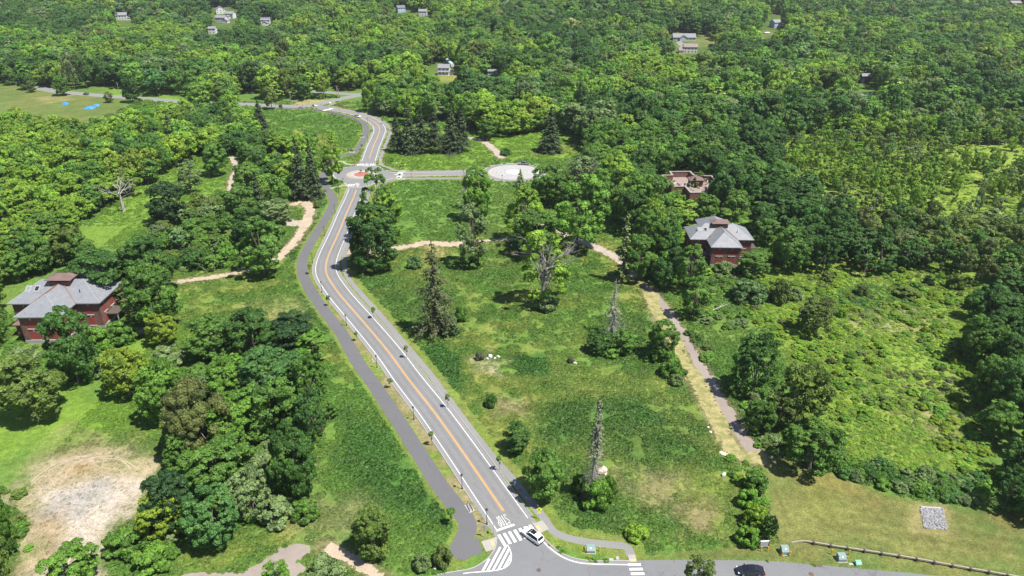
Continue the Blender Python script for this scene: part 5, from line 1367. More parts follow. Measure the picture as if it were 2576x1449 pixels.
# ================================================================== BRICK BUILDINGS
m, nt, p = new_mat("brick")
tc = N(nt, "ShaderNodeTexCoord"); mp = N(nt, "ShaderNodeMapping"); nt.links.new(tc.outputs["Object"], mp.inputs[0])
sx = N(nt, "ShaderNodeSeparateXYZ"); nt.links.new(mp.outputs[0], sx.inputs[0]); cx = N(nt, "ShaderNodeCombineXYZ")
ad = N(nt, "ShaderNodeMath", operation='ADD'); nt.links.new(sx.outputs[0], ad.inputs[0]); nt.links.new(sx.outputs[1], ad.inputs[1]); nt.links.new(ad.outputs[0], cx.inputs[0]); nt.links.new(sx.outputs[2], cx.inputs[1])
bk = N(nt, "ShaderNodeTexBrick"); nt.links.new(cx.outputs[0], bk.inputs[0]); bk.inputs["Scale"].default_value = 4.2
bk.inputs["Color1"].default_value = (0.165, 0.070, 0.050, 1); bk.inputs["Color2"].default_value = (0.11, 0.05, 0.04, 1); bk.inputs["Mortar"].default_value = (0.24, 0.16, 0.13, 1); bk.inputs["Mortar Size"].default_value = 0.012
c = mixc(nt, 0.6, bk.outputs[0], ramp(nt, tex(nt, 0.9, 5, .65), [(0.3, (0.65, 0.62, 0.62)), (0.7, (1.25, 1.2, 1.2))]), 'MULTIPLY')
nt.links.new(c, p.inputs["Base Color"]); p.inputs["Roughness"].default_value = 0.9; MATS["brick"] = m
m, nt, p = new_mat("slate")
tc = N(nt, "ShaderNodeTexCoord"); bk = N(nt, "ShaderNodeTexBrick"); nt.links.new(tc.outputs["Object"], bk.inputs[0]); bk.inputs["Scale"].default_value = 2.6
bk.inputs["Color1"].default_value = (0.185, 0.193, 0.205, 1); bk.inputs["Color2"].default_value = (0.145, 0.153, 0.17, 1); bk.inputs["Mortar"].default_value = (0.13, 0.135, 0.15, 1); bk.inputs["Mortar Size"].default_value = 0.02; bk.inputs["Row Height"].default_value = 0.35
c = mixc(nt, 0.7, bk.outputs[0], ramp(nt, tex(nt, 0.7, 6, .7), [(0.3, (0.78, 0.78, 0.8)), (0.62, (1.1, 1.1, 1.1)), (0.8, (1.3, 1.22, 1.1))]), 'MULTIPLY')
nt.links.new(c, p.inputs["Base Color"]); p.inputs["Roughness"].default_value = 0.62; MATS["slate"] = m
M("board_red", (0.24, 0.042, 0.038), 0.7, 0.2, 0.9, 5); M("sill_white", (0.36, 0.345, 0.33), 0.8, 0.1); M("copper_brown", (0.135, 0.085, 0.078), 0.75, 0.25, 0.6, 4); M("fascia", (0.27, 0.28, 0.29), 0.7, 0.1); M("rusty_flashing", (0.22, 0.13, 0.09), 0.8, 0.3)
M("dark_void", (0.012, 0.012, 0.013), 0.9, 0.1)

def hip(x0, x1, y0, y1, ze, pitch, ends=(True, True), eave=0.22):
    b = B(); w, d = x1 - x0, y1 - y0
    if w >= d: h = d / 2 * pitch; ym = (y0 + y1) / 2; r0, r1 = (x0 + (d / 2 if ends[0] else 0), ym), (x1 - (d / 2 if ends[1] else 0), ym)
    else: h = w / 2 * pitch; xm = (x0 + x1) / 2; r0, r1 = (xm, y0 + (w / 2 if ends[0] else 0)), (xm, y1 - (w / 2 if ends[1] else 0))
    v = [(x0, y0, ze), (x1, y0, ze), (x1, y1, ze), (x0, y1, ze), (x0, y0, ze + eave), (x1, y0, ze + eave), (x1, y1, ze + eave), (x0, y1, ze + eave), (*r0, ze + eave + h), (*r1, ze + eave + h)]
    if w >= d: f = [(4, 5, 9, 8), (5, 6, 9), (6, 7, 8, 9), (7, 4, 8)]
    else: f = [(4, 5, 8), (5, 6, 9, 8), (6, 7, 9), (7, 4, 8, 9)]
    return b.add(v, f + [(3, 2, 1, 0), (0, 1, 5, 4), (1, 2, 6, 5), (2, 3, 7, 6), (3, 0, 4, 7)]), ze + eave + h

def slate_house(label, x, y, rz, s, porch_right=True):
    root = thing("brick_house", label, "building", (x, y, 0), rz, "derelict brick houses", (s, s, s))
    W, D, fw, fp, rw, rp, h, o, pt = 19.6, 10.2, 8.9, 6.6, 9.2, 7.4, 6.7, 0.62, 0.62
    out = [(-W / 2, -D / 2), (-fw / 2, -D / 2), (-fw / 2, -D / 2 - fp), (fw / 2, -D / 2 - fp), (fw / 2, -D / 2), (W / 2, -D / 2), (W / 2, D / 2), (rw / 2, D / 2), (rw / 2, D / 2 + rp), (-rw / 2, D / 2 + rp), (-rw / 2, D / 2), (-W / 2, D / 2)]
    wall = B().poly(out, -0.4, h).o("wall", MATS["brick"], root)
    pl = [(px * 1.012, py * 1.012) for px, py in out]; B().poly(pl, -0.4, 0.75).o("plinth", MATS["granite"], root)
    mr, mz = hip(-W / 2 - o, W / 2 + o, -D / 2 - o, D / 2 + o, h, pt); roof = mr.o("roof", MATS["slate"], root)
    b1, z1 = hip(-fw / 2 - o, fw / 2 + o, -D / 2 - fp - o, 0.4, h + 0.004, pt, (True, False)); b1.o("wing_roof", MATS["slate"], root)
    b2, z2 = hip(-rw / 2 - o, rw / 2 + o, -0.4, D / 2 + rp + o, h + 0.006, pt, (False, True)); b2.o("wing_roof", MATS["slate"], root)
    # flashing along hips and valleys
    fl = MATS["rusty_flashing"]; hw = fw / 2 + o
    for sx_ in (-1, 1):
        B().tube([(sx_ * hw, -D / 2 - o, h + .30), (sx_ * 0.35, -D / 2 - o + hw - .35, z1 + .02)], 0.10, 5).o("valley_flashing", fl, root)
        B().tube([(sx_ * (hw - .02), -D / 2 - fp - o, h + .26), (0, -D / 2 - fp - o + hw, z1 + .03)], 0.07, 5).o("hip_flashing", MATS["fascia"], root)
        hd = D / 2 + o; B().tube([(sx_ * (W / 2 + o - .02), -D / 2 - o + .02, h + .26), (sx_ * (W / 2 + o - hd), 0, mz + .03)], 0.07, 5).o("hip_flashing", MATS["fascia"], root)
    B().tube([(0, -D / 2 - fp - o + hw, z1 + .03), (0, -1.8, z1 + .03)], 0.08, 5).o("ridge_cap", fl, root)
    # cupola
    cu = B().box(-2.4, 2.4, -1.6, 1.6, mz - 1.4, mz + 0.5).o("cupola", MATS["brick"], root)
    cr_, _ = hip(-3.0, 3.0, -2.2, 2.2, mz + 0.5, 0.38, eave=0.10); cr_.o("cupola_roof", MATS["copper_brown"], cu)
    B().box(-2.1, 2.1, -1.63, -1.601, mz - .1, mz + .4).o("louvre", MATS["dark_void"], cu)
    # roof hatches on the front slope
    for k, xx in enumerate((-7.0, -5.0)):
        yy = -D / 2 - o + 3.4; zz = h + .22 + 3.4 * pt
        b = B(); b.add([(xx - .6, yy - .7, zz - .30), (xx + .6, yy - .7, zz - .30), (xx + .6, yy + .7, zz + .55), (xx - .6, yy + .7, zz + .55), (xx - .6, yy - .7, zz - .55), (xx + .6, yy - .7, zz - .55), (xx + .6, yy + .7, zz + .30), (xx - .6, yy + .7, zz + .30)], [(0, 1, 2, 3), (4, 5, 1, 0), (5, 6, 2, 1), (6, 7, 3, 2), (7, 4, 0, 3)])
        hh = b.o("roof_hatch", MATS["fascia"], root)
        B().add([(xx - .42, yy - .5, zz - .16), (xx + .42, yy - .5, zz - .16), (xx + .42, yy + .5, zz + .45), (xx - .42, yy + .5, zz + .45)], [(0, 1, 2, 3)]).o("hatch_opening", MATS["dark_void"] if k else MATS["slate"], hh)
    B().tube([(5.2, -3.2, h + 1.6), (5.2, -3.2, h + 2.6)], 0.09, 6).o("vent_pipe", MATS["black_metal"], root)
    # boarded windows
    wb = B().box(-1, 1, 0, 0.05, 0, 2.1).m("board"); wb.materials.append(MATS["board_red"])
    sl = B().box(-1.15, 1.15, -0.12, 0.05, -0.22, 0).m("sill"); sl.materials.append(MATS["sill_white"])
    ks = B().box(-0.16, 0.16, -0.05, 0.04, 2.12, 2.55, 1.0).m("keystone"); ks.materials.append(MATS["sill_white"])
    ln = B().box(-0.95, 0.95, -0.012, 0.0, 0, 0.03).box(-.02, .02, -.012, 0, 0, 2.1).box(-.5, -.47, -.012, 0, 0, 2.1).box(.47, .5, -.012, 0, 0, 2.1).m("seam"); ln.materials.append(MATS["iron"])
    def win(px, py, ang, w, z, hgt=1.0):
        r = obj("window", wb, parent=root, loc=(px, py, z), rot=(0, 0, ang), scale=(w / 2, 1, hgt))
        obj("sill", sl, parent=r); obj("keystone", ks, parent=r, scale=(1 / (w / 2), 1, 1)); obj("board_seam", ln, parent=r)
    for zz, hg in ((3.75, 1.0), (0.95, 0.98)):
        yf = -D / 2 - fp - 0.03
        for xx in (-2.0, 2.0): win(xx, yf, 0, 2.0, zz, hg)
        for sx_ in (-1, 1):
            win(sx_ * (fw / 2 + 2.9), -D / 2 - .03, 0, 1.35, zz, hg)
            for yy in (-D / 2 - fp + 1.8, -D / 2 - 2.0): win(sx_ * (fw / 2 + .03), yy, R(90) * sx_, 1.4, zz, hg)
            for yy in (-3.1, 0.0, 3.1): win(sx_ * (W / 2 + .03), yy, R(90) * sx_, 1.4, zz, hg)
            for yy in (D / 2 + 2.0, D / 2 + 5.2): win(sx_ * (rw / 2 + .03), yy, R(90) * sx_, 1.4, zz, hg)
    # quoins: raised brick courses at the corners
    for (qx, qy, dx, dy) in ((-fw / 2, -D / 2 - fp, 1, 1), (fw / 2, -D / 2 - fp, -1, 1), (W / 2, -D / 2, -1, 1), (-W / 2, -D / 2, 1, 1)):
        b = B()
        for k in range(11):
            z0 = 0.8 + k * 0.53; b.box(*(sorted((qx - dx * .05, qx + dx * .75))), *(sorted((qy - dy * .05, qy + dy * .75))), z0, z0 + .34)
        q = b.o("quoins", MATS["brick"], root); q["kind"] = "stuff"
    # gutter line
    # porches
    if porch_right:
        pr = B().box(W / 2 + .02, W / 2 + 2.6, -3.2, 1.2, 2.7, 2.95).o("porch_roof", MATS["dark_timber"], root)
        for yy in (-3.0, 1.0): B().box(W / 2 + 2.35, W / 2 + 2.55, yy - .1, yy + .1, -.2, 2.69).o("porch_post", MATS["timber"], pr)
    lr, _ = hip(-W / 2 + 1.2, -fw / 2 - .02, -D / 2 - 4.0, -D / 2 - .02, 3.0, 0.45); lr.o("lean_to_roof", MATS["copper_brown"], root)
    B().box(-W / 2 + 1.8, -fw / 2 - .03, -D / 2 - 3.5, -D / 2 - .03, -.2, 3.0).o("lean_to", MATS["brick"], root)
    return root
slate_house("large slate-roofed brick house with red boarded windows, at the left edge", -129.2, 184.6, R(1.0), 1.23)
slate_house("slate-roofed brick house with red boarded windows, at the wood edge on the right", 73.0, 234.2, R(-2.0), 1.06)

# roofless ruin
root = thing("brick_ruin", "roofless brick ruin overgrown with trees among the right-hand woods", "building", (0, 0, 0))
ow = [(66.4, 304), (67.6, 288), (73.2, 288.4), (73.6, 280), (82.2, 280.6), (82.2, 289), (88.2, 290), (88.0, 303), (80.5, 304), (80, 310), (71, 309.6), (71, 304.4)]
for i in range(len(ow)):
    a, b = np.array(ow[i]), np.array(ow[(i + 1) % len(ow)]); t = (b - a) / np.linalg.norm(b - a); nn = np.array([-t[1], t[0]]) * -0.28; a2, b2 = a - t * .28, b + t * .28
    B().poly([a2 + nn, b2 + nn, b2 - nn, a2 - nn], -.3, 7.0 + (i % 3) * .012).o("wall", MATS["brick"], root)
    nn = nn * 1.5
    B().poly([a2 + nn, b2 + nn, b2 - nn, a2 - nn], 7.03 + (i % 3) * .012, 7.3 + (i % 3) * .012).o("coping", M("coping_stone", (0.24, 0.205, 0.19), 0.9, 0.35), root)
B().poly(ow, 0.1, 4.6).o("rubble_floor", M("rubble_pink", (0.22, 0.175, 0.155), 0.95, 0.4, 0.9, 4), root)
hp, _ = hip(76.5, 83, 295, 300, 7.4, 0.5); hp.o("roof_remnant", MATS["copper_brown"], root); B().box(77, 82.5, 295.5, 299.5, 4.4, 7.4).o("stair_tower", MATS["brick"], root)
for k in range(26):
    xx, yy = rnd.uniform(68.5, 86), rnd.uniform(289.5, 303); a = rnd.random() * 3; L = rnd.uniform(1, 3.2); c_, s_ = math.cos(a), math.sin(a)
    B().tube([(xx - c_ * L / 2, yy - s_ * L / 2, 4.7 + rnd.random()), (xx + c_ * L / 2, yy + s_ * L / 2, 4.9 + 1.4 * rnd.random())], rnd.uniform(.08, .3), 4).o("fallen_beam", MATS[rnd.choice(["timber", "dark_timber", "sill_white"])], root)
for (xx, yy, zz, w) in ((70.4, 287.68, 3.9, 1.6), (77, 279.96, 3.6, 1.9), (80.2, 279.98, 3.6, 1.6)):
    wn_ = B().box(xx - w / 2, xx + w / 2, yy - .12, yy, zz, zz + 2.1).o("window", MATS["board_red"], root); B().box(xx - w / 2 - .1, xx + w / 2 + .1, yy - .2, yy, zz - .22, zz).o("sill", MATS["sill_white"], wn_)
for (u, v, w, kd, tn, ph) in ((1755, 452, 38, "loose_a", "olive", "growing inside the roofless brick ruin, left"), (1778, 448, 26, "ash_b", "lime", "growing inside the roofless brick ruin, right"), (1745, 470, 26, "ash_b", "grey", "growing at the front wall inside the brick ruin")):
    g = G(u, v, 5); o = grow(kd, g.x, g.y, 9.5, w * .5 * 305 / FD * 1.1, tn); o.location.z = 0; tag(o, "%s %s %s" % (TW[tn], FORM[kd], ph), "tree", "broadleaf trees")

# ================================================================== FAR HOUSES
M("house_white", (0.52, 0.52, 0.52), 0.7, 0.06); M("house_grey", (0.40, 0.42, 0.43), 0.7, 0.08); M("house_blue", (0.34, 0.42, 0.55), 0.7, 0.08); M("house_navy", (0.035, 0.045, 0.09), 0.7, 0.1); M("house_red", (0.28, 0.05, 0.045), 0.7, 0.1); M("house_tan", (0.52, 0.47, 0.40), 0.7, 0.1)
M("roof_grey", (0.18, 0.18, 0.195), 0.85, 0.12, 0.8, 5); M("roof_dark", (0.12, 0.12, 0.135), 0.85, 0.12, 0.8, 5); M("roof_brown", (0.19, 0.16, 0.15), 0.85, 0.12); M("solar", (0.03, 0.045, 0.12), 0.25, 0.1); M("pane", (0.03, 0.035, 0.05), 0.15, 0.1)
M("greenhouse", (0.42, 0.60, 0.58), 0.3, 0.1)
def house(name, label, u, v, wpx, dep_r, storeys, wm, rm, rz=0.0, gable='x', solar=False, porch=False, wing=None, cat="house"):
    g = G(u, v); _, _, dp = PIX(g.x, g.y, g.z); w = wpx * float(dp) / FD; d = w * dep_r; h = 2.8 * storeys + .3
    r = thing(name, label, cat, (g.x, g.y + d / 2, g.z), rz, "houses among the woods" if cat == "house" else None)
    def block(x0, x1, y0, y1, h, gx, pre=""):
        B().box(x0, x1, y0, y1, -1.5, h).o("wall", MATS[wm], r)
        ov = .45; b = B()
        if gx == 'x':
            rh = (y1 - y0) / 2 * .62; ym = (y0 + y1) / 2
            b.add([(x0 - ov, y0 - ov, h - .25), (x1 + ov, y0 - ov, h - .25), (x1 + ov, ym, h + rh), (x0 - ov, ym, h + rh), (x0 - ov, y1 + ov, h - .25), (x1 + ov, y1 + ov, h - .25), (x0 - ov, y0 - ov, h - .05), (x1 + ov, y0 - ov, h - .05), (x1 + ov, ym, h + rh + .22), (x0 - ov, ym, h + rh + .22), (x0 - ov, y1 + ov, h - .05), (x1 + ov, y1 + ov, h - .05)],
                  [(6, 7, 8, 9), (9, 8, 11, 10), (0, 3, 2, 1), (3, 4, 5, 2), (0, 1, 7, 6), (4, 10, 11, 5), (1, 2, 8, 7), (2, 5, 11, 8), (0, 6, 9, 3), (3, 9, 10, 4)])
            ga = B()
            for xx in (x0 + .01, x1 - .01): ga.add([(xx, y0, h), (xx, y1, h), (xx, ym, h + rh)], [(0, 1, 2)])
        else:
            rh = (x1 - x0) / 2 * .62; xm = (x0 + x1) / 2
            b.add([(x0 - ov, y0 - ov, h - .25), (x0 - ov, y1 + ov, h - .25), (xm, y1 + ov, h + rh), (xm, y0 - ov, h + rh), (x1 + ov, y0 - ov, h - .25), (x1 + ov, y1 + ov, h - .25), (x0 - ov, y0 - ov, h - .05), (x0 - ov, y1 + ov, h - .05), (xm, y1 + ov, h + rh + .22), (xm, y0 - ov, h + rh + .22), (x1 + ov, y0 - ov, h - .05), (x1 + ov, y1 + ov, h - .05)],
                  [(6, 9, 8, 7), (9, 10, 11, 8), (0, 1, 2, 3), (3, 2, 5, 4), (0, 6, 7, 1), (4, 5, 11, 10), (1, 7, 8, 2), (2, 8, 11, 5), (0, 3, 9, 6), (3, 4, 10, 9)])
            ga = B()
            for yy in (y0 + .01, y1 - .01): ga.add([(x0, yy, h), (x1, yy, h), (xm, yy, h + rh)], [(0, 1, 2)])
        ga.o("gable", MATS[wm], r); rf = b.o("roof", MATS[rm], r); return rf, rh
    rf, rh = block(-w / 2, w / 2, -d / 2, d / 2, h, gable)
    if solar and gable == 'x':
        n_ = 5
        for k in range(n_):
            x0 = -w / 2 + w * (k + .12) / n_; x1 = -w / 2 + w * (k + .9) / n_; f0, f1 = .15, .85; z = lambda f: h + .02 + (rh + .2) * f; yy = lambda f: -d / 2 + d / 2 * f
            B().add([(x0, yy(f0), z(f0)), (x1, yy(f0), z(f0)), (x1, yy(f1), z(f1)), (x0, yy(f1), z(f1)), (x0, yy(f0), z(f0) + .1), (x1, yy(f0), z(f0) + .1), (x1, yy(f1), z(f1) + .1), (x0, yy(f1), z(f1) + .1)], [(4, 5, 6, 7), (0, 1, 5, 4), (1, 2, 6, 5), (2, 3, 7, 6), (3, 0, 4, 7)]).o("solar_panel", MATS["solar"], rf)
    nwin = max(2, int(w / 3))
    for s_ in range(storeys):
        for k in range(nwin):
            xx = -w / 2 + w * (k + .5) / nwin; wdw = B().box(xx - .55, xx + .55, -d / 2 - .06, -d / 2, 1.0 + 2.8 * s_, 2.3 + 2.8 * s_).o("window", MATS["sill_white"], r); B().box(xx - .42, xx + .42, -d / 2 - .09, -d / 2 - .061, 1.1 + 2.8 * s_, 2.2 + 2.8 * s_).o("pane", MATS["pane"], wdw)
    if porch:
        B().box(-w / 2, w / 2, -d / 2 - 2.4, -d / 2 - .05, 2.6, 2.85).o("porch_roof", MATS[rm], r); B().box(-w / 2, w / 2, -d / 2 - 2.4, -d / 2 - .05, -.8, .3).o("porch_floor", MATS["house_white"], r)
        for k in range(4):
            xx = -w / 2 + .2 + (w - .4) * k / 3; B().box(xx - .1, xx + .1, -d / 2 - 2.35, -d / 2 - 2.15, .3, 2.6).o("porch_post", MATS["house_white"], r)
    if wing:
        x0, x1, y0, y1, hh, gx_ = wing; block(x0 * w, x1 * w, y0 * w - d / 2, y1 * w - d / 2, hh, gx_)
    return r
house("house", "white gabled house alone in the upper left woods", 305, 52, 26, .7, 2, "house_white", "roof_grey", R(8), wing=(.5, .75, .05, .4, 2.8, 'x'))
house("house", "tall white house at the top of the hillside cluster", 553, 36, 22, .7, 2, "house_white", "roof_grey", R(25), 'y')
house("house", "grey-roofed house in the middle of the hillside cluster", 579, 47, 22, .7, 2, "house_white", "roof_grey", R(-15), wing=(-.3, .1, -.3, .1, 2.8, 'y'))
house("house", "long grey-roofed house in front of the hillside cluster", 556, 58, 27, .55, 2, "house_white", "roof_grey", R(-12), wing=(.4, .85, -.2, .25, 2.8, 'y'))
house("house", "white house half hidden by trees below the hillside cluster", 534, 86, 18, .7, 2, "house_white", "roof_grey", 0)
house("house", "white house with solar panels right of the hillside cluster", 668, 64, 22, .75, 2, "house_white", "roof_grey", R(3), solar=True, wing=(-.25, .3, -.4, .0, 2.8, 'y'))
house("house", "pale blue house with dark roof near the top edge", 1007, 32, 20, .8, 2, "house_blue", "roof_dark", R(28), 'x')
house("house", "white box-like house right of the pale blue one", 1064, 42, 20, .7, 2, "house_white", "roof_grey", R(-3))
house("house", "white house with a front porch and small lawn", 1117, 190, 28, .8, 2, "house_white", "roof_grey", R(-4), porch=True, wing=(.5, .85, .1, .6, 2.8, 'x'))
house("shed", "small outbuilding with solar roof left of the porch house", 1065, 162, 15, .8, 1, "house_tan", "roof_dark", 0, solar=True, cat="shed")
house("shed", "tiny white shed right of the porch house", 1218, 194, 7, .9, 1, "house_white", "roof_grey", R(5), cat="shed")
house("shed", "long pale trailer beside the tiny white shed", 1244, 189, 33, .3, 1, "house_grey", "roof_grey", R(-3), cat="trailer")
house("house", "long grey ranch house on an open lawn", 1722, 103, 56, .45, 1, "house_grey", "roof_grey", R(-3), wing=(-.22, .12, -.14, .3, 3.0, 'y'))
house("house", "tan two-part house below the grey ranch house", 1737, 136, 34, .6, 2, "house_tan", "roof_brown", R(-4), wing=(-.85, -.5, -.1, .45, 2.9, 'x'))
house("house", "blue-grey two-storey house by the far lawn, upper right", 1953, 71, 24, .8, 2, "house_blue", "roof_grey", R(25), 'x')
house("house", "red gabled house near the top right", 1948, 36, 17, .8, 1, "house_red", "roof_grey", R(-10), 'y')
house("house", "navy house with grey roof in the right woods", 2177, 212, 20, .8, 2, "house_navy", "roof_grey", R(-6), wing=(-.5, -.1, .5, 1.2, 6.2, 'y'))
house("house", "dark red house at the top right corner", 2556, 14, 26, .6, 1, "house_red", "roof_grey", R(5))
# greenhouse row behind the porch house
a, b = G(1121, 152), G(1139, 172); d_ = (b - a); L = d_.length; ang = math.atan2(d_.y, d_.x)
gr = thing("greenhouse", "long narrow pale greenhouse behind the porch house", "greenhouse", ((a.x + b.x) / 2, (a.y + b.y) / 2, a.z), ang)
B().lathe([(0.01, 0), (0.01, .01)], 4)
nb_ = int(L / 2)
B().tube([(-L / 2, 0, 1.0), (L / 2, 0, 1.0)], 1.6, 10).o("glazing", MATS["greenhouse"], gr)
for k in range(nb_ + 1):
    xx = -L / 2 + L * k / nb_; B().tube([(xx - .06, 0, 1.0), (xx + .06, 0, 1.0)], 1.66, 10).o("hoop", MATS["house_white"], gr)
# paved yards between the right-hand trees
for q in ([(1895, 222), (1925, 212), (1935, 216), (1905, 228)], [(2062, 224), (2085, 206), (2092, 208), (2078, 226)], [(2165, 236), (2215, 230), (2220, 240), (2175, 244)], [(1700, 108), (1712, 104), (1735, 126), (1722, 128)]):
    struct(patch("driveway", gp(q), 0.03, MATS["footpath_asphalt"], mk=False))
# ================================================================== CARS
M("tyre", (0.015, 0.015, 0.016), 0.8, 0.1); M("rim", (0.35, 0.35, 0.37), 0.35, 0.05, metal=0.7); M("car_glass", (0.012, 0.015, 0.02), 0.08, 0.05); M("cladding", (0.03, 0.03, 0.032), 0.6, 0.1); M("tail_red", (0.35, 0.01, 0.01), 0.3, 0.05); M("head_clear", (0.7, 0.7, 0.72), 0.15, 0.05); M("plate", (0.7, 0.7, 0.7), 0.5, 0.05)
def paintmat(name, col):
    m = M(name, col, 0.28, 0.03); p = m.node_tree.nodes["Principled BSDF"]; p.inputs["Coat Weight"].default_value = 0.6; p.inputs["Coat Roughness"].default_value = 0.08; p.inputs["Specular IOR Level"].default_value = 0.5; return m
paintmat("car_white", (0.80, 0.80, 0.79)); paintmat("car_black", (0.012, 0.013, 0.02)); paintmat("car_grey", (0.16, 0.165, 0.175)); paintmat("car_blue", (0.05, 0.07, 0.11))
def loft(secs):
    n = len(secs[0]); v = [q for s in secs for q in s]; f = [(i * n + k, i * n + (k + 1) % n, (i + 1) * n + (k + 1) % n, (i + 1) * n + k) for i in range(len(secs) - 1) for k in range(n)]
    f += [tuple(range(n - 1, -1, -1)), tuple((len(secs) - 1) * n + k for k in range(n))]; return B().add(v, f)
def sec(x, zb, zt, w): return [(x, -w * .9, zb), (x, w * .9, zb), (x, w, zb + .16), (x, w * 1.01, (zb + zt) / 2), (x, w * .97, zt - .1), (x, w * .86, zt), (x, 0, zt + .025), (x, -w * .86, zt), (x, -w * .97, zt - .1), (x, -w * 1.01, (zb + zt) / 2), (x, -w, zb + .16)]
def smooth(o, ang=35):
    for p in o.data.polygons: p.use_smooth = True
    try: o.data.set_sharp_from_angle(angle=R(ang))
    except Exception: pass
    return o
STY = dict(
 suv=dict(L=4.55, body=[(-2.27, .45, .86, .72), (-2.18, .32, 1.0, .85), (-1.7, .26, 1.07, .91), (-.4, .24, 1.04, .92), (.75, .24, 1.03, .92), (1.3, .25, .99, .91), (1.9, .28, .90, .86), (2.2, .34, .74, .74), (2.28, .42, .62, .62)],
          cab=[(-2.14, 1.02, 1.06, .80, .80), (-1.82, 1.03, 1.58, .84, .66), (-.6, 1.0, 1.66, .86, .68), (.25, 1.0, 1.60, .86, .66), (1.12, 1.0, 1.04, .84, .80)], roof=(-1.85, .30, 1.6, .60)),
 sedan=dict(L=4.8, body=[(-2.4, .42, .80, .72), (-2.3, .3, .95, .84), (-1.6, .25, .98, .90), (-.3, .23, .95, .91), (.8, .23, .94, .91), (1.4, .25, .88, .89), (2.0, .28, .78, .84), (2.32, .34, .64, .72), (2.4, .4, .55, .6)],
            cab=[(-1.95, .94, .98, .78, .78), (-1.15, .93, 1.36, .82, .62), (-.35, .92, 1.43, .84, .64), (.35, .92, 1.38, .84, .62), (1.3, .91, .95, .82, .78)], roof=(-1.15, .35, 1.38, .57)),
 pickup=dict(L=5.4, body=[(-2.7, .5, .95, .85), (-2.6, .38, 1.05, .92), (-1.5, .35, 1.07, .94), (-.3, .33, 1.07, .94), (.9, .33, 1.07, .94), (1.5, .34, 1.06, .93), (2.2, .36, 1.0, .9), (2.62, .42, .85, .8), (2.7, .5, .7, .7)],
             cab=[(-.95, 1.05, 1.09, .84, .84), (-.8, 1.05, 1.7, .86, .7), (-.1, 1.05, 1.78, .88, .72), (.6, 1.05, 1.74, .88, .7), (1.35, 1.05, 1.1, .86, .82)], roof=(-.8, .62, 1.73, .66)))
def car(label, nose, tail, style, paint, name="parked_car"):
    s = STY[style]; a, b = Vector(nose), Vector(tail); d = a - b; c_ = (a + b) / 2
    r = thing(name, label, "pickup" if style == "pickup" else "car", (c_.x, c_.y, 0.03), math.atan2(d.y, d.x))
    smooth(loft([sec(*q) for q in s["body"]]).o("body", MATS[paint], r))
    smooth(loft([[(x, -w0, z0), (x, w0, z0), (x, w1 * 1.02, z0 + (z1 - z0) * .8), (x, w1 * .9, z1), (x, -w1 * .9, z1), (x, -w1 * 1.02, z0 + (z1 - z0) * .8)] for x, z0, z1, w0, w1 in s["cab"]]).o("windows", MATS["car_glass"], r), 25)
    x0, x1, zr, hw = s["roof"]; xm = (x0 + x1) / 2
    smooth(loft([[(x, -hw * k, z - .03), (x, hw * k, z - .03), (x, hw * k, z), (x, 0, z + .03), (x, -hw * k, z)] for x, z, k in ((x0 - .05, zr + .015, .98), (xm - .3, zr + .095, 1.05), (xm + .3, zr + .085, 1.05), (x1 + .02, zr + .03, 1.0))]).o("roof", MATS[paint], r))
    cb = s["cab"]
    for sy in (-1, 1):
        B().tube([(cb[-1][0], sy * .80, cb[-1][2]), (cb[-2][0], sy * cb[-2][4] * .98, cb[-2][2])], .045, 5).o("pillar", MATS[paint], r)
        B().tube([(cb[0][0], sy * .78, cb[0][2]), (cb[1][0], sy * cb[1][4] * .98, cb[1][2])], .06, 5).o("pillar", MATS[paint], r)
        B().tube([(cb[2][0], sy * cb[2][3], cb[2][1]), (cb[2][0] + .05, sy * cb[2][4] * 1.03, cb[2][2] - .08)], .035, 5).o("pillar", MATS["cladding"], r)
        B().tube([(cb[1][0], sy * cb[1][4] * .97, cb[1][2] + .03), (cb[2][0], sy * cb[2][4] * .97, cb[2][2] + .03), (cb[3][0], sy * cb[3][4] * .97, cb[3][2] + .03)], .03, 5).o("roof_rail", MATS["cladding" if style != "sedan" else paint], r)
        B().box(.78, .95, min(sy * .93, sy * 1.12), max(sy * .93, sy * 1.12), cb[-1][1] + .02, cb[-1][1] + .18).o("mirror", MATS[paint], r)
        yb = s["body"]; fx, rx = yb[-2][0], yb[0][0]
        B().box(fx - .42, fx - .06, min(sy * .55, sy * .80), max(sy * .55, sy * .80), yb[-2][2] - .06, yb[-2][2] + .08).o("headlight", MATS["head_clear"], r)
        B().box(rx - .01, rx + .22, min(sy * .58, sy * .84), max(sy * .58, sy * .84), yb[0][2] - .12, yb[0][2] + .06).o("taillight", MATS["tail_red"], r)
        for wx in (s["L"] * .29, -s["L"] * .29):
            ty = B(); pr = [(.02, -.11), (.30, -.11), (.345, -.07), (.345, .07), (.30, .11), (.02, .11)]
            n = 14; v = [(q * math.cos(6.2832 * k / n), z, q * math.sin(6.2832 * k / n)) for q, z in pr for k in range(n)]
            ty.add(v, [(i * n + k, i * n + (k + 1) % n, (i + 1) * n + (k + 1) % n, (i + 1) * n + k) for i in range(5) for k in range(n)])
            w_ = obj("wheel", ty.m("wheel"), MATS["tyre"], r, loc=(wx, sy * .84, .345))
            rm = B(); v = [(q * math.cos(6.2832 * k / n), sy * z, q * math.sin(6.2832 * k / n)) for q, z in ((.22, .10), (.22, .125), (.05, .13)) for k in range(n)]
            rm.add(v, [(i * n + k, i * n + (k + 1) % n, (i + 1) * n + (k + 1) % n, (i + 1) * n + k) for i in range(2) for k in range(n)] + [tuple(2 * n + k for k in range(n))]); rm.o("rim", MATS["rim"], w_)
    B().box(s["body"][0][0] - .05, s["body"][0][0] + .2, -.8, .8, .34, .55).o("rear_bumper", MATS["cladding"], r)
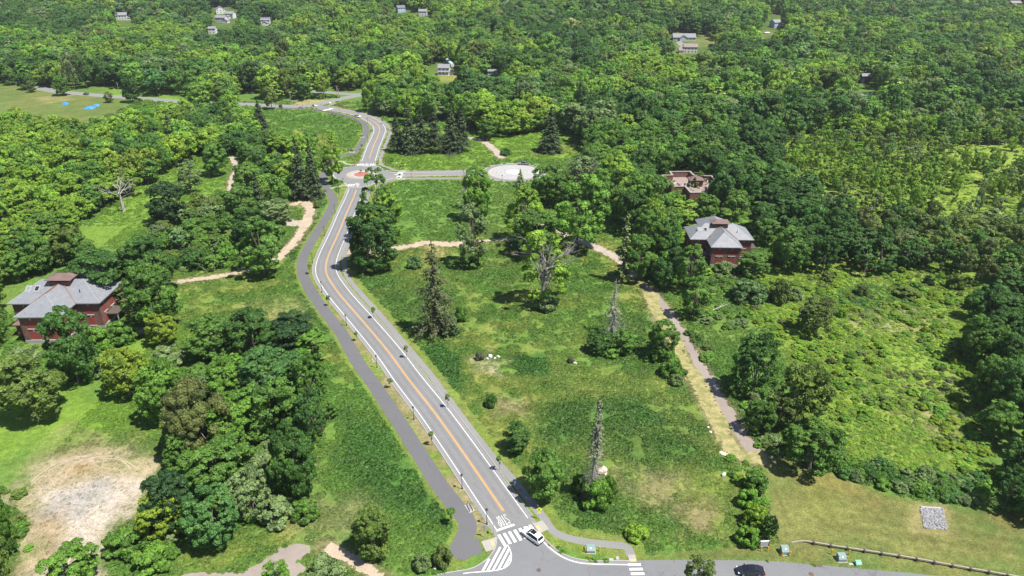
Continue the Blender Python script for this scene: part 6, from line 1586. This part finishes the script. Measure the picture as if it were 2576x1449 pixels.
    B().box(s["body"][0][0] - .06, s["body"][0][0] - .045, -.26, .26, .62, .76).o("number_plate", MATS["plate"], r)
    B().box(s["body"][-1][0] - .12, s["body"][-1][0] + .03, -.6, .6, .36, .52).o("grille", MATS["cladding"], r)
    if style == "suv": B().box(xm - .05, x1 - .08, -hw * .8, hw * .8, zr + .135, zr + .15).o("sunroof", MATS["car_glass"], r)
    if style == "sedan": B().box(x0 + .5, x1 - .2, -.45, .45, zr + .125, zr + .14).o("sunroof", MATS["car_glass"], r)
    if style == "pickup": B().box(-2.5, -1.05, -.72, .72, 1.075, 1.12).o("cargo_bed", MATS["cladding"], r)
    return r
ctr = lambda a, b, L: ((Vector(a) + Vector(b)) / 2 + (Vector(a) - Vector(b)).normalized() * L / 2, (Vector(a) + Vector(b)) / 2 - (Vector(a) - Vector(b)).normalized() * L / 2)
n_, t_ = ctr(G(*CC(1268, 790)), G(*CC(1462, 932)), 4.6); car("white compact sport utility car turning across the zebra crossing", n_, t_, "suv", "car_white", "moving_car")
n_, t_ = ctr(G(*C9(420, 1424)), G(*C9(592, 1430)), 4.8); car("black sedan driving on the street along the bottom", n_, t_, "sedan", "car_black", "moving_car")
n_, t_ = ctr(G(1304, 414.5), G(1330, 414.5), 5.0); car("grey pickup truck on the far rim of the turning circle", n_, t_, "pickup", "car_grey", "pickup_truck")
n_, t_ = ctr(G(894, 294), G(906, 296), 4.6); car("white car driving on the far curving road", t_, n_, "suv", "car_white", "moving_car")
n_, t_ = ctr(G(209, 238.5), G(224, 239.5), 4.7); car("dark blue car on the far road behind the left field", n_, t_, "suv", "car_blue", "moving_car")

# ================================================================== STREET FURNITURE
lamp_m = {}
def lamp_parts():
    b = B().lathe([(.19, 0), (.19, .12), (.14, .2), (.12, .62), (.065, .75), (.055, 3.2), (.085, 3.25), (.085, 3.32)], 10); pole = b.m("pole"); pole.materials.append(MATS["black_metal"])
    b = B().lathe([(.10, 3.32), (.20, 3.45), (.23, 3.78), (.10, 3.80)], 10); gl = b.m("lantern"); gl.materials.append(MATS["lamp_glass"])
    b = B().lathe([(.27, 3.78), (.25, 3.86), (.12, 3.98), (.03, 4.02), (.03, 4.16)], 10); cp = b.m("cap"); cp.materials.append(MATS["black_metal"])
    b = B()
    for k in range(6):
        a = k * 1.047; b.tube([(.20 * math.cos(a), .20 * math.sin(a), 3.44), (.24 * math.cos(a), .24 * math.sin(a), 3.79)], .03, 4)
    fr = b.m("frame"); fr.materials.append(MATS["black_metal"])
    b = B().box(-.33, .33, -.33, .33, -.1, .07); ba = b.m("base"); ba.materials.append(MATS["concrete"])
    return pole, gl, cp, fr, ba
LP = lamp_parts()
LAMPS = [(1225, 1320, "beside the stop line at the junction"), (1162.7, 1231, "second up from the junction beside the cycle path"), (1041.4, 1057.7, "third up from the junction beside the cycle path"), (948.7, 926.3, "fourth up from the junction, near the hydrant"), (872, 821.3, "fifth up from the junction"), (810.3, 737, "below the bend of the main road"), (786.7, 663, "on the outside of the main road's bend"), (816.7, 594.7, "above the bend between path and road"),
         (843.3, 538, "between cycle path and road below the roundabout"), (853.2, 490.9, "on the grass wedge below the roundabout"), (863.2, 417.8, "left above the roundabout"), (970.6, 414, "right above the roundabout"), (1034.6, 446.5, "on the near side of the east road"), (1036.8, 432.3, "on the far side of the east road"), (1200, 418, "at the left end of the turning circle's lawn"), (1263.4, 461.5, "on the near rim of the turning circle"), (1319.7, 407, "on the far rim of the turning circle"),
         (925.6, 358.8, "on the north road's inner verge"), (878, 390.8, "beside the bench path left of the north road"), (937, 332.5, "at the inside of the north curve"), (924.8, 311.6, "at the top of the north curve"), (854, 284, "on the far straight before the junction"), (834, 280, "near the far zebra crossing"), (761.4, 270.5, "at the far junction"), (694, 267.5, "at the far end of the cycle path")]
for u, v, ph in LAMPS:
    g = G(u, v); r = thing("street_lamp", "black lantern street lamp " + ph, "street lamp", g, 0, "black lantern street lamps")
    for nm, me in zip(("pole", "lantern", "cap", "lantern_frame", "base"), LP): obj(nm, me, parent=r)
    mark([g.x], [g.y])
# bollards
b = B().lathe([(.1, -.2), (.1, 1.12), (.085, 1.19), (.04, 1.225)], 10).m("bollard"); b.materials.append(MATS["safety_yellow"])
for q, ph in zip([(1471.4, 1388.5), (1481, 1404.8), (1508, 1387.3), (1914, 1387.2), (1930.6, 1387.2), (1967.3, 1399.2), (1986.6, 1399.2), (2091.3, 1395), (2134.6, 1396.6), (2109, 1410), (2129.6, 1412.2)],
                 ["left of the green cabinet by the junction", "in front of the green cabinet by the junction", "right of the green cabinet by the junction", "left one in front of the grey sign panel", "right one in front of the grey sign panel", "left one before the lone green cabinet", "right one before the lone green cabinet", "behind left of the roadside cabinet", "behind right of the roadside cabinet", "front left of the roadside cabinet", "front right of the roadside cabinet"]):
    o = obj("bollard", b, loc=G(*q)); tag(o, "yellow steel bollard " + ph, "bollard", "yellow bollards")
def cabinet(label, u, v, w, d, h, mat="box_green", rz=0.0, pad=True):
    g = G(u, v); r = thing("utility_cabinet", label, "utility box", g, rz, "green utility cabinets"); 
    if pad: B().box(-w * .62, w * .62, -d * .62, d * .62, -.1, .06).o("pad", MATS["concrete"], r)
    z = .06; v_ = [(-w / 2, -d / 2, z), (w / 2, -d / 2, z), (w / 2, d / 2, z), (-w / 2, d / 2, z), (-w / 2, -d / 2, h * .55), (w / 2, -d / 2, h * .55), (w / 2, -d * .05, h), (-w / 2, -d * .05, h), (w / 2, d / 2, h), (-w / 2, d / 2, h)]
    B().add(v_, [(0, 1, 5, 4), (4, 5, 6, 7), (7, 6, 8, 9), (9, 8, 2, 3), (1, 2, 8, 6, 5), (3, 0, 4, 7, 9)]).o("body", MATS[mat], r)
    B().add([(-.14, -d * .30, h * .80), (.14, -d * .30, h * .80), (.14, -d * .17, h * .925), (-.14, -d * .17, h * .925)], [(0, 1, 2, 3)]).o("label_plate", MATS["plate"], r).location = (0, -.015, .02)
    B().box(-w / 2 - .03, w / 2 + .03, -.02 + d / 2, d / 2 + .02, h - .1, h + .03).o("lid_edge", MATS[mat], r)
cabinet("green utility cabinet between three bollards beside the junction kerb", 1485.4, 1386, 1.55, 1.25, 1.1)
cabinet("lone green utility cabinet behind two bollards near the timber rail", 1972.3, 1390.5, 1.35, 1.2, 1.35)
cabinet("green utility cabinet among four bollards below the timber rail", 2115.6, 1408, 1.4, 1.2, 1.2)
cabinet("small mint green pedestal box at the kerb below the timber rail", 2158, 1420.5, 1.0, .8, .75, "mint_green", pad=False)
# grey sign panel on posts
g = G(1920.6, 1379.5); r = thing("notice_board", "weathered grey notice panel on dark posts behind two yellow bollards", "sign", g, R(4))
M("weathered", (0.36, 0.36, 0.37), 0.85, 0.3, 2, 8)
bd = B().box(-.75, .75, -.06, .06, .35, 1.75).o("panel", MATS["weathered"], r); B().box(-.8, .8, -.09, .09, 1.76, 1.84).o("cap_rail", MATS["plate"], r)
for xx in (-.85, .85): B().box(xx - .09, xx + .09, -.1, .1, -.2, 1.8).o("post", MATS["dark_timber"], r)
for k in range(4): B().box(-.6, .6, -.068, -.062, .55 + k * .28, .68 + k * .28).o("faded_strip", MATS["grey_metal"], bd)
# covers and grates
def disc(name, label, u, v, rr, mat, cat, sq=None):
    g = G(u, v); o = (B().lathe([(rr, 0), (rr, .012), (rr * .96, .016)], 20) if sq is None else B().box(-sq[0] / 2, sq[0] / 2, -sq[1] / 2, sq[1] / 2, 0, .016)).o(name, MATS[mat], loc=(g.x, g.y, ZR + .006 if cat != "cover" else .02)); return tag(o, label, cat)
disc("manhole_cover", "round manhole cover in the junction below the white car", *CC(1462, 1358), .42, "iron", "manhole")
disc("manhole_cover", "round manhole cover in the street ahead of the black sedan", *C9(970, 1436), .45, "iron", "manhole")
disc("manhole_cover", "rust red manhole cover in the footpath edge", *CC(1168, 118), .5, "red_paving", "manhole")
disc("drain_grate", "square drain grate beside the kerb behind the white car", *CC(1630, 968), 0, "iron", "drain", (.75, .6))
disc("drain_grate", "square brown drain grate at the street edge right of the black sedan", *C9(1032, 1372), 0, "iron", "drain", (.8, .6))
disc("utility_cover", "pale green ground cover on the grass beside the footpath", *CC(1452, 208), 0, "mint_green", "cover", (.8, .6))
disc("utility_cover", "flat pale ground cover nearest the kerb corner", 1537.5, 1407, 0, "concrete_pale", "cover", (.75, .45))
disc("utility_cover", "upright pale ground cover beside the kerb ramp corner", 1553.6, 1404, 0, "concrete_pale", "cover", (.5, .75))
disc("utility_cover", "white slab beside the mint green pedestal", 2142, 1419, 0, "concrete_pale", "cover", (.9, .45))
for k, (px_, py_) in enumerate(((530, 285), (895, 800), (250, 735))):
    pass
# timber guard rail
rail = catmull(gp([C9(820, 1196), C9(905, 1192), C9(1000, 1212), C9(1200, 1245), C9(1500, 1290), C9(1800, 1340), C9(2100, 1395), C9(2430, 1452), C9(2800, 1520)]), 1.0)
gr = thing("guard_rail", "weathered timber guard rail along the mown bank above the street", "guard rail", (rail[0][0], rail[0][1], 0)); o0 = np.array([rail[0][0], rail[0][1]])
q = rail - o0; n = len(q); zt = np.minimum(.62, .1 + np.arange(n) * .13); L_, R_ = offs(q, .12), offs(q, -.12); v = []
for i in range(n): v += [(*L_[i], zt[i] - .26), (*L_[i], zt[i]), (*R_[i], zt[i]), (*R_[i], zt[i] - .26)]
bb = B().add(v, [(4 * i + k, 4 * i + (k + 1) % 4, 4 * i + 4 + (k + 1) % 4, 4 * i + 4 + k) for i in range(n - 1) for k in range(4)] + [(0, 1, 2, 3)]); bb.o("rail", MATS["timber"], gr)
cum = np.hstack([[0], np.cumsum(np.linalg.norm(np.diff(q, axis=0), axis=1))])
for d_ in np.arange(4.0, cum[-1], 2.9):
    xx, yy = np.interp(d_, cum, q[:, 0]), np.interp(d_, cum, q[:, 1]); B().box(xx - .16, xx + .16, yy - .30, yy + .3, -.3, .68).o("post", MATS["dark_timber"], gr)
# steel rail along the far cycle path
fr_c = offs(cyc_c, 2.3); px_, py_, _ = PIX(fr_c[:, 0], fr_c[:, 1], 0 * fr_c[:, 0]); sel = fr_c[(py_ < 334) & (px_ > 745)]
if len(sel) > 4:
    fn = thing("path_railing", "low dark railing along the far curve of the cycle path", "railing", (sel[0][0], sel[0][1], 0)); q = sel - sel[0]
    for z in (.55, 1.0): B().tube([(a[0], a[1], z) for a in q], .06, 4).o("rail", MATS["dark_timber"], fn)
    for a in q[::2]: B().box(a[0] - .08, a[0] + .08, a[1] - .08, a[1] + .08, -.2, 1.1).o("post", MATS["dark_timber"], fn)
# riprap chute
A = np.array(gp([C9(1790, 930), C9(1962, 932), C9(2000, 1100), C9(1825, 1090)]))
struct(patch("riprap_bed", A, 0.012, MATS["gravel"], rough=.5, seed=4))
rb = B(); ico = bmesh.new(); bmesh.ops.create_icosphere(ico, subdivisions=1, radius=1.0); iv = [tuple(v.co) for v in ico.verts]; jf = [tuple(v.index for v in f.verts) for f in ico.faces]; ico.free()
rs = np.random.default_rng(3); x0, y0 = A.min(0); x1, y1 = A.max(0); k_ = 0
while k_ < 620:
    xx, yy = rs.uniform(x0, x1), rs.uniform(y0, y1)
    if not inside(A, np.array([xx]), np.array([yy]))[0]: continue
    s_ = .12 + .2 * rs.random(); k_ += 1; sc_ = rs.uniform(.6, 1.2, 3) * s_; an = rs.random() * 6; c_, sn = math.cos(an), math.sin(an)
    rb.add([(xx + (a * c_ - b * sn) * sc_[0], yy + (a * sn + b * c_) * sc_[1], .05 + c * sc_[2] * .8) for a, b, c in iv], jf)
o = rb.o("rubble", M("riprap", (0.20, 0.20, 0.21), 0.9, 0.5, 1.5, 6)); o["kind"] = "stuff"; o["label"] = "grey riprap stones of the chute in the mown bank"
p0, p1 = G(*C9(1795, 932)), G(*C9(1945, 942)); o = B().tube([(p0.x, p0.y, .15), (p1.x, p1.y, .15)], .18, 7).o("log", MATS["pale_bark"]); tag(o, "pale log lying across the top of the riprap chute", "log")
# boulders
def boulder(label, u, v, w, h, mat, seed, d=None):
    rs = np.random.default_rng(seed); bm = bmesh.new(); bmesh.ops.create_icosphere(bm, subdivisions=2, radius=1.0)
    for vt in bm.verts:
        n_ = vt.co.normalized(); k = 1 + .22 * math.sin(3 * n_.x + seed) * math.cos(2.6 * n_.y + 1.3 * seed) + .10 * rs.normal(); vt.co = Vector((n_.x * k * w / 2, n_.y * k * (d or w * .75) / 2, max(-.25 * h, n_.z * k * h * .62)))
    me = bpy.data.meshes.new("boulder"); bm.to_mesh(me); bm.free(); g = G(u, v); o = obj("boulder", me, MATS[mat], loc=(g.x, g.y, h * .25), rot=(0, 0, seed)); return tag(o, label, "rock", "rocks in the meadow")
boulder("large pinkish boulder right of the dying spruce", 1515.5, 1190, 2.3, 1.9, "tan_rock", 1, 2.0)
boulder("bluish grey rock, largest of the meadow rock pile", 1233, 900, 1.5, 1.2, "grey_rock", 2)
boulder("tan rock at the right of the meadow rock pile", 1254, 900, 1.2, .8, "tan_rock", 3)
boulder("small pale rock in the middle of the meadow rock pile", 1245, 903, .8, .6, "tan_rock", 4)
boulder("pale rock at the left of the meadow rock pile", 1226, 904, .9, .7, "grey_rock", 5)
boulder("white stone beside the silvery shrub in the meadow", 1447, 915, 1.1, .6, "grey_rock", 6)
boulder("whitish stone in the weeds near the footpath corner", 1600.4, 1344, .9, .7, "grey_rock", 7)
boulder("white stone on the grass at the foot of the cycle path", 1094.7, 1431.5, .7, .5, "grey_rock", 8)
boulder("flat brown slab at the lower end of the old drive", 1818, 1141, 2.2, .3, "tan_rock", 9, 1.4)
boulder("white stone in the bushes below the old drive", 1820, 1197, 1.1, .9, "grey_rock", 10)
boulder("white stone below the brown slab", 1834, 1157, .9, .5, "grey_rock", 11)
boulder("grey stone highest beside the straw strip", 1787, 1088, .9, .4, "tan_rock", 12)
boulder("pale stone second beside the straw strip", 1781, 1076, .7, .35, "grey_rock", 13)
# signs
def sign_post(root, h): B().box(-.03, .03, -.03, .03, -.2, h).o("post", MATS["grey_metal"], root)
g = G(*CC(1462, 572)); r = thing("crossing_sign", "fluorescent yellow pedestrian crossing sign beside the footpath", "sign", g, R(-4)); sign_post(r, 2.9)
dm = B().poly([(0, -.55), (.55, 0), (0, .55), (-.55, 0)], 0, .03).m("diamond"); dm.materials.append(MATS["sign_yellow"])
dp = obj("sign_plate", dm, parent=r, loc=(0, -.04, 2.55), rot=(R(90), 0, 0))
fg = B()                                             # walking figure
fg.lathe([(.055, 0), (.055, .006)], 10, (0.02, .26)); fg.poly([(-.07, .18), (.08, .19), (.05, -.04), (-.06, -.04)], 0, .006); fg.poly([(-.06, -.03), (-.01, -.03), (-.10, -.34), (-.17, -.34)], 0, .006); fg.poly([(0, -.03), (.05, -.03), (.16, -.32), (.09, -.34)], 0, .006); fg.poly([(.06, .17), (.09, .14), (.2, .0), (.16, -.03)], 0, .006); fg.poly([(-.07, .17), (-.05, .1), (-.16, -.02), (-.2, .02)], 0, .006)
fm = fg.m("figure"); fm.materials.append(MATS["black_metal"]); obj("walking_figure", fm, parent=dp, loc=(0, 0, .032))
pq = obj("arrow_plate", B().box(-.3, .3, -.055, -.035, 1.55, 1.86).m("plate"), MATS["sign_yellow"], r)
B().add([(-.2, -.058, 1.77), (-.17, -.058, 1.80), (.13, -.058, 1.65), (.1, -.058, 1.62)], [(0, 1, 2, 3)]).o("arrow", MATS["black_metal"], pq)
g = G(*CC(622, 850)); r = thing("stop_sign", "back of a grey stop sign beside the junction lamp", "sign", g, R(8)); sign_post(r, 3.0)
oc = B().poly([(.38 * math.cos(R(22.5 + 45 * k)), .38 * math.sin(R(22.5 + 45 * k))) for k in range(8)], 0, .02).m("octagon"); oc.materials.append(MATS["grey_metal"]); obj("sign_plate", oc, parent=r, loc=(0, .05, 2.6), rot=(R(90), 0, 0), scale=(1.25, 1.25, 1))
of = B().poly([(.36 * math.cos(R(22.5 + 45 * k)), .36 * math.sin(R(22.5 + 45 * k))) for k in range(8)], 0, .004).m("face"); of.materials.append(M("stop_red", (.5, .02, .02), .5, .05)); obj("sign_face", of, parent=r, loc=(0, .056, 2.6), rot=(R(90), 0, 0), scale=(1.25, 1.25, 1))
B().box(-.38, .38, .035, .055, 1.75, 2.05).o("lower_plate", MATS["grey_metal"], r)
g = G(*CC(757, 812)); r = thing("street_sign", "thin sign post seen edge-on beside the kerb ramp", "sign", g, R(80)); sign_post(r, 2.9); B().box(-.3, .3, -.05, -.03, 2.1, 2.85).o("sign_plate", MATS["grey_metal"], r)
for u, v, mat, ph in ((957.5, 413, "sign_yellow", "yellow crossing sign at the north zebra of the roundabout"), (1020, 424, "sign_yellow", "small yellow marker post on the grass beyond the east road"), (843, 267, "sign_yellow", "yellow sign at the far junction corner"), (863.6, 461, "grey_metal", "grey sign back on the near left of the roundabout"), (889.5, 404, "grey_metal", "upper grey sign back left of the north zebra"), (885, 411, "grey_metal", "lower grey sign back left of the north zebra"), (808.4, 270, "grey_metal", "grey sign back at the far junction"), (999, 421, "plate", "white and red marker on the grass beyond the east road"), (992, 475, "sign_yellow", "yellow marker in the field right of the leaning trees")):
    g = G(u, v); r = thing("road_sign", ph, "sign", g, 0, "road signs"); sign_post(r, 2.4); B().poly([(0, -.5), (.5, 0), (0, .5), (-.5, 0)], 0, .03).o("sign_plate", MATS[mat], r, loc=(0, -.04, 2.1), rot=(R(90), 0, 0))
# bicycle rack
pad = gp([CC(308, 350), CC(402, 321), CC(470, 440), CC(390, 476)]); struct(patch("concrete_pad", pad, .03, MATS["concrete_pale"]))
pc = np.mean(np.array(pad), 0); dr = np.array(gp([CC(395, 440)])[0]) - np.array(gp([CC(350, 345)])[0]); ang = math.atan2(dr[1], dr[0])
r = thing("bicycle_rack", "black bicycle rack on a pale concrete pad beside the cycle path", "bicycle rack", (pc[0], pc[1], .03), ang)
for yy in (-.3, .3): B().tube([(-1.1, yy, .03), (1.1, yy, .03)], .05, 6).o("base_rail", MATS["black_metal"], r)
for k in range(5):
    xx = -.9 + k * .45; B().tube([(xx, -.3, .03), (xx, -.3, .7), (xx, -.15, .85), (xx, .15, .85), (xx, .3, .7), (xx, .3, .03)], .04, 6).o("hoop", MATS["black_metal"], r)
# benches by the far cycle path
for u, v, rz, ph in ((909.8, 345, R(70), "inside the north curve of the cycle path"), (884.8, 382.6, R(20), "near the fork left of the north road")):
    g = G(u, v); struct(patch("concrete_pad", [(g.x - 1.6, g.y - 1.0), (g.x + 1.6, g.y - 1.0), (g.x + 1.6, g.y + 1.0), (g.x - 1.6, g.y + 1.0)], .025, MATS["concrete_pale"]))
    r = thing("park_bench", "dark bench on a white concrete pad " + ph, "bench", (g.x, g.y, .025), 0, "benches by the cycle path")
    B().box(-.9, .9, -.25, .25, .42, .48).o("seat", MATS["dark_timber"], r); B().box(-.9, .9, .24, .30, .5, .95).o("backrest", MATS["dark_timber"], r)
    for xx in (-.75, .75): B().box(xx - .05, xx + .05, -.22, .28, 0, .42).o("leg", MATS["black_metal"], r)
# hydrant
g = G(937.7, 909); r = thing("fire_hydrant", "small pale fire hydrant between cycle path and road", "hydrant", g); B().lathe([(.16, 0), (.16, .08), (.11, .1), (.11, .55), (.14, .58), (.1, .72), (.03, .78)], 10).o("body", MATS["house_white"], r); B().tube([(-.2, 0, .45), (.2, 0, .45)], .06, 8).o("nozzle", MATS["grey_metal"], r)
# utility poles and wires
pole_tops = []
for u, v, vt, ph in ((849, 247.5, 214, "taller of the pair at the far junction"), (852, 246.5, 221, "shorter of the pair at the far junction"), (637.6, 252, 231, "left of the far curving road"), (731.4, 257.5, 231, "behind the far barricades"), (81, 198, 184, "behind the left field, leftmost"), (181, 219, 194.5, "behind the left field, beside the round tree"), (299, 231, 206, "behind the left field, rightmost"), (33, 648, 616, "pale and leaning at the left edge")):
    g, H, _ = size_from(u, vt, v, 10, 1.0); r = thing("utility_pole", "wooden utility pole " + ph, "pole", g, 0, "utility poles"); B().lathe([(.17, -.3), (.13, H * .6), (.1, H)], 8).o("pole", MATS["timber"], r)
    B().box(-1.2, 1.2, -.06, .06, H - .8, H - .62).o("crossarm", MATS["timber"], r); B().lathe([(.25, H - 2.4), (.25, H - 1.5)], 8, (.35, 0)).o("transformer", MATS["grey_metal"], r); pole_tops.append(Vector((g.x, g.y, g.z + H - .6)))
for i, (a, b_) in enumerate(((2, 3), (3, 0), (4, 5), (5, 6), (6, 2))):
    p, q = pole_tops[a], pole_tops[b_]; pts = [p.lerp(q, t) - Vector((0, 0, 1.2 * 4 * t * (1 - t))) for t in np.linspace(0, 1, 9)]; o = B().tube(pts, .035, 4).o("power_line", MATS["black_metal"]); tag(o, "thin overhead wire " + ("between the left field poles, first span", "x")[1].replace("x", ["left of the far barricades", "right of the far barricades", "over the left field's leftmost span", "over the left field's second span", "from the left field to the far curving road"][i]), "wire", "overhead wires")
# blue tarps
M("blue_tarp", (0.03, 0.22, 0.72), 0.45, 0.15, 0.8, 4)
for u, v, w, ph, sd in ((164.7, 262, 3.6, "alone on the left field", 1), (226, 272, 6.0, "largest of the group on the left field", 2), (243, 266.5, 3.6, "behind the largest one on the left field", 3)):
    rs = np.random.default_rng(sd); n = 7; vv = []
    for i in range(n):
        for j in range(n):
            a, b_ = i / (n - 1) - .5, j / (n - 1) - .5; e = max(abs(a), abs(b_)) * 2; vv.append((a * w, b_ * w * .8, .02 if e > .95 else 1.0 * (1 - e ** 2) + .35 * rs.random()))
    o = obj("tarpaulin", mesh("tarpaulin", vv, [(i * n + j, (i + 1) * n + j, (i + 1) * n + j + 1, i * n + j + 1) for i in range(n - 1) for j in range(n - 1)]), MATS["blue_tarp"], loc=G(u, v)); tag(o, "crumpled bright blue tarpaulin heap " + ph, "tarp", "blue tarps")
# far barricades and kiosk
for u, v, ph in ((742, 257.5, "left one behind the far junction"), (773, 256.5, "right one behind the far junction")):
    g = G(u, v); r = thing("barricade", "white and orange traffic barricade, " + ph, "barricade", g, 0, "barricades")
    for z in (.5, 1.0): B().box(-2.2, 2.2, -.05, .05, z, z + .3).o("board", MATS["house_white" if z > .6 else "safety_yellow"], r)
    for xx in (-2, 2): B().box(xx - .1, xx + .1, -.3, .3, 0, 1.4).o("leg", MATS["safety_yellow"], r)
g = G(706.4, 273.5); r = thing("sign_board", "dark square board on the grass edge below the far road", "sign", g); B().box(-1.2, 1.2, -.1, .1, .5, 2.6).o("panel", MATS["dark_timber"], r)
for xx in (-1.0, 1.0): B().box(xx - .1, xx + .1, -.08, .08, -.2, .5).o("post", MATS["timber"], r)
g = G(1929, 86); r = thing("boat_trailer", "white covered boat on the lawn of the blue-grey house", "boat", g, .3); smooth(loft([[(x, -w, .6), (x, w, .6), (x, w * 1.1, 1.3), (x, 0, 2.0 * h), (x, -w * 1.1, 1.3)] for x, w, h in ((-3.5, 1.0, .8), (0, 1.2, 1), (2.4, .9, .9), (3.6, .15, .7))]).o("cover", MATS["house_white"], r)); B().box(-3, 3, -.6, .6, 0, .6).o("cradle", MATS["grey_metal"], r)
# fallen pale branch in the scrub, brush heap beyond the spruces
for (a, b_, ph) in ((C6(200, 915), C6(345, 868), "in the scrub below the right slate-roofed house"), (CN(0, 0), CN(0, 0), "")):
    if not ph: continue
    p, q = G(*a), G(*b_); bb = B(); bb.tube([(p.x, p.y, .5), ((p.x + q.x) / 2, (p.y + q.y) / 2, .9), (q.x, q.y, 1.2)], [.13, .1, .04], 6); bb.tube([((p.x + q.x) / 2, (p.y + q.y) / 2, .9), (q.x - .4, q.y + 1.2, 1.5)], [.06, .02], 5); o = bb.o("fallen_branch", MATS["pale_bark"]); tag(o, "pale bare fallen branch lying " + ph, "branch")
g = G(1133, 392); bb = B(); rs = np.random.default_rng(4)
for k in range(40):
    a = rs.normal(0, 1.6); c_ = rs.normal(0, 1.1); bb.tube([(a, c_, .1), (a + rs.normal(0, .9), c_ + rs.normal(0, .9), .4 + rs.random() * 1.6)], [.07, .02], 3)
o = bb.o("brush_heap", MATS["dead_wood"], loc=g); o["kind"] = "stuff"; o["label"] = "heap of grey cut branches in front of the spruce row"

# ================================================================== AIR
m = bpy.data.materials.new("hazy_air"); m.use_nodes = True; nt = m.node_tree; nt.nodes.remove(nt.nodes["Principled BSDF"])
pv = nt.nodes.new("ShaderNodeVolumePrincipled"); pv.inputs["Density"].default_value = 0.00006; pv.inputs["Color"].default_value = (0.86, 0.93, 1.0, 1); pv.inputs["Anisotropy"].default_value = 0.2
nt.links.new(pv.outputs[0], nt.nodes["Material Output"].inputs["Volume"])
hz_ = B().box(-3260, 3260, -460, 5260, -8, 106).o("haze", m); hz_["kind"] = "stuff"; hz_["label"] = "thin summer haze over the whole valley"
scene.cycles.volume_bounces = 0

depsgraph = bpy.context.evaluated_depsgraph_get()
